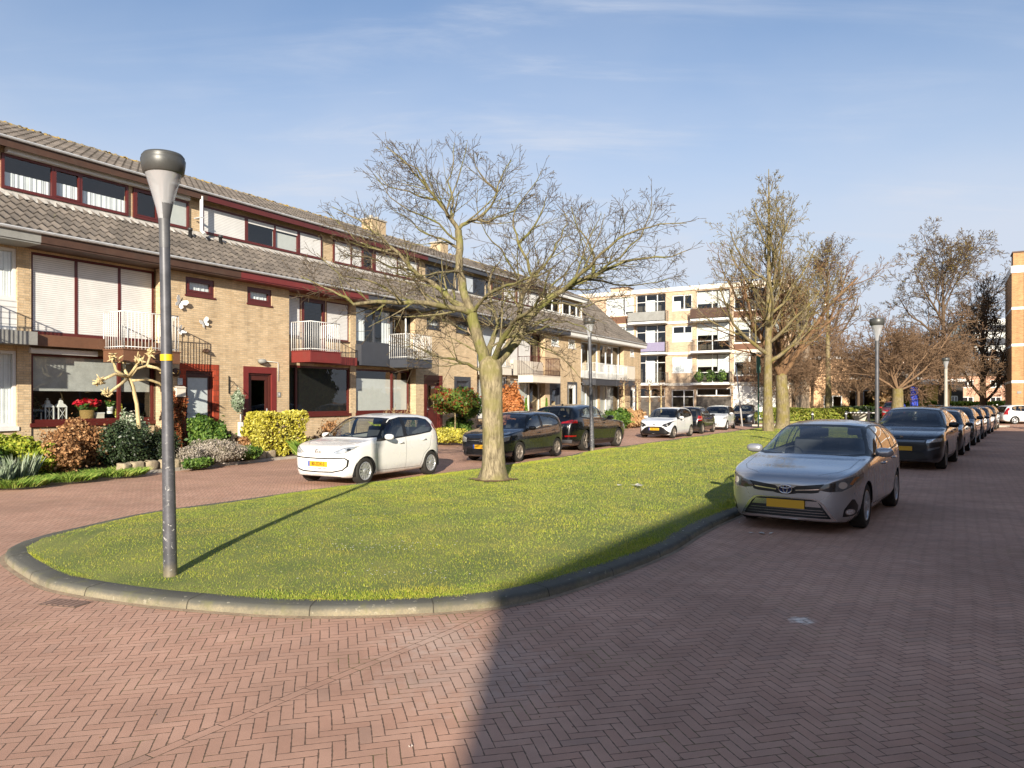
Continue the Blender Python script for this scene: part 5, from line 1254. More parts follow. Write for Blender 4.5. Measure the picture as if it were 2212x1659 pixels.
by_wheels(c14, c14s, (29.3, 44.8), (30.75, 46.8), -1)
c15s = hatch('hatchback', 'white hatchback standing sideways at the far right end of the street', 4.2, 1.45, 1.78, M_white2, 'five', M_rim, F_mit, wx=(.85, 3.45)); c15 = car(c15s)
place(c15, 40.9, 55.6, -.995, .09)
for i, o in enumerate((c1, c8, c10, c11, c12, c13, c14)): o['group'] = 'cars parked in line on the right'
for o in (c2, c3, c9, c4, c5, c6, c7): o['group'] = 'cars parked along the terraced houses'
# ------------------------------------------------------------ trees
M_bark = bark_mat('mossy_bark', '554c38', '8c8062', 9, '6f7030')
M_bark_up = bark_mat('grey_green_bark', '5a4e3a', '8f8262', 9, '73682f')
M_bark_b = bark_mat('brown_twigs', '5a4432', '8a6a4a', 9)
M_bark_r = bark_mat('reddish_twigs', '5e4a38', '8a6e52', 9)
M_bark_d = bark_mat('dark_twigs', '463829', '6b5742', 9)
M_twig = bark_mat('dark_fine_twigs', '40362a', '5e503c', 9)
M_bud = leaf_mat('buds', ('6b5c2c', '8a7a3a', '57482a'), .7, 0)
def polyline(mb, pts, r0, r1, n): 
    L = len(pts); mb.tube(pts, [r0+(r1-r0)*i/(L-1) for i in range(L)], n, cap=False)
def grow(mb, p, d, L, r, lev, T, rng_, bud):
    """one shoot with its side shoots; T holds the habit of the tree"""
    n = max(2, min(9, int(L/T['seg']))); pts = [Vector(p)]; q = Vector(p); d = Vector(d).normalized(); rad = [r]
    for i in range(n):
        d = (d+Vector((rng_.gauss(0, 1), rng_.gauss(0, 1), rng_.gauss(0, .8)))*T['wob']+Vector((0, 0, T['up'] if lev < 2 else T.get('up2', T['up'])))).normalized()
        q = q+d*L/n; pts.append(q.copy()); rad.append(max(T['rmin'], r*(1-(i+1)/n*T.get('tap', .72))))
    mb.tube(pts, rad, 6 if r > .05 else (4 if r > .018 else 3), cap=False, mi=0 if r > T.get('twr', 0) else 1)
    if lev >= T['lev'] or L < T['lmin']:
        if bud is not None and rng_.random() < T.get('budp', 0): bud.append((q.copy(), d.copy()))
        return
    k = T['kids'][min(lev, len(T['kids'])-1)]; k = max(1, int(k*(.75+.5*rng_.random())))
    ph = rng_.random()*6.28
    for i in range(k):
        f = T['start']+(1-T['start'])*(i+rng_.random()*.8)/k; f = min(f, .98); j = f*n; a = int(j); pos = pts[a].lerp(pts[min(a+1, n)], j-a)
        dd = (pts[min(a+1, n)]-pts[a]).normalized(); ph += 2.4+rng_.gauss(0, .4)
        u = dd.orthogonal().normalized(); v = dd.cross(u); side = u*math.cos(ph)+v*math.sin(ph)
        an = T['ang']*(.8+.4*rng_.random()); nd = dd*math.cos(an)+side*math.sin(an)
        if T.get('flat'): nd.z *= T['flat']
        grow(mb, pos, nd, L*T['lr']*(1.15-.55*f)*(.75+.5*rng_.random()), rad[min(a, n)]*T['rr'], lev+1, T, rng_, bud)
def buds_mesh(bud, s, parent, mat, seed=1):
    rs_ = np.random.RandomState(seed); V = []; 
    for p, d in bud:
        for k in range(2):
            o = np.array(p)+rs_.randn(3)*s*.6*k; a, b = rs_.randn(3), rs_.randn(3); a /= np.linalg.norm(a); b /= np.linalg.norm(b)
            V += [o-a*s*.5, o+b*s*.5, o+a*s*.5]
    if V: np_mesh('buds', np.array(V), np.arange(len(V)).reshape(-1, 3), mat, parent)
def cp(cx, cy, dY=0.0, Y0=15.3):      # where a point of the near tree stands: across, up and how far in front of or behind its trunk
    u, v = 633.6+cx*.41664, 288+cy*.41664; Y = Y0+dY; return Vector(((u-1106)/1600*Y, Y, 1.8+(864-v)/1600*Y))
rg = random.Random(11)
tr = empty('bare_tree', (-.39, 15.3, 0), 0, 'large bare spreading tree with thick pale trunk in the middle of the lawn', 'tree')
O = Vector((-.39, 15.3, 0))
mb = MB()   # trunk: fluted and flared, with bark relief in the mesh
rings = []
NT_ = 22
for (z, r, ox) in ((.05, .43, 0), (.12, .36, 0), (.22, .31, 0), (.4, .268, .0), (.7, .245, .0), (1.1, .235, -.01), (1.5, .23, -.02), (1.9, .235, -.03), (2.2, .25, -.05), (2.42, .265, -.06), (2.58, .24, -.07), (2.7, .16, -.07)):
    rings.append([(ox+(r*.93*(1+.05*math.sin(3*a+z*.8)+.03*math.sin(7*a+1+z*2)+(.10*math.sin(5*a+.5) if z < .3 else 0)))*math.cos(a), r*.93*(1+.05*math.cos(3*a+1)+.03*math.sin(9*a+z))*math.sin(a), z) for a in [2*math.pi*k/NT_ for k in range(NT_)]])
for rg_ in rings: mb.v += rg_
for i in range(len(rings)-1):
    for k in range(NT_): mb.f.append((i*NT_+k, i*NT_+(k+1) % NT_, (i+1)*NT_+(k+1) % NT_, (i+1)*NT_+k)); mb.m.append(0); mb.sm.append(True)
mb.f.append(tuple((len(rings)-1)*NT_+k for k in range(NT_))); mb.m.append(0); mb.sm.append(True)
M_trunk = bark_mat('pale_grey_bark', '574d3a', '9c8f72', 8, '767040')
mb.build('trunk', M_trunk, tr)
mb = MB(); N_ = 40; mb.v = [(-.39, 15.3, .20)]+[(-.39+(.46+.08*math.sin(3*a)+.06*math.sin(7*a+1))*math.cos(a), 15.3+(.42+.07*math.sin(4*a+2))*math.sin(a), .165) for a in [2*math.pi*k/N_ for k in range(N_)]]; mb.f = [(0, 1+k, 1+(k+1) % N_) for k in range(N_)]; mb.m = [0]*N_; mb.sm = [True]*N_
prop(mb.build('bare_soil', pm('light_soil', '7a6444', .95, var=.3, scale=9, bump=.8, bs=30)), kind='structure')
limbs = [ # points (cx, cy, depth offset), start radius, end radius
 ([(1000,1215,0),(985,1140,-.05),(955,1060,-.1),(940,1000,-.1),(925,930,-.12)], .15, .115),
 ([(925,930,-.12),(905,880,-.1),(880,810,.0),(858,720,.1),(858,640,.15),(862,560,.2),(855,500,.2)], .105, .075),
 ([(855,500,.2),(822,450,.1),(790,400,0),(745,345,-.1),(700,290,-.2),(650,230,-.3),(600,170,-.3),(540,115,-.3),(480,70,-.3)], .06, .008),
 ([(858,495,.2),(900,465,.3),(950,445,.4),(1005,400,.5),(1045,340,.6),(1060,270,.7),(1090,200,.8),(1130,140,.8)], .055, .008),
 ([(925,930,-.12),(870,912,-.3),(800,900,-.5),(700,880,-.8),(560,880,-1.0),(430,872,-1.3),(310,886,-1.5),(275,850,-1.6),(200,815,-1.7),(120,780,-1.8),(40,742,-1.9)], .085, .008),
 ([(920,925,-.12),(860,890,.0),(800,845,.2),(720,775,.4),(625,712,.6),(570,650,.7),(520,600,.8),(450,530,1.0),(380,480,1.1),(300,430,1.2),(200,380,1.3)], .09, .008),
 ([(940,920,-.1),(965,880,-.3),(1010,835,-.6),(1080,800,-.9),(1150,780,-1.2),(1230,745,-1.5),(1310,720,-1.8),(1390,660,-2.1)], .055, .008),
 ([(1025,1215,0),(1080,1160,.1),(1130,1100,.15),(1165,1055,.2),(1180,1000,.2)], .14, .115),
 ([(1180,1000,.2),(1240,940,.3),(1310,875,.4),(1400,812,.5),(1480,765,.6),(1570,735,.7),(1660,690,.8),(1760,655,.9),(1880,640,1.0),(1960,640,1.1),(2060,600,1.2)], .105, .008),
 ([(1175,1010,.2),(1172,940,.1),(1180,860,.0),(1205,790,-.1),(1235,745,-.2),(1215,660,-.3),(1165,570,-.3),(1140,480,-.3),(1150,400,-.3),(1200,330,-.3)], .075, .008),
 ([(1400,812,.5),(1470,745,.2),(1540,690,-.1),(1600,620,-.4),(1680,550,-.6),(1790,500,-.8),(1900,470,-1),(2040,465,-1.2)], .06, .008),
 ([(1555,738,.7),(1560,660,.9),(1540,590,1.1),(1500,520,1.3),(1460,450,1.5),(1440,380,1.6)], .05, .008),
 ([(1240,745,-.2),(1300,690,.1),(1350,620,.4),(1390,540,.7),(1420,470,1.0),(1400,400,1.2)], .045, .008),
 ([(1015,1200,0),(1015,1120,.3),(1040,1050,.6),(1060,980,1.0),(1030,900,1.4),(1010,800,1.8),(1040,700,2.2),(1090,620,2.6)], .10, .008),
 ([(1030,1190,0),(1065,1110,-.4),(1120,1020,-.8),(1160,960,-1.3),(1250,900,-1.8),(1300,820,-2.3),(1340,700,-2.8)], .085, .008),
 ([(960,1225,-.1),(905,1195,-.3),(840,1172,-.6),(770,1165,-.9),(690,1128,-1.2),(620,1100,-1.5),(560,1110,-1.8)], .045, .006),
 ([(985,1140,.1),(950,1080,.6),(890,1020,1.1),(820,980,1.6),(700,950,2.1),(600,940,2.5)], .055, .008),
 ([(1180,1040,.2),(1225,1090,.1),(1290,1110,0),(1360,1140,-.2),(1420,1190,-.3),(1480,1260,-.4)], .035, .006),
 ([(1240,1000,.2),(1330,960,.5),(1420,975,.8),(1500,1000,1.0),(1560,1040,1.2)], .035, .006),
 ([(860,600,.2),(800,560,.5),(740,540,.9),(650,500,1.3),(560,420,1.6),(500,380,1.8)], .04, .007),
 ([(1310,870,.4),(1330,800,.9),(1400,740,1.4),(1480,640,1.9),(1500,540,2.3)], .045, .007),
 ([(860,720,.1),(790,720,-.4),(700,735,-.8),(600,740,-1.2),(520,720,-1.5)], .035, .006),
]
limbs = [(p, a*.86, b) for p, a, b in limbs]+[(p, .03, .006) for p in (
 [(862,560,.2),(800,520,.0),(700,440,-.3),(600,400,-.6),(500,330,-.9),(420,220,-1.1)], [(745,345,-.1),(680,335,.1),(600,300,.4),(500,280,.7),(430,200,1.0)], [(950,445,.4),(1010,460,.2),(1100,420,-.1),(1190,340,-.4),(1290,190,-.7)],
 [(1050,300,.6),(1000,250,.4),(950,180,.2),(930,110,.0)], [(822,450,.1),(830,350,.4),(800,250,.7),(830,150,.9),(835,50,1.0)], [(1205,790,-.1),(1150,720,-.5),(1080,600,-.9),(1000,520,-1.2),(960,430,-1.4)],
 [(1480,760,.6),(1600,765,1.1),(1750,790,1.5),(1900,770,1.9),(2000,740,2.2)], [(1570,735,.7),(1700,640,.4),(1800,540,.1),(1850,420,-.2),(1860,330,-.3)], [(520,600,.8),(430,600,1.2),(330,560,1.5),(240,470,1.8),(150,400,2.0)], [(560,880,-1.0),(480,800,-1.2),(380,760,-1.5),(250,740,-1.7),(120,620,-1.9)],
 [(625,712,.6),(560,700,.1),(440,660,-.3),(330,640,-.7),(230,600,-1.0)], [(1310,870,.4),(1400,880,.9),(1520,900,1.3),(1640,860,1.7),(1750,850,2.0)], [(700,290,-.2),(640,180,-.5),(560,150,-.7)], [(1165,570,-.3),(1250,480,-.5),(1300,380,-.6),(1310,330,-.7)])]
T1 = dict(seg=.16, wob=.085, up=.04, up2=.03, lev=3, lmin=.10, twr=.0085, kids=(6, 5, 4), start=.15, ang=R(44), lr=.52, rr=.55, rmin=.0045, budp=.8, tap=.75)
mb = MB(); bud = []
for pts, r0, r1 in limbs:
    P = [cp(*p)-O for p in pts]
    # extra wander between the traced points
    Q = []
    for i in range(len(P)-1):
        Q.append(P[i]); L_ = (P[i+1]-P[i]).length; Q.append(P[i].lerp(P[i+1], .5)+Vector((rg.gauss(0, 1), rg.gauss(0, 1), rg.gauss(0, 1)))*L_*.045)
    Q.append(P[-1]); L = len(Q); rad = [r0+(r1-r0)*(i/(L-1))**.8 for i in range(L)]
    mb.tube(Q, rad, 9 if r0 > .06 else 6, cap=False)
    total = sum((Q[i+1]-Q[i]).length for i in range(L-1)); st = 0 if r0 < .06 else (.35 if r1 < .05 else 2)
    acc = 0
    for i in range(1, L-1):
        f = i/(L-1)
        if f < (.12 if r0 < .09 else .25) or r1 > .05: continue
        dd = (Q[i+1]-Q[i-1]).normalized(); seg_ = (Q[i]-Q[i-1]).length; k = max(1, int(seg_/.19+rg.random()))
        for j in range(k):
            ph = rg.random()*6.28; u = dd.orthogonal().normalized(); v = dd.cross(u); side = (u*math.cos(ph)+v*math.sin(ph)); side.z = side.z*.7+.15; an = R(35+28*rg.random())
            nd = dd*math.cos(an)+side*math.sin(an); pos = Q[i-1].lerp(Q[i], rg.random())
            ll = (.30+1.25*(1-f))*(.45+.8*rg.random())*(1 if total > 2 else .7); ll = min(ll, 1.45)
            grow(mb, pos, nd, ll, max(.006, min(.028, rad[i]*.5)), 1, dict(T1), rg, bud)
    grow(mb, Q[-2], (Q[-1]-Q[-2]), .5, .008, 2, T1, rg, bud)
cr_o = mb.build('crown', [M_bark, M_twig], tr); print('tree faces', len(mb.f), len(bud))
buds_mesh(bud, .022, cr_o, M_bud)

def auto_tree(name, H, zf, tr_r, T, seed, mats, nl, ang, ll, leader=True, lean=(0, 0), bud_s=0, trunk_top=None, fork=0.0):
    r_ = random.Random(seed); e = empty(name); mb = MB(); P = []; n = 9; T = dict(T)
    top = zf if not leader else H*.97
    for i in range(n+1):
        f = i/n; P.append(Vector((lean[0]*f*top+math.sin(f*5+seed)*.05*(f > 0)*tr_r*3, lean[1]*f*top+math.cos(f*4+seed)*.05*tr_r*3*(f > 0), f*top)))
    rad = [tr_r*(1.25 if i == 0 else 1)*(1-(i/n)*(.22 if not leader else .93)) for i in range(n+1)]
    mt = MB(); mt.tube(P, rad, 12, cap=False); mt.build('trunk', mats[0], e)
    bud = []
    for i in range(nl):
        f = (i+.5*r_.random())/nl; z = zf*.92+(top-zf)*f*.92 if leader else zf*(.93+.07*f); j = z/top*n; a = min(int(j), n-1); pos = P[a].lerp(P[a+1], j-a)
        ph = i*2.4+r_.gauss(0, .3); an = ang[0]+(ang[1]-ang[0])*f; dd = Vector((math.cos(ph)*math.sin(an), math.sin(ph)*math.sin(an), math.cos(an)))
        L = (ll[0]+(ll[1]-ll[0])*f)*(.8+.4*r_.random()); grow(mb, pos, dd, L, rad[a]*T.get('r0', .55), 0, T, r_, bud)
    c = mb.build('crown', [mats[1], mats[1]], e); print(name, len(mb.f))
    if bud_s: buds_mesh(bud, bud_s, c, mats[2] if len(mats) > 2 else M_bud)
    return e
def put(e, x, y, label, rz=0, sc=1, group=None, cat='tree', z=0):
    e.location = (x, y, z); e.rotation_euler = (0, 0, rz); e.scale = (sc, sc, sc) if not hasattr(sc, '__len__') else sc
    return prop(e, label, cat, group)
TU = dict(seg=.35, wob=.13, up=.10, up2=.05, lev=4, lmin=.22, kids=(7, 6, 5, 3), start=.12, ang=R(40), lr=.50, rr=.52, rmin=.010, budp=.9)
t2 = auto_tree('upright_tree', 14.6, 4.0, .27, dict(TU, up=.13, kids=(6, 6, 4, 2), rmin=.011), 5, (M_bark_up, M_bark_up), 19, (R(66), R(30)), (5.6, 1.0), bud_s=.08)
put(t2, 13.75, 39.7, 'tall upright bare tree with straight grey trunk at the far end of the lawn', .4)
TV = dict(TU, up=.06, kids=(8, 6, 5, 2), lr=.48)
t3 = auto_tree('mossy_tree', 9.5, 3.3, .40, TV, 8, (M_bark_up, M_bark_b), 7, (R(42), R(12)), (6.2, 6.0), leader=False, bud_s=.09)
put(t3, 15.75, 43.2, 'bare tree with thick mossy forked trunk, right behind the tall upright tree', 1.1)
TB = dict(seg=.5, wob=.12, up=.06, up2=.02, lev=4, lmin=.35, kids=(7, 6, 5, 3), start=.2, ang=R(40), lr=.50, rr=.55, rmin=.016, budp=.5)
t4 = auto_tree('park_tree', 14.0, 6.5, .28, TB, 21, (M_bark_up, M_bark_d), 14, (R(58), R(20)), (5.2, 2.6), bud_s=.13)
put(t4, 25.6, 60, 'park tree with pale trunk and round dark crown behind the clipped hedge', .3)
t5 = auto_tree('park_tree', 15.6, 6.4, .45, dict(TB, rmin=.02, kids=(8, 7, 5, 3), ang=R(44)), 33, (M_bark_d, M_bark_d), 13, (R(72), R(15)), (8.2, 5.0), bud_s=.16)
put(t5, 43.6, 75, 'tallest park tree with wide round crown left of the brick block', 2.0)
t6 = auto_tree('park_tree', 12.0, 1.6, .30, dict(TB, up=.14, rmin=.018), 41, (M_bark_d, M_bark_d), 20, (R(48), R(10)), (5.0, 2.0))
put(t6, 40.4, 63.5, 'dark narrow bare tree with low upward branches near the brick block', 0)
TW = dict(TB, r0=.24, rmin=.017, ang=R(48), up=.02, kids=(9, 7, 5, 3), lr=.52)
t7 = auto_tree('broad_tree', 7.4, 2.6, .42, TW, 55, (M_bark_up, M_bark_r), 8, (R(70), R(25)), (5.2, 4.6), leader=False)
put(t7, 26.0, 50, 'low broad tree with thick yellow-green trunk behind the dark sport utility car', .2)
t8 = auto_tree('small_park_tree', 9.0, 2.6, .15, TW, 61, (M_bark_d, M_bark_r), 9, (R(62), R(22)), (4.4, 3.8), leader=False)
put(t8, 31.8, 68, 'brown-twigged park tree with thin dark trunk behind the lamp post', 0)
spots = [(24.0, 63, 'small brown tree left of the pale park trunk', 1.3, .95), (21.5, 60, 'small bare tree behind the hedge near the apartment block', 2.6, .85), (30.0, 74, 'brown-twigged tree behind the concrete table', .8, 1.1), (37.5, 76, 'brown-twigged tree beside the blue post', 1.9, 1.1),
         (36.5, 62, 'brown-twigged tree right of the broad mossy tree', 3.3, .92), (46.0, 84, 'brown-twigged tree in front of the dark shed', 4.1, 1.15), (48.5, 72, 'reddish bare tree just left of the brick block', 5.0, 1.0), (52, 92, 'far brown-twigged tree behind the white sideways car', .5, 1.2), (27.6, 83, 'far brown tree behind the pale park trunk', 5.6, 1.3), (41, 92, 'far brown-twigged tree between the shed and the blue post', 2.2, 1.25), (33.5, 88, 'far brown-twigged tree behind the black bollard line', .2, 1.3)]
for i, (x, y, lb, rz, sc) in enumerate(spots): put(copy_tree(t8), x, y, lb, rz, (sc, sc, sc*(.9+.2*(i % 3))))
for o in [t8]+[o for o in COL.objects if o.name.startswith('small_park_tree')]: 
    if o.parent is None: o['group'] = 'brown-twigged trees in the park'
# ------------------------------------------------------------ shrubs
def leafcloud(rs_, n, c, r, size, shape='ell', shell=.55, aspect=1.7, up=0.0):
    """n small folded leaves spread through an uneven volume"""
    d = rs_.randn(n, 3); d /= np.linalg.norm(d, axis=1)[:, None]
    if shape == 'box':
        p = rs_.rand(n, 3)*2-1; k = rs_.randint(0, 3, n); s_ = np.sign(rs_.rand(n)-.5); m = rs_.rand(n) < .75
        p[np.arange(n)[m], k[m]] = s_[m]*(.86+.17*rs_.rand(m.sum()))
        p[:, 2] = np.where(rs_.rand(n) < .3, .9+.13*rs_.rand(n), p[:, 2])
    elif shape == 'cone':
        z = rs_.rand(n)**1.3; a = rs_.rand(n)*6.283; rr = (1-z)*(.72+.35*rs_.rand(n)); p = np.stack([np.cos(a)*rr, np.sin(a)*rr, z*2-1], 1)
    else:
        a = rs_.rand(3)*6; lump = 1+.20*np.sin(d[:, 0]*4+a[0])*np.sin(d[:, 1]*5+a[1])+.10*np.sin(d[:, 2]*7+d[:, 0]*6+a[2])+.06*np.sin(d[:, 1]*13+d[:, 0]*11)
        rad = (shell+(1-shell)*rs_.rand(n)**.5)*lump*np.where(rs_.rand(n) < .07, 1+.28*rs_.rand(n), 1); p = d*rad[:, None]
    if shape == 'box':
        nz_ = 1+.07*np.sin(p[:, 0]*5+p[:, 2]*4)+.05*np.sin(p[:, 1]*6+p[:, 0]*9+1)+.04*np.sin(p[:, 2]*11+p[:, 0]*13); p = p*nz_[:, None]*(1-.06*(np.abs(p)**4).sum(1)/2)[:, None]
    P = np.asarray(c)+p*np.asarray(r)
    nrm = d+rs_.randn(n, 3)*.7+np.array([0, 0, up]); nrm /= np.linalg.norm(nrm, axis=1)[:, None]
    t1 = np.cross(nrm, rs_.randn(n, 3)); t1 /= np.linalg.norm(t1, axis=1)[:, None]; t2_ = np.cross(nrm, t1)
    s_ = size*(.6+.8*rs_.rand(n))[:, None]
    V = np.stack([P-t1*s_*aspect*.5, P+t2_*s_*.5+nrm*s_*.12, P+t1*s_*aspect*.5, P-t2_*s_*.5+nrm*s_*.12], 1)
    return V.reshape(-1, 3)
def shrub(name, label, x, y, z, r, n, size, mat, shape='ell', seed=1, stems=6, stem_mat=None, cat='shrub', group=None, shell=.5, aspect=1.7, extra=None):
    rs_ = np.random.RandomState(seed); e = empty(name, (x, y, z), rs_.rand()*6 if shape != 'box' else TH, label, cat, group)
    V = leafcloud(rs_, n, (0, 0, r[2]), r, size, shape, shell, aspect); np_mesh('foliage', V, np.arange(len(V)).reshape(-1, 4), mat, e)
    if extra:
        for em, en, es, nm in extra:
            V = leafcloud(rs_, en, (0, 0, r[2]), tuple(q*1.03 for q in r), es, shape, .8, 1.1); np_mesh(nm, V, np.arange(len(V)).reshape(-1, 4), em, e)
    if stems:
        mb = MB(); r_ = random.Random(seed)
        for k in range(stems):
            a = k*2.4; tx, ty = math.cos(a)*r[0]*.6*r_.random(), math.sin(a)*r[1]*.6*r_.random()
            mb.tube([(tx*.15, ty*.15, -.05), (tx*.5, ty*.5, r[2]*.8), (tx, ty, r[2]*1.5)], [.014, .010, .005], 4, cap=False)
        mb.build('stems', stem_mat or M_bark_b, e)
    return e
L_green = leaf_mat('green_leaves', ('2f4a1a', '446325', '5c7a30', '7d9440'))
L_dark = leaf_mat('dark_leaves', ('1c2618', '26331f', '35452a', '4c5a3e'), .35, .1)
L_yel = leaf_mat('golden_leaves', ('97922c', 'b8b03a', 'cfc650', 'ddd674', '7d7a2a'))
L_ygr = leaf_mat('yellow_green_leaves', ('5f7420', '7f922c', 'a0a838', 'b8b848'))
L_brown = leaf_mat('dry_brown_flowers', ('6e4a2c', '8f6640', 'a87e54', 'bf9a70'), .9, .2)
L_heath = leaf_mat('grey_heather', ('8d8478', 'a89e92', '6f6a50', 'c4bab0'), .9, .1)
L_red = leaf_mat('red_creeper_leaves', ('7a3a28', '96502e', 'a8683e', '5e3a24', '8f7048'), .6, .2)
L_orange = leaf_mat('orange_beech_leaves', ('9a5a2c', 'b87440', 'c98a55', '7d4a26'), .6, .25)
L_photi = leaf_mat('mixed_red_green_leaves', ('3d5a22', '54702c', '6e8436', '7a5a2c', '8f3a22'), .45, .2)
L_silver = leaf_mat('silvery_leaves', ('7a8a70', '9aa88e', '5d7050', 'c2c8b4'), .5, .15)
L_white = leaf_mat('white_blossom', ('c9c4b0', 'dcd8c6', 'b4ae98'), .7, .2)
L_conif = leaf_mat('conifer_green', ('4a6a20', '64862c', '86a03a'), .6, .15)
L_redfl = leaf_mat('red_flowers', ('a80f1c', 'c8142a', 'd8283c'), .5, .2)
L_straw = leaf_mat('dry_grass_blades', ('b08c60', 'c4a478', 'a87c54'), .9, .2)
L_grassy = leaf_mat('garden_grass', ('56772a', '6d8c34', '88a044', 'a4a858'), .7, .3)
def rs_at(t, s): return row(t, s)
def tuft(name, label, x, y, z, r, n, h, w_, mat, seed=1, cat='plant', lean=.35, group=None):
    rs_ = np.random.RandomState(seed); a = rs_.rand(n)*6.283; rr = np.sqrt(rs_.rand(n))*r; px, py = np.cos(a)*rr, np.sin(a)*rr
    hh = h*(.55+.6*rs_.rand(n)); la_ = a+rs_.randn(n)*.6; ln_ = lean*hh*rs_.rand(n)*1.6; V = np.zeros((n, 4, 3)); b = rs_.rand(n)*6.283
    cx_, sx_ = np.cos(b)*w_/2, np.sin(b)*w_/2
    V[:, 0] = np.stack([px-cx_, py-sx_, np.zeros(n)], 1); V[:, 1] = np.stack([px+cx_, py+sx_, np.zeros(n)], 1)
    V[:, 2] = np.stack([px+cx_*.7+np.cos(la_)*ln_*.4, py+sx_*.7+np.sin(la_)*ln_*.4, hh*.6], 1); V[:, 3] = np.stack([px+np.cos(la_)*ln_, py+np.sin(la_)*ln_, hh], 1)
    o = np_mesh(name, V.reshape(-1, 3), np.arange(4*n).reshape(-1, 4), mat); o.location = (x, y, z); return prop(o, label, cat, group)
# garden strip: ground along the row, from the paving edge to the facade
gl_pts = []
GF = [(-13.2, 9.5), (-10.55, 15.1), (-9.1, 17.6), (-7.1, 22.2), (-3.7, 28.6), (-.2, 35.6), (4.4, 45.2), (8.2, 53.2), (9.5, 56.0)]
mb = MB()
for i, (x, y) in enumerate(GF):
    t_ = x*.5025+y*.8646+22.3*.5025; bx_, by_ = row(t_, .12); mb.v += [(x, y, -.02), (x, y, .07), (x+(bx_-x)*.3, y+(by_-y)*.3, .20), (bx_, by_, .30)]
for i in range(len(GF)-1):
    for k in range(3): a = i*4+k; mb.f.append((a, a+4, a+5, a+1)); mb.m.append(0); mb.sm.append(k > 0)
prop(mb.build('garden_soil', M_soil), kind='structure')
def gfpt(f):      # point on the garden front edge; f counts along GF
    i = min(int(f), len(GF)-2); q = f-i; return (GF[i][0]+(GF[i+1][0]-GF[i][0])*q, GF[i][1]+(GF[i+1][1]-GF[i][1])*q)
# kerb of the gardens
mb = MB()
for i in range(len(GF)-1):
    a, b = Vector(GF[i]), Vector(GF[i+1]); d = (b-a).normalized(); nr = Vector((-d.y, d.x))
    mb.prismz([tuple(a-nr*.09), tuple(b-nr*.09), tuple(b), tuple(a)], -.02, .075)
prop(mb.build('garden_kerb', M_conc), kind='structure')
# paved path across the gardens at each pair of front doors
M_tiles = pm('path_tiles', '9a8a78', .9, var=.15, scale=6, bump=.3, dirt=.2)
for k, C in enumerate((C1, C2, C3)):
    a, b = row(C-1.9, .0), row(C+1.9, .0)
    if k == 0: continue
    mb = MB(); c_, d_ = row(C+1.9, -3.2), row(C-1.9, -3.2); mb.add([(*a, .33), (*b, .33), (*c_, .10), (*d_, .10)], [(0, 3, 2, 1)]); prop(mb.build('garden_path', M_tiles), kind='structure')
n_st = 0
M_stone = pm('natural_stone', 'a09278', .9, var=.25, scale=7, bump=.9, bs=22, dirt=.3)
def stone(x, y, z, sx, sy, sz, rz, seed):
    r_ = random.Random(seed); bm = bmesh.new(); bmesh.ops.create_icosphere(bm, subdivisions=3, radius=1)
    for v in bm.verts:
        c = v.co; k = .42; c.x = math.copysign(abs(c.x)**k, c.x); c.y = math.copysign(abs(c.y)**k, c.y); c.z = math.copysign(abs(c.z)**k, c.z)
        c *= .86+.10*math.sin(c.x*3+seed)*math.cos(c.y*4+seed*2)+.05*math.sin(c.z*9+c.x*7+seed)
        c.x *= sx; c.y *= sy; c.z *= sz
    for f in bm.faces: f.smooth = True
    me = bpy.data.meshes.new('garden_stone'); bm.to_mesh(me); bm.free(); me.materials.append(M_stone)
    o = bpy.data.objects.new('garden_stone', me); COL.objects.link(o); o.location = (x, y, z); o.rotation_euler = (r_.uniform(-.06, .06), r_.uniform(-.06, .06), rz); return o
sf_ = 1.95; f = 1.92; i = 0
E_ = Vector((GF[2][0], GF[2][1])); E2 = Vector((GF[3][0], GF[3][1])); tot = (E2-E_).length; s_ = 0
while s_ < tot+.1:
    w_ = random.uniform(.12, .22); p = E_.lerp(E2, min(1, s_/tot)); d = (E2-E_).normalized(); nr = Vector((-d.y, d.x))
    q = p+nr*.16
    o = stone(q.x, q.y, .13+.03*random.random(), w_, .15, .15+.05*random.random(), math.atan2(d.y, d.x), i)
    where = ['behind the lamp post', 'below the dark shrub', 'in front of the grey heather', 'below the heather', 'near the yellow hedge'][min(4, int(5*s_/tot))]
    tone = ['squarish pale', 'low rounded', 'rough tan', 'broad grey', 'chipped buff', 'tall narrow', 'weathered'][i % 7]
    prop(o, '%s edging stone %s' % (tone, where), 'stone', 'stones edging the front garden'); s_ += w_*1.95; i += 1
for k in range(5):      # the return at the end of the stone edging
    p = E2+Vector((-.8646, .5025))*(.3+.36*k); o = stone(p.x, p.y, .15, .17, .15, .17, TH+1.57, 50+k); prop(o, ['first', 'second', 'third', 'fourth', 'innermost'][k]+' stone of the return edging beside the yellow hedge', 'stone', 'stones edging the front garden')
def G(t, s, z=.12): return (*row(t, s), z)
# --- plants in front of the two near houses, placed along the row (t) and out from the wall (-s)
shrub('yellow_green_shrub', 'yellow-green shrub at the left edge below the white window', *G(19.9, -1.0), (.7, .6, .45), 5200, .055, L_ygr, seed=2)
shrub('yellow_green_shrub', 'low lime-green shrub left of the dry hydrangea', *G(20.1, -1.9), (.42, .4, .36), 3000, .06, L_ygr, seed=3)
shrub('green_shrub', 'dark green leafy plant at the very left of the front garden', *G(19.0, -1.7), (.6, .5, .38), 3500, .06, L_green, seed=4)
hy = shrub('dry_hydrangea', 'dry brown hydrangea bush under the big window', *G(21.4, -1.25), (.85, .65, .58), 8500, .05, L_brown, seed=5, stems=30, shell=.35, aspect=1.1)
shrub('dry_hydrangea', 'smaller dry brown hydrangea beside the lime-green shrub', *G(20.6, -2.0), (.5, .45, .42), 3200, .05, L_brown, seed=15, stems=16, shell=.35, aspect=1.1)
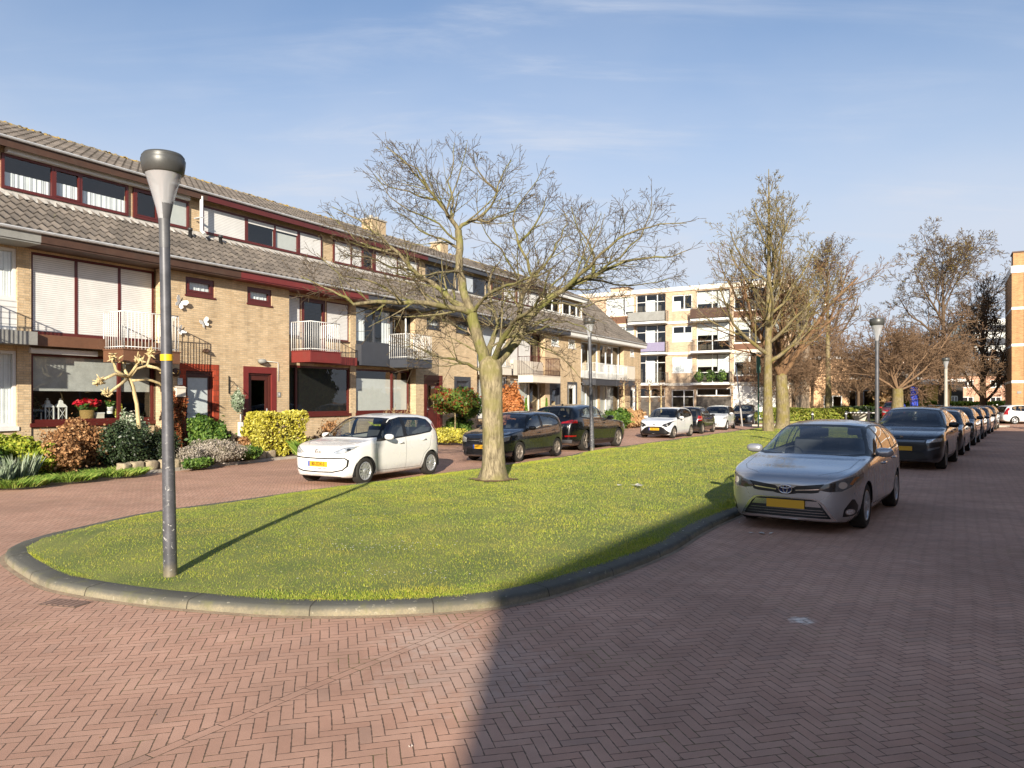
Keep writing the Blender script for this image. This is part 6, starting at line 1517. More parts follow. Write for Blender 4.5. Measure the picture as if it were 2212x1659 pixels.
shrub('dark_evergreen_shrub', 'rounded dark evergreen shrub left of the lamp post', *G(22.2, -1.75), (.66, .6, .54), 9000, .038, L_dark, seed=6)
shrub('dark_evergreen_shrub', 'dark evergreen shrub showing right behind the lamp post', *G(23.1, -1.8), (.5, .5, .44), 5500, .038, L_dark, seed=7)
shrub('flowering_shrub', 'silvery green shrub with white blossom against the window corner', *G(23.2, -.55), (.48, .38, .66), 4200, .05, L_silver, seed=8, extra=[(L_white, 700, .045, 'blossom')])
shrub('heather_clump', 'grey heather clump behind the stones', *G(24.5, -2.2), (.75, .5, .30), 9000, .024, L_heath, seed=9, aspect=2)
shrub('heather_clump', 'small dull heather clump right beside the lamp post', *G(23.7, -2.3), (.35, .3, .24), 3000, .024, L_heath, seed=19, aspect=2)
shrub('laurel_bush', 'glossy green bush in front of the orange-tiled door', *G(25.3, -1.0), (.62, .5, .52), 6000, .065, L_green, seed=10)
shrub('laurel_bush', 'upper green spray of leaves at the frosted door', *G(25.1, -.9, .8), (.34, .3, .28), 2200, .06, L_green, seed=11)
shrub('golden_hedge', 'clipped golden-yellow hedge block in front of the red-framed door', *G(27.3, -1.5, .15), (.98, .42, .62), 12000, .055, L_yel, 'box', seed=12, stems=10)
shrub('low_green_plant', 'low dark green plants between heather and golden hedge', *G(25.7, -2.1), (.5, .4, .18), 3000, .05, L_green, seed=13, stems=0)
shrub('low_green_plant', 'reddish-brown low plant between the green bush and golden hedge', *G(26.3, -1.2), (.35, .3, .28), 2200, .05, L_brown, seed=14, stems=6)
shrub('low_green_plant', 'ground-hugging green plants at the foot of the dark shrub', *G(23.6, -2.75, .06), (.5, .3, .12), 1800, .045, L_green, seed=16, stems=0)
tuft('iris_clump', 'grey-green iris leaves at the left edge of the garden', *G(19.5, -2.3, .08), .32, 260, .55, .03, L_silver, 1, 'plant', .3)
tuft('iris_clump', 'second clump of blue-green sword leaves near the left edge', *G(19.0, -2.6, .08), .25, 160, .45, .03, L_silver, 2, 'plant', .3)
tuft('grass_clump', 'fresh green grass clump beside the golden hedge', *G(27.9, -2.1, .1), .3, 420, .45, .018, L_grassy, 3, 'plant', .7)
for k, (t_, s_, lb) in enumerate(((20.3, -2.75, 'weedy grass along the paving under the dry hydrangea'), (21.5, -2.65, 'loose grass tufts left of the first edging stone'), (19.2, -2.9, 'grass verge at the left edge of the paving'))):
    o = tuft('verge_grass', lb, *G(t_, s_, .05), .6, 1500, .16, .009, L_grassy, 30+k, 'grass', .9)
shrub('dry_shrub', 'dry orange-brown plant below the dark window', *G(30.4, -.8), (.5, .4, .50), 1300, .045, L_brown, seed=17, stems=18, shell=.3)
shrub('dry_shrub', 'low pale brown plants behind the white car', *G(29.2, -1.3), (.6, .4, .22), 1800, .045, L_brown, seed=18, stems=8)
# creeper on the wall between window and door
rs_ = np.random.RandomState(77); n = 5200; V = leafcloud(rs_, n, (0, 0, 0), (1, 1, 1), .05, 'ell', .0)
cxs = rs_.rand(n)*.62; czs = rs_.rand(n)**1.15*1.9; keep_ = (rs_.rand(n) < 1-.35*(czs/1.9)) 
Vc = V.reshape(-1, 4, 3); Vc = Vc-Vc.mean(1, keepdims=True); Vc += np.stack([cxs-.31+.08*np.sin(czs*5), -.03-.07*rs_.rand(n), czs+.15], 1)[:, None, :]
Vc = Vc[keep_]; e = empty('creeper', (*row(24.85, 0), 0), TH, 'red-brown creeper climbing the brick beside the orange-tiled door', 'climbing plant')
np_mesh('foliage', Vc.reshape(-1, 3), np.arange(Vc.shape[0]*4).reshape(-1, 4), L_red, e)
mb = MB(); r_ = random.Random(5)
for k in range(14):
    x = -.28+.56*r_.random(); mb.tube([(x, -.02, .0), (x+r_.uniform(-.1, .1), -.03, .8), (x+r_.uniform(-.2, .2), -.03, 1.7)], [.012, .008, .004], 4, cap=False)
mb.build('stems', M_bark_r, e)
# pollarded little tree in front of the window
M_pale = bark_mat('pale_tan_bark', 'a89468', 'cdbb8e', 10)
e = empty('pollarded_tree', (*row(22.95, -1.25), .1), TH, 'small pollarded tree with pale knobbly branches in front of the brown balcony', 'tree')
mb = MB(); mb.tube([(0, 0, 0), (.02, 0, .9), (-.05, 0, 1.6), (-.16, 0, 2.05), (-.28, 0, 2.3)], [.06, .055, .05, .05, .045], 8); mb.build('trunk', M_pale, e)
mb = MB(); r_ = random.Random(3)
arms = [[(-.28, 0, 2.28), (-.55, .1, 2.45), (-.62, .1, 2.75)], [(-.28, 0, 2.28), (-.7, -.1, 2.35), (-1.1, -.1, 2.15)], [(-.3, 0, 2.25), (-.6, -.2, 2.1), (-.95, -.2, 1.85)], [(-.25, 0, 2.28), (.0, .1, 2.5), (.3, .1, 2.6), (.42, .1, 2.95)], [(-.2, 0, 2.2), (.15, -.1, 2.25), (.5, -.1, 2.15), (.75, -.1, 1.95)], [(.3, .1, 2.6), (.55, .05, 2.55), (.8, .0, 2.4)], [(-.28, 0, 2.28), (-.2, .3, 2.5), (-.1, .5, 2.75)], [(-.28, 0, 2.28), (-.4, -.4, 2.45), (-.35, -.6, 2.7)]]
for A in arms:
    mb.tube(A, [.045, .038, .034, .03][:len(A)], 6); q = Vector(A[-1])
    for k in range(22): 
        d = Vector((r_.gauss(0, 1), r_.gauss(0, 1), r_.gauss(.3, 1))).normalized(); b0 = q+Vector((r_.gauss(0, .04), r_.gauss(0, .04), r_.gauss(0, .04))); mb.tube([b0-d*.03, b0+d*.05, b0+d*r_.uniform(.08, .15)], [.028, .02, .008], 5)
mb.build('crown', M_pale, e)
# --- gardens farther along
def standard(name, label, t_, s_, h, r, n, size, mat, seed, zc):
    e = shrub(name, label, *G(t_, s_, .12), r, n, size, mat, seed=seed, stems=0, cat='tree'); e.children[0].location.z = zc-r[2]
    e.children[0].name = 'crown'
    mb = MB(); mb.tube([(0, 0, 0), (.03, 0, zc*.5), (0, 0, zc)], [.035, .03, .025], 6); mb.build('trunk', M_pale, e); return e
standard('ball_tree', 'small standard tree with red and green leaves left of the big trunk', 36.4, -1.9, 2, (.95, .8, .50), 5200, .075, L_photi, 21, 1.65)
standard('ball_tree', 'green small-leaved standard tree close to the big trunk', 37.9, -1.5, 2, (.6, .6, .55), 3800, .07, L_green, 22, 1.45)
shrub('dark_green_bush', 'dark green bush below the grey-framed door', *G(37.9, -1.1), (.6, .5, .48), 4500, .06, L_green, seed=23)
shrub('yellow_ground_cover', 'low yellow-variegated bush behind the white car', *G(35.3, -2.4), (.95, .5, .28), 5200, .05, L_yel, seed=24, stems=4)
for k, (t_, z_, lb) in enumerate(((35.3, .5, 'slim dark conifer left of the red door'), (36.0, .45, 'slim dark conifer nearer the red door'))):
    shrub('small_conifer', lb, *G(t_, -.6, .2), (.2, .2, z_), 1500, .04, L_conif, 'cone', seed=25+k, stems=1, cat='tree')
e = empty('bare_shrub', (*row(33.6, -1.2), .1), 0, 'bare pale shrub spreading in front of the frosted window', 'shrub'); mb = MB(); r_ = random.Random(9)
for k in range(13): a = k*2.4; grow(mb, (0, 0, 0), (math.cos(a)*.55, math.sin(a)*.55, 1), 1.35, .018, 1, dict(T1, kids=(5, 4, 3), lev=3, up=.02, lmin=.2, rmin=.005, budp=0), r_, None)
mb.build('stems', M_pale, e)
shrub('spiky_plant', 'light green spiky plant left of the bare pale shrub', *G(32.9, -.9), (.28, .28, .42), 700, .12, L_ygr, seed=27, aspect=4, stems=3)
shrub('beech_bush', 'orange-brown copper beech bush right of the big trunk', *G(42.7, -.9, .2), (.85, .6, 1.15), 8000, .085, L_orange, seed=28, stems=8)
for k, (t_, lb) in enumerate(((44.6, 'narrow bright conifer before the large plain window'), (46.9, 'narrow bright conifer right of the large plain window'))):
    shrub('narrow_conifer', lb, *G(t_, -.7, .2), (.26, .26, .85), 2600, .05, L_conif, 'cone', seed=31+k, stems=1, cat='tree')
shrub('green_bush', 'green bush at the foot of the end house', *G(53.8, -2.0, .1), (.9, .7, .55), 4500, .09, L_green, seed=34)
shrub('dry_grass_clump', 'pale dry ornamental grass left of the pleached trees', *G(56.3, -1.8, .1), (.9, .7, .5), 4200, .10, L_straw, seed=35, aspect=4)
shrub('red_brown_shrub', 'red-brown shrub under the pleached trees', *G(59.0, -1.4, .1), (.9, .6, .5), 3000, .09, L_brown, seed=36)
o = stone(*row(36.9, -1.9), .28, .28, .22, .24, .4, 90); prop(o, 'large grey boulder beside the dark green bush', 'stone')
# pleached trees near the end of the row
for k in range(4):
    x, y = row(55.4+k*2.4, -1.8); e = empty('pleached_tree', (x, y, 0), TH, ['leftmost', 'second', 'third', 'rightmost'][k]+' of the four trained espalier trees by the end house', 'tree', 'trained trees by the end house')
    mb = MB(); mb.tube([(0, 0, 0), (.02, 0, 1.5), (0, 0, 2.9)], [.07, .055, .03], 7); mb.build('trunk', M_pale, e); mb = MB(); r_ = random.Random(k)
    for lv in range(4):
        z = 1.7+lv*.4
        for sd in (-1, 1):
            mb.tube([(0, 0, z-.05), (sd*.4, 0, z), (sd*.75, 0, z+.02)], [.028, .02, .014], 5)
            for q in range(5): grow(mb, (sd*(.15+.13*q), 0, z), (r_.gauss(0, .4), r_.gauss(0, .5), 1), .32, .01, 2, dict(T1, lev=3, kids=(3, 3, 3), rmin=.008, lmin=.1, budp=0), r_, None)
    mb.build('crown', M_bark_r, e)
# ------------------------------------------------------------ street lamps
M_pole = pm('grey_painted_pole', '5a5b5d', .5, .2, var=.12, scale=9)
def chipped():
    m, t, p = newmat('chipped_grey_paint'); tcn = t.n('ShaderNodeTexCoord'); ob = tcn.outputs['Object']; sp = t.n('ShaderNodeSeparateXYZ'); t.l(ob, sp.inputs[0])
    c = t.mixc(t.rng(t.noise(ob, 6, 5, .7), .3, .7), lin('46474b'), lin('5a5b60'))
    ch = t.m('MULTIPLY', t.rng(t.noise(ob, 26, 5, .75, .5), .60, .64), t.rng(sp.outputs[2], 1.7, .3, 0, 1))
    c = t.mixc(ch, c, lin('c9c8c2')); c = t.mixc(t.rng(t.m('ADD', sp.outputs[2], t.m('MULTIPLY', t.noise(ob, 14, 4, .6), .2)), .25, .08), c, lin('7d7460'))
    t.l(c, p.inputs['Base Color']); p.inputs['Roughness'].default_value = .45; p.inputs['Metallic'].default_value = .2; t.l(t.bump(ch, .3, .002), p.inputs['Normal']); return m
M_chip = chipped()
M_cap = pm('lamp_cap_grey', '50514f', .42, .3, var=.1, scale=10, dirt=.2)
def diffuser():
    m, t, p = newmat('lamp_diffuser'); t.t.nodes.remove(p); out = t.t.nodes['Material Output']
    tr = t.n('ShaderNodeBsdfTransparent'); tr.inputs[0].default_value = (.9, .92, .94, 1)
    pr = t.n('ShaderNodeBsdfPrincipled'); pr.inputs['Base Color'].default_value = (.58, .59, .60, 1); pr.inputs['Roughness'].default_value = .18; pr.inputs['Coat Weight'].default_value = .8
    ms = t.n('ShaderNodeMixShader', i_0=.5); t.l(tr.outputs[0], ms.inputs[1]); t.l(pr.outputs[0], ms.inputs[2]); t.l(ms.outputs[0], out.inputs[0]); return m
M_diff = diffuser()
def lamp(x, y, z0, H, label, lean=(0, 0), chip=True, sticker=None, pole=None, r=.052):
    e = empty('street_lamp', (x, y, z0), 0, label, 'street lamp', 'street lamps'); h = H-z0; e.rotation_euler = (lean[1], lean[0], .4)
    mb = MB(); mb.lathe([(r*1.22, -.1), (r*1.2, .2), (r*1.12, 1.0), (r, 1.7), (r*.92, h-.92)], 20); mb.build('pole', pole or (M_chip if chip else M_pole), e)
    mb = MB(); mb.lathe([(r*.95, h-.92), (r*.97, h-.88), (r*.95, h-.72), (r*1.02, h-.66), (r*1.05, h-.64)], 20); mb.lathe([(r*1.05, h-.64), (.075, h-.54), (.088, h-.47)], 8, a0=R(-100), a1=R(-10)); mb.build('collar', pole or M_pole, e)
    mb = MB(); mb.lathe([(.052, h-.64), (.072, h-.54), (.108, h-.40), (.148, h-.26), (.172, h-.19)], 28); mb.build('diffuser', M_diff, e)
    mb = MB(); mb.lathe([(.03, h-.58), (.05, h-.3), (.12, h-.2)], 16); mb.build('reflector', M_chrome, e)
    mb = MB(); mb.lathe([(.168, h-.21), (.185, h-.20), (.198, h-.12), (.202, h-.075), (.19, h-.05), (.194, h-.045), (.175, h-.018), (.12, h-.004), (0, h)], 32); mb.lathe([(0, h-.19), (.17, h-.195)], 24, mi=1); mb.build('lamp_cap', [M_cap, M_black], e)
    if sticker: mb = MB(); mb.lathe([(r*1.10+.001, sticker), (r*1.10+.001, sticker+.062)], 20); mb.build('number_sticker', pm('yellow_sticker', 'e2b41a', .4, var=.03), e)
    return e
lamp(-3.316, 7.19, .10, 4.19, 'tall grey street lamp with chipped paint and yellow sticker, nearest at left', (R(-.9), 0), sticker=2.08)
lamp(2.70, 24.9, .10, 4.55, 'leaning street lamp on the lawn edge in front of the black cars', (R(-1.6), 0), r=.062)
lamp(10.35, 21.0, 0.0, 4.12, 'street lamp with black foot between the silver estate and dark sport utility car', r=.058)
lamp(24.6, 42.0, .0, 4.2, 'pale concrete street lamp far off before the park trees', chip=False, pole=M_conc, r=.09)

# ------------------------------------------------------------ things on and behind the facade
def on_row(name, t, s, z, label, cat): e = empty(name, (*row(t, s), z), TH, label, cat); return e
BF = [(0,0),(.05,.10),(.16,.17),(.22,.12),(.19,.02),(.10,-.02),(.15,-.10),(.10,-.17),(.03,-.12)]
M_wht = pm('white_enamel', 'e4e2dc', .35, var=.06)
for t_, z_, rt, sc, lb in ((25.02, 4.64, .5, 1.0, 'largest white butterfly ornament on the brick wall'), (25.83, 4.13, -.5, .85, 'white butterfly ornament right of the lamp post, farthest from it'), (25.05, 3.83, .9, .7, 'lowest white butterfly ornament beside the balcony railing')):
    e = on_row('butterfly_ornament', t_, -.03, z_, lb, 'wall ornament'); mb = MB()
    for sd, an in ((1, .5), (-1, .35)):
        P = [(sd*x*math.cos(an), -abs(x)*math.sin(an), z) for x, z in BF]; P2 = [(p[0], p[1]-.008, p[2]) for p in P]; n = len(P)
        mb.add(P+P2, [tuple(range(n)), tuple(range(2*n-1, n-1, -1))]+[(i, (i+1) % n, (i+1) % n+n, i+n) for i in range(n)])
    w_ = mb.build('wings', M_wht, e); w_.rotation_euler = (0, rt, 0); w_.scale = (sc,)*3
    mb = MB(); mb.tube([(0, -.01, -.12), (0, -.02, 0), (0, -.01, .13)], [.008, .014, .006], 6); b_ = mb.build('body', M_pole, e); b_.rotation_euler = (0, rt, 0); b_.scale = (sc,)*3
    e['group'] = 'butterfly ornaments on the brick wall'
e = on_row('wall_lamp', 28.05, -.02, 3.06, 'oval grey wall lamp above the red door frame with white conduit', 'lamp'); mb = MB(); mb.lathe([(0, -.16), (.09, -.13), (.115, -.03), (.10, .04), (.03, .09), (0, .1)], 16, (0, -.07, 0), 'x'); mb.v = [(v[0]*1.25, v[1], v[2]*.75) for v in mb.v]; mb.build('housing', M_greyfas, e)
mb = MB(); mb.tube([(.1, -.01, .02), (.66, -.01, .0), (.68, -.01, -.05), (.68, -.01, -.62)], .011, 5); mb.build('conduit', M_wht, e)
e = on_row('small_wall_lamp', 25.9, -.01, 3.30, 'small brown half-round lamp above the orange-tiled door', 'lamp'); mb = MB(); mb.lathe([(0, .05), (.08, .03), (.12, -.05)], 12, (0, -.06, 0)); mb.build('shade', M_browndark, e)
mb = MB(); mb.lathe([(0, -.04), (.05, -.03), (.05, .0)], 8, (0, -.06, -.02)); mb.build('bulb', M_wht, e)
e = on_row('hanging_basket', 26.75, -.04, 0, 'hanging basket of silvery green plants on a black wrought bracket between the doors', 'hanging basket'); mb = MB()
mb.box(-.012, .012, -.0, .02, 2.0, 2.55); mb.tube([(0, 0, 2.42), (.0, -.22, 2.36), (0, -.40, 2.20)], .009, 5); mb.tube([(0, 0, 2.1), (0, -.2, 2.28), (0, -.34, 2.24)], .007, 5); mb.tube([(0, -.40, 2.2), (0, -.40, 2.02)], .004, 4); mb.build('bracket', M_black, e)
V = leafcloud(np.random.RandomState(4), 1500, (0, -.40, 1.78), (.17, .17, .32), .045); np_mesh('plant', V, np.arange(len(V)).reshape(-1, 4), L_silver, e)
e = on_row('mailbox', 25.0, -.03, 2.02, 'white box with blue-white sign beside the orange-tiled door', 'mailbox'); mb = MB(); mb.box(-.16, .16, -.10, 0, -.13, .13); mb.add([(-.17, -.12, .13), (.17, -.12, .13), (.17, 0, .19), (-.17, 0, .19)], [(0, 1, 2, 3)]); mb.build('box', M_cream, e, bevel=.01)
mb = MB(); mb.box(-.06, .10, -.03, -.01, .22, .42); mb.build('sign', pm('patterned_tile', 'b9c0c4', .3, var=.4, scale=40), e)
e = on_row('porch_lantern', 24.88, -.05, 2.60, 'round brown house-number lamp lit orange-yellow beside the door', 'lamp'); mb = MB(); mb.lathe([(0, -.09), (.11, -.08), (.13, 0)], 16, (0, 0, 0), 'y'); mb.build('disc', M_browndark, e)
to = text_mesh('house_number', '7', .17, pm('gold_number', 'd09a2c', .4), e); to.rotation_euler = (R(90), 0, 0); to.location = (0, -.105, 0)
e = on_row('house_number_sign', 28.78, -.012, 1.98, 'small grey number plate right of the red door frame', 'sign'); mb = MB(); mb.box(-.07, .07, -.01, 0, -.08, .08); mb.build('plate', M_greyfas, e); to = text_mesh('house_number', '9', .11, M_wht, e); to.rotation_euler = (R(90), 0, 0); to.location = (0, -.012, 0)
e = on_row('meter_box', 27.15, -.03, .75, 'white meter box with pipe stub at the foot of the wall', 'box'); mb = MB(); mb.box(-.07, .07, -.10, 0, -.3, .35); mb.build('box', M_wht, e, bevel=.008); mb = MB(); mb.tube([(0, -.05, .35), (0, -.05, .6)], .02, 6); mb.build('pipe', M_zinc, e)
e = on_row('downpipe', 26.66, 1.30, 7.1, 'white rain pipe between the two dormers', 'rain pipe'); mb = MB(); mb.tube([(0, -.14, 1.2), (0, -.14, .1), (0, -.30, -.02)], .055, 10); mb.build('pipe', M_white, e); mb = MB(); mb.box(-.07, .07, -.2, .14, .5, .53); mb.build('clamp', M_zinc, e)
e = on_row('downpipe', 35.8, .22, 3.6, 'white rain pipe at the corner of the anthracite window', 'rain pipe'); mb = MB(); mb.tube([(-.06, -.1, 2.0), (-.06, -.1, .0)], .035, 8); mb.build('pipe', M_white, e)
# on the window sill of the house with the brown balcony
def sill(t): return (*row(t, .78), 1.30)
mb = None
e = empty('window_ledge', (*row(22.9, .75), 1.27), TH, 'inner ledge behind the big window below the grey blind', 'shelf'); mb = MB(); mb.box(-1.75, 1.5, -.16, .2, -.04, .0); mb.build('board', M_white, e); mb = MB(); mb.box(-1.7, -1.66, .0, .2, -.9, -.04); mb.box(1.4, 1.44, .0, .2, -.9, -.04); mb.build('bracket', M_white, e)
def lantern(t, lb):
    e = empty('lantern', sill(t)[:2]+(1.27,), TH, lb, 'lantern', 'white lanterns on the window ledge'); mb = MB(); a = .10
    for x in (-a, a):
        for y in (-a, a): mb.box(x-.012, x+.012, y-.012, y+.012, 0, .34)
    mb.box(-a-.02, a+.02, -a-.02, a+.02, 0, .02)
    for s_ in (-1, 1): mb.tube([(-a*s_, -a, .03), (a*s_, -a, .33)], .006, 4)
    mb.build('frame', M_wht, e); mb = MB(); mb.lathe([(.17, .34), (.13, .40), (.07, .44), (.06, .50), (.045, .52), (0, .54)], 4, a0=R(45), a1=R(405), sm=False); mb.lathe([(.0, .58), (.03, .57), (.03, .55), (0, .54)], 8); mb.build('roof', M_wht, e)
lantern(21.75, 'left white lantern in the big window'); lantern(22.08, 'right white lantern in the big window')
def potted(name, t, lb, pot, pr, ph, fol, fr_, n, sz, fl=None, z=1.27, stripe=None):
    e = empty(name, sill(t)[:2]+(z,), TH, lb, 'potted plant'); mb = MB(); mb.lathe([(pr*.82, 0), (pr, ph), (pr*.9, ph), (0, ph-.02)], 18); mb.build('pot', pot, e)
    if stripe: mb = MB(); [mb.lathe([(pr*.82+(pr*.18)*q/ph+.002, q), (pr*.82+(pr*.18)*(q+.02)/ph+.002, q+.02)], 18) for q in (ph*.35, ph*.6)]; mb.build('stripe', stripe, e)
    V = leafcloud(np.random.RandomState(int(t*10)), n, (0, 0, ph+fr_[2]*.7), fr_, sz, 'ell', .3); np_mesh('leaves', V, np.arange(len(V)).reshape(-1, 4), fol, e)
    if fl: V = leafcloud(np.random.RandomState(int(t*10)+1), fl[1], (0, 0, ph+fr_[2]*1.15), (fr_[0]*1.15, fr_[1], fr_[2]*.6), fl[2], 'ell', .6, 1.5, 1.2); np_mesh('flowers', V, np.arange(len(V)).reshape(-1, 4), fl[0], e)
    return e
potted('potted_poinsettia', 22.78, 'basket of bright red poinsettia in the big window', pm('wicker', '8a6f3c', .8, var=.3, scale=40, bump=.8, bs=120), .19, .26, L_green, (.27, .18, .17), 500, .07, (L_redfl, 420, .09))
potted('potted_plant', 23.42, 'small flowering plant in a brown and white striped pot', M_wht, .09, .2, L_green, (.14, .12, .10), 240, .05, (L_redfl, 20, .03), stripe=M_browndark, z=1.42)
potted('potted_plant', 21.32, 'dark grey-green plant at the left end of the big window', M_pole, .12, .16, L_dark, (.28, .16, .26), 700, .06)
potted('potted_conifer', 23.66, 'little yellow cone-shaped plant at the right of the window display', M_wht, .06, .1, L_yel, (.12, .1, .2), 500, .04)
e = empty('ornament_box', sill(23.1)[:2]+(1.27,), TH, 'small grey-white box between the poinsettia and the striped pot', 'box'); mb = MB(); mb.box(-.12, .12, -.08, .08, 0, .18); mb.build('box', M_cream, e, bevel=.006); mb = MB(); mb.box(-.125, .125, -.085, .085, .15, .19); mb.build('lid', M_wht, e)
e = on_row('camera_arm', 31.3, .70, 2.45, 'white bird mobile hanging inside the dark window', 'ornament'); mb = MB(); mb.tube([(-.5, 0, .3), (0, 0, .35), (.35, 0, .28)], .012, 5); mb.add([(-.1, 0, .1), (.2, 0, .25), (.45, -.05, .18), (.25, 0, .12)], [(0, 1, 2, 3)]); mb.add([(-.2, 0, -.05), (.1, 0, .05), (.3, 0, -.3), (.24, 0, -.32)], [(0, 1, 2, 3)]); mb.build('mobile', M_wht, e); mb = MB(); mb.tube([(0, 0, .35), (0, 0, .58)], .003, 4); mb.build('cord', M_wht, e)
e.name = 'hanging_mobile'

# ------------------------------------------------------------ flats at the end of the row
def fence_panel(): pass
FA = math.atan2(-.5025, .8646)
M_brick4 = brick_mat('light_tan_brick', 'c4ab8e', 'b89e82', 'aa9c88')
F_ = empty('apartment_building', (12.7, 69, 0), FA, 'four-storey flats of orange-tan brick with white bands behind the parked cars', 'building')
lv = [3.22, 6.05, 8.88, 11.72]; X0, X1 = -8.2, 12.6
wins = []; rec = []
for k in range(3):
    z0 = lv[k]+.15
    wins += [(-4.25, -1.45, z0+.75, z0+2.55), (2.3, 4.15, z0+.95, z0+2.35)]
    rec += [(-1.25, 1.65, z0-.05, z0+2.6), (4.5, 7.5, z0-.05, z0+2.6), (7.85, 12.1, z0+.55, z0+2.55)]
gr = [(-1.3, 1.6, .05, 2.9), (2.2, 4.3, .05, 2.75), (4.5, 7.6, 2.15, 2.85), (4.5, 7.6, .05, 2.1), (-4.2, -1.5, .05, 2.5)]
mb = MB(); pwall(mb, X0, X1, -.3, lv[3], 0, .3, wins+rec+gr); mb.box(X0, X0+.3, .3, 10, -.3, lv[3]); mb.box(X1-.3, X1, .3, 10, -.3, lv[3]); mb.box(X0, X1, 10, 10.2, -.3, lv[3]); mb.build('wall', M_brick4, F_)
mb = MB(); mb.box(X0-.1, X1+.1, -.12, 10.3, lv[3]+.002, lv[3]+.38); mb.build('roof_edge', M_cream, F_)
mb = MB()
for k in range(3): mb.box(-5.3, X1+.02, -.10, .29, lv[k]-.14, lv[k]+.12)
mb.build('floor_band', M_cream, F_)
mb = MB()
for k in range(4): mb.box(X0+.3, X1-.3, .4, 9.8, (lv[k-1] if k else 0)+.0, (lv[k-1] if k else 0)+.05)
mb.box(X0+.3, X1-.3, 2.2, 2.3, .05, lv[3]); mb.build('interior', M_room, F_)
for k in range(3):
    z0 = lv[k]+.15
    window(F_, -4.25, -1.45, z0+.75, z0+2.55, .06, (M_white, M_glass), splits=(-2.3,), fw=.09, curtain=[('net', .0, .62, 0, 1), ('blind', .68, 1, .2, 1)])
    mb = MB(); mb.box(-4.3, -1.4, -.02, -.003, z0+.05, z0+.68); mb.build('panel', M_brown, F_)
    window(F_, 2.3, 4.15, z0+.95, z0+2.35, .06, (M_white, M_glass), splits=(3.4,), fw=.09, curtain=[('net', .0, .4, 0, .6)] if k == 2 else [('net', .02, .98, 0, .55 if k else 1)], sill=(.10, .08, M_white))
    window(F_, -1.25, 1.65, z0-.05, z0+2.6, .22, (M_white, M_glass), splits=(-.3, .8), fw=.07, bars=(z0+1.9,), curtain=[('net', .3, .62, 0, .8)])
    window(F_, 4.5, 7.5, z0-.05, z0+2.6, .22, (M_white, M_glass), splits=(5.9,), fw=.07, bars=(z0+.9,), curtain=[('blind', .0, .6, .55, .95), ('net', .62, .98, .35, .95)])
    window(F_, 7.85, 12.1, z0+.55, z0+2.55, .04, (M_white, M_glass), splits=(9.2, 10.7), fw=.08, curtain=[('blind', 0, .33, .6, 1), ('blind', .68, 1, .3, 1)])
    mb = MB(); mb.box(7.85, 12.1, -.015, -.002, z0+.02, z0+.5); mb.build('panel', M_brown, F_)
    for a, b, pn in ((-1.6, 1.95, [M_greyfas, pm('lilac_panel', '857f98', .6, var=.1), None][2-k] if k else None), (4.3, 7.7, M_browndark if k == 2 else None)):
        mb = MB(); mb.box(a, b, -1.15, -.102, lv[k]-.08, lv[k]+.10); bo = mb.build('balcony', M_white, F_)
        railing(bo, a+.04, b-.04, 0, -1.1, lv[k]+.10, M_metal_dk, n=.16)
        if pn: mb = MB(); mb.box(a, b, -1.16, -1.13, lv[k]+.18, lv[k]+1.0); mb.build('railing_panel', pn, bo)
M_gar = brick_mat('dark_grey_brick', '5b5650', '6b645c', '4a4640'); 
for q in ((4.5, 7.6, 2.1), (-1.3, 1.6, 2.05), (-4.2, -1.5, 2.4)): mb = MB(); mb.box(q[0], q[1], .12, .25, 0, q[2]); mb.build('store_wall', M_gar, F_)
window(F_, 4.5, 7.6, 2.15, 2.85, .08, (M_white, M_glass), splits=(6.3,), fw=.08); window(F_, -1.3, 1.6, 2.05, 2.9, .08, (M_white, M_glass), splits=(.2,), fw=.08)
mb = MB(); mb.box(7.8, 12.4, -.02, -.002, 0, 3.05); mb.build('white_wall', M_wht, F_)
dd = window(F_, 2.2, 4.3, .05, 2.75, .12, (M_white, M_glass), splits=(3.35,), fw=.09, bars=(2.1,)); dd.name = 'entrance_door'
mb = MB(); mb.box(-5.0, -3.2, 3, 4.4, lv[3]+.38, lv[3]+1.2); mb.box(-5.08, -3.12, 2.92, 4.48, lv[3]+1.2, lv[3]+1.28, 1); mb.build('chimney', [M_brick4, M_browndark], F_)
mb = MB(); mb.tube([(-6.2, -.06, 0), (-6.2, -.06, lv[3])], .05, 6); mb.build('rain_pipe', M_wht, F_)
# plants on the first balcony at the right
for k in range(3): 
    V = leafcloud(np.random.RandomState(k), 260, (5.0+k*1.0, -.8, lv[0]+.7), (.4, .2, .5), .12); np_mesh('balcony_plant', V, np.arange(len(V)).reshape(-1, 4), L_green, F_)

# brick block at the right edge
Bk = empty('apartment_building', (39.0, 57.8, 0), FA, 'brick block of flats with white bands, cut by the right edge', 'building')
def block(e, X0, X1, dep, side_x, cols, mat):
    mb = MB(); mb.box(X0, X1, 0, dep, -.3, 11.7); mb.build('wall', mat, e)
    mb = MB(); mb.box(X0-.06, X1+.06, -.06, dep+.06, 11.7, 12.25); mb.build('roof_edge', M_white, e)
    mb = MB()
    for z in (3.12, 5.98, 8.84): mb.box(X0-.012, X1+.012, -.012, dep+.012, z, z+.2)
    mb.build('floor_band', M_white, e)
block(Bk, 0, 14, 7.0, 0, 0, M_brick3)
mb = MB(); mb.tube([(.85, -.05, 0), (.85, -.05, 11.9)], .05, 6); mb.build('rain_pipe', M_wht, Bk)
mb = MB(); mb.box(.15, 1.5, .8, 2.6, 12.25, 13.4); mb.box(.08, 1.57, .72, 2.68, 13.4, 13.5, 1); mb.build('chimney', [M_brick3, M_browndark], Bk)
mb = MB(); mb.box(.35, .62, -.03, -.002, 2.3, 2.48); mb.build('sign', M_greyfas, Bk)
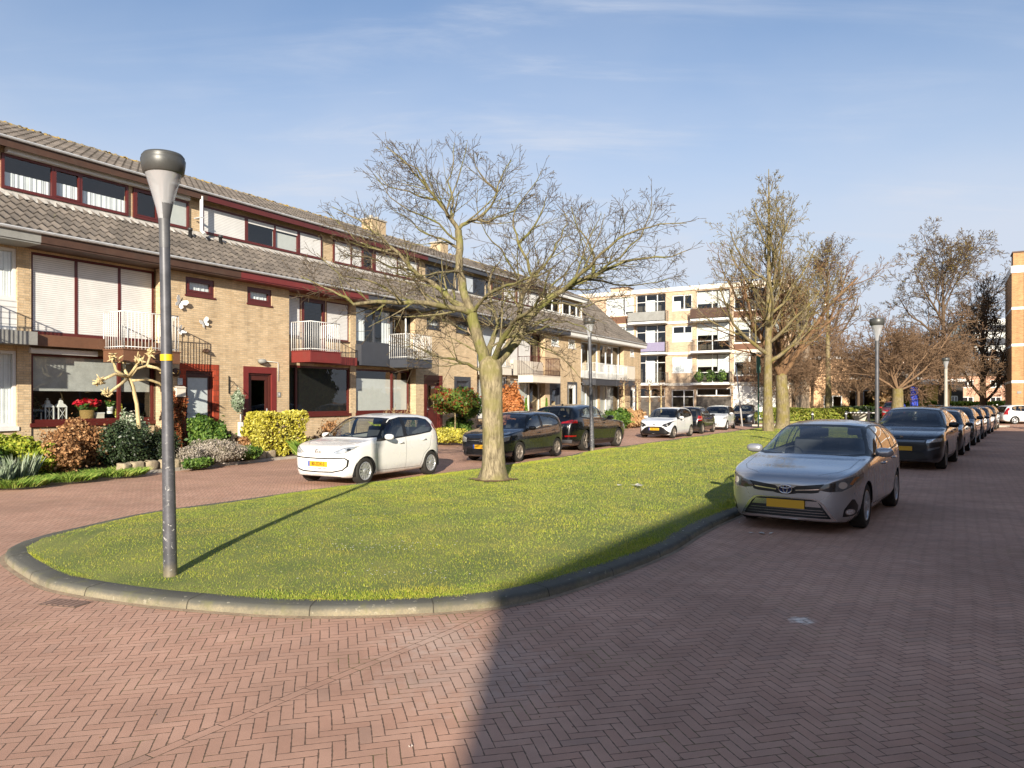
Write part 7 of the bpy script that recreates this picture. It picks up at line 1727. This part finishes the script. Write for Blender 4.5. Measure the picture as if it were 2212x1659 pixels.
for k in range(4): window(Bk, 3.0, 5.2, 1.0+k*2.86, 2.4+k*2.86, -.05, (M_white, M_glass), splits=(4.1,), depth=.04)
# long block across the street, behind and to the right of the viewer: it shades the street
Sh = empty('apartment_building', (-1.10, -13.33, 0), math.atan2(.855, .518), 'long brick block whose shadow falls across the street, outside the picture', 'building')
mb = MB(); mb.box(0, 46.0, -11, 0, -.3, 6.2); mb.build('wall', M_brick3, Sh); mb = MB(); mb.box(-.04, 46.05, -11.05, .04, 6.2, 6.4); mb.build('roof_edge', M_white, Sh)
for k in range(2):
    for q in range(7): window(Sh, -(2.0+q*6+2.4), -(2.0+q*6), 1.0+k*2.85, 2.4+k*2.85, -.06, (M_white, M_glass), depth=.05).rotation_euler = (0, 0, math.pi)

# evergreens in the gap across the street, right of the picture: they darken the window reflections
for k, (x, y, h_) in enumerate(((33.0, 26.5, 6.5), (36.5, 30.5, 6), (40.5, 35.0, 6.5), (44.5, 39.5, 6))):
    shrub('tall_evergreen', ['nearest', 'second', 'third', 'farthest'][k]+' tall dark evergreen across the street, right of the picture', x, y, 0, (2.8, 2.8, h_/2), 9000, .30, L_green, seed=90+k, stems=6, cat='tree')
# ------------------------------------------------------------ low buildings beyond the park
def lowb(x, y, w_, d_, h, mat, label, rz=0, wins=(), roof=None, name='low_building'):
    e = empty(name, (x, y, 0), rz, label, 'building'); mb = MB(); pwall(mb, 0, w_, -.2, h, 0, .25, [q[:4] for q in wins]); mb.box(0, w_, d_, d_+.2, 0, h); mb.box(0, .2, .25, d_, 0, h); mb.box(w_-.2, w_, .25, d_, 0, h); mb.build('wall', mat, e)
    mb = MB()
    if roof: mb.prism([(-.2, h), (w_+.2, h), (w_+.2, h+.1), (-.2, h+.1)], -.4, d_+.4); mb.add([(-.3, -.4, h+.1), (w_+.3, -.4, h+.1), (w_+.3, d_/2, h+2.6), (-.3, d_/2, h+2.6), (-.3, d_+.4, h+.1), (w_+.3, d_+.4, h+.1)], [(0, 1, 2, 3), (3, 2, 5, 4)])
    else: mb.box(-.2, w_+.2, -.2, d_+.4, h, h+.3)
    mb.build('roof', roof or M_white, e)
    for q in wins: window(e, *q[:4], .05, (M_white, M_glass), splits=((q[0]+q[1])/2,), fw=.1)
    return e
M_tanwall = pm('tan_plaster', 'c9a27c', .9, var=.08, scale=1.5, dirt=.2); M_yelwall = pm('ochre_wall', 'c8a24e', .85, var=.12, scale=2, dirt=.2); M_pink = brick_mat('pinkish_brick', 'c99a80', 'b98a70', 'b09080')
lowb(31.0, 84, 7.0, 8, 6.4, M_tanwall, 'tan windowless building behind the thick mossy tree', -.1, [(4.2, 6.2, .9, 2.3)])
lowb(38.4, 90, 11, 8, 4.3, M_tanwall, 'low tan building with dark openings behind the clipped hedge', -.05, [(.8, 3.4, .2, 2.9), (4.2, 7.5, .2, 3.0)])
lowb(44.5, 86, 6.5, 5, 3.6, M_yelwall, 'low ochre wall building lit by the sun behind the concrete table', 0, [(5.0, 6.0, .3, 2.3)])
for k in range(4): lowb(61+k*6.2, 118-k*1.5, 5.9, 8, 5.6, M_pink, ['leftmost', 'second', 'third', 'rightmost'][k]+' of the far pinkish brick houses beyond the park', -.15, [(.8, 2.4, 1.0, 2.3), (3.4, 5.0, 1.0, 2.3), (.8, 2.4, 3.7, 4.9), (3.4, 5.0, 3.7, 4.9)], M_tile, 'far_house')['group'] = 'far houses beyond the park'
lowb(50.6, 88, 3.0, 3, 4.0, pm('dark_stained_timber', '2c2620', .8, var=.2), 'dark timber shed left of the pinkish houses', 0, [(1.6, 2.4, .3, 2.3)], name='shed')
e = lowb(100, 160, 12, 10, 19, M_white, 'distant pale high-rise with grey bands beside the brick block', 0, name='high_rise')
mb = MB()
for k in range(6): mb.box(-.05, 12.05, -.08, -.01, 2+k*2.9, 3.5+k*2.9)
mb.build('window_band', M_anth, e)
# ------------------------------------------------------------ square and park ground
M_parkg = None
mpk, t, p = newmat('park_grass'); g = t.n('ShaderNodeNewGeometry'); pos = g.outputs['Position']
c = t.mixc(t.rng(t.noise(pos, .5, 5, .6), .35, .65), lin('5f6d30'), lin('8a8a48')); c = t.mixc(t.rng(t.noise(pos, 4, 5, .7), .5, .7, 0, .6), c, lin('8c7350')); t.l(c, p.inputs['Base Color']); p.inputs['Roughness'].default_value = .95; t.l(t.bump(t.noise(pos, 12, 4, .7), 1, .05), p.inputs['Normal'])
mb = MB(); mb.prismz([(19, 57.5), (30, 56), (38.5, 57), (37.5, 66), (60, 64), (130, 90), (130, 230), (-10, 230), (10, 90), (22, 76)], .0, .16); prop(mb.build('park_ground', mpk), kind='structure')
mb = MB(); mb.quad((-400, 230, .02), (400, 230, .02), (400, 900, .02), (-400, 900, .02)); mb.quad((-400, 76, .006), (-14, 76, .006), (-14, 230, .006), (-400, 230, .006)); prop(mb.build('far_meadow', mpk), kind='structure')
M_sand = pm('sandy_paving', 'a3826c', .9, var=.15, scale=1.2, bump=.2, bs=20)
mb = MB(); mb.quad((16, 51.5, .012), (33, 49.5, .012), (34, 56.2, .012), (17, 58, .012)); prop(mb.build('pavement', M_sand), kind='structure')
mb = MB(); mb.prismz([(15.7, 51.1), (33, 49.1), (33, 49.4), (15.7, 51.4)], 0, .11); prop(mb.build('pavement_kerb', M_conc), kind='structure')
shrub('clipped_hedge', 'low clipped yellow-green hedge behind the lawn, right of the mossy tree', 23.4, 58.6, .16, (3.4, .55, .48), 14000, .11, leaf_mat('hedge_leaves', ('5c7028', '7f8c34', '9aa044', 'b0ac58')), 'box', seed=70, stems=6).rotation_euler = (0, 0, -.15)
shrub('dark_hedge', 'dark green hedge strip behind the concrete table', 32.5, 66, .16, (4.5, .6, .5), 7000, .14, L_dark, 'box', seed=71, stems=0).rotation_euler = (0, 0, -.1)
shrub('park_shrubs', 'long low shrub border far behind the playground', 47, 80, .16, (8, 1.5, .7), 9000, .22, L_ygr, 'box', seed=72, stems=0).rotation_euler = (0, 0, 0)
shrub('park_shrubs', 'dry bamboo-yellow thicket in front of the ochre wall', 43.0, 82, .16, (4.5, 1, 1.9), 6000, .30, L_straw, seed=73, aspect=5, stems=14)
e = empty('concrete_table', (26.9, 57.6, .1), -.1, 'white concrete table-tennis table beyond the lawn', 'table'); mb = MB(); mb.box(-1.0, 1.0, -.7, .7, .68, .76); mb.build('table_top', M_wht, e, bevel=.01); mb = MB(); mb.prism([(-.35, 0), (.35, 0), (.6, .68), (-.6, .68)], -.4, .4); mb.build('leg', M_conc, e); mb = MB(); mb.box(-.01, .01, -.72, .72, .76, .9); mb.build('net', M_zinc, e)
def bollard(x, y, h, lb, m_=M_black): e = empty('bollard', (x, y, 0), 0, lb, 'bollard', 'bollards by the square'); mb = MB(); mb.lathe([(.09, 0), (.085, h-.1), (.07, h-.03), (0, h)], 12); mb.build('post', m_, e); mb = MB(); mb.lathe([(.088, h-.25), (.088, h-.18)], 12); mb.build('band', M_wht, e)
bollard(21.5, 53, 1.0, 'black bollard in front of the clipped hedge'); bollard(24.8, 55, 1.0, 'slim dark bollard left of the concrete table', M_metal_dk); bollard(26.1, 54.2, 1.05, 'grey bollard just in front of the concrete table', M_conc); bollard(29.4, 54, 1.05, 'grey bollard right of the concrete table', M_conc)
e = empty('blue_post', (36.9, 68, .1), 0, 'tall bright blue playground post', 'post'); mb = MB(); mb.box(-.32, .32, -.12, .12, 0, 2.9); mb.build('post', pm('bright_blue_paint', '3a4fc0', .4, var=.08), e, bevel=.02); mb = MB(); mb.box(-.4, .4, -.2, .2, 0, .08); mb.build('foot', M_conc, e)
e = empty('railing_frame', (41.0, 71, .1), 0, 'low white metal hoop railing beyond the parked cars', 'railing'); mb = MB(); mb.tube([(-1.1, 0, 0), (-1.1, 0, 1.15), (1.1, 0, 1.15), (1.1, 0, 0)], .05, 6, sm=False); mb.build('hoop', M_wht, e); mb = MB(); mb.tube([(-1.1, 0, .7), (1.1, 0, .7)], .035, 6); mb.build('rail', M_wht, e)
e = empty('signpost', (15.6, 50.5, 0), 0, 'thin leaning grey pole in front of the dark hatchback', 'pole'); mb = MB(); mb.tube([(.1, 0, 0), (-.12, 0, 2.2), (-.35, 0, 4.25)], [.06, .05, .04], 8); mb.build('pole', M_zinc, e); mb = MB(); mb.tube([(-.35, 0, 4.2), (-.35, 0, 4.35)], .07, 8); mb.build('cap', M_zinc, e)
e = empty('green_post', (16.4, 49.3, 0), 0, 'thin dark green post beside the tall upright tree', 'pole'); mb = MB(); mb.tube([(0, 0, 0), (0, 0, 4.9)], .05, 8); mb.build('pole', pm('green_paint', '2e5a48', .5), e); mb = MB(); mb.box(-.12, .12, -.06, .06, 3.6, 4.9); mb.build('sign_box', pm('green_paint', '2e5a48', .5), e)
redS = hatch('hatchback', 'red hatchback behind the broad mossy tree', 3.9, 1.55, 1.70, paint('red_car_paint', 'a02022', 0, .25), 'five', M_rim, F_mit, wx=(.7, 3.2)); cR = car(redS); place(cR, 30.4, 59.2, .5, .86); cR.location.z = .16
# ------------------------------------------------------------ small things on the ground
M_litter = pm('pale_litter', 'c9c6bd', .8, var=.2, scale=30)
def litter(x, y, z, s, lb, mat=M_litter, n=5, seed=1, name='litter', cat='litter'):
    r_ = random.Random(seed); mb = MB()
    for k in range(n):
        cx_, cy_ = r_.uniform(-s, s), r_.uniform(-s, s)*.5; P = []
        for q in range(6): a = q*1.047+r_.random()*.5; P.append((cx_+math.cos(a)*s*.3*r_.uniform(.5, 1), cy_+math.sin(a)*s*.2*r_.uniform(.5, 1), r_.uniform(.002, .02)))
        mb.add(P, [tuple(range(6))])
    o = mb.build(name, mat, None, (x, y, z)); return prop(o, lb, cat)
litter(3.35, 9.9, .004, .16, 'crumpled pale scraps under the nose of the silver estate', n=7, seed=2)
litter(2.17, 14.0, .19, .28, 'white feathers lying in the middle of the lawn', n=9, seed=3)
litter(-.52, 3.83, .003, .018, 'small white pebble on the paving at the bottom', n=2, seed=4, name='pebble', cat='pebble')
# drain grate by the kerb
for (x, y, rz, lb) in ((-3.95, 6.55, -.25, 'small worn gully in the paving just outside the kerb'),):
    e = empty('drain_cover', (x, y, .004), rz, lb, 'drain cover'); mb = MB(); mb.box(-.20, .20, -.10, .10, -.02, .001); mb.build('frame', pm('worn_iron_frame', '6b584c', .9, var=.3, scale=20), e); mb = MB()
    for k in range(6): mb.box(-.17+k*.06, -.17+k*.06+.04, -.08, .08, .001, .004)
    mb.build('grate', pm('rusty_iron', '8a6e60', .9, var=.3, scale=30), e)
# dead leaves blown about
rs_ = np.random.RandomState(19); Vd = []
for k in range(420):
    if k < 150: x, y, z = rs_.uniform(-5.5, 4), rs_.uniform(3.7, 9), .005
    else: q = rs_.randint(0, len(mid)-1) if k % 3 else rs_.randint(0, 40); v_ = rs_.rand(); x, y = ra[q]*(1-v_)+la[q]*v_; z = .16 if .1 < v_ < .9 else .11
    s_ = rs_.uniform(.008, .02) if k > 149 else rs_.uniform(.004, .010); a = rs_.rand()*6.28
    Vd += [(x+math.cos(a+i*1.571)*s_*(1 if i % 2 else .5), y+math.sin(a+i*1.571)*s_*(1 if i % 2 else .5), z+(.006*rs_.rand())) for i in range(4)]
prop(np_mesh('fallen_leaves', Vd, np.arange(len(Vd)).reshape(-1, 4), leaf_mat('dead_leaves', ('4a3420', '6e4e2e', '8a6a40', 'a08458'), .8, 0)), kind='stuff', label='scattered small dead leaves on the lawn and paving', cat='leaves')
# daisies in the lawn
rs_ = np.random.RandomState(9); Vd = []
for (cx_, cy_, sx_, sy_, n) in ((-1.55, 8.2, .9, .35, 60), (-1.2, 7.0, 1.2, .3, 26), (.6, 10.5, 2.0, 1.2, 50), (-2.5, 9.6, 1.4, 1.2, 26), (2.2, 13.5, .8, .7, 30), (3, 18, 3.5, 3, 90)):
    for k in range(n):
        x, y = cx_+rs_.randn()*sx_*.5, cy_+rs_.randn()*sy_*.5; z = .165+rs_.rand()*.02; r_ = .007+.004*rs_.rand()
        for q in range(2): a = rs_.rand()*3; Vd += [(x+math.cos(a+i*1.571)*r_, y+math.sin(a+i*1.571)*r_, z+(.004 if i % 2 else 0)) for i in range(4)]
prop(np_mesh('daisies', Vd, np.arange(len(Vd)).reshape(-1, 4), M_wht), kind='stuff', label='tiny white daisies scattered in the lawn', cat='flowers')
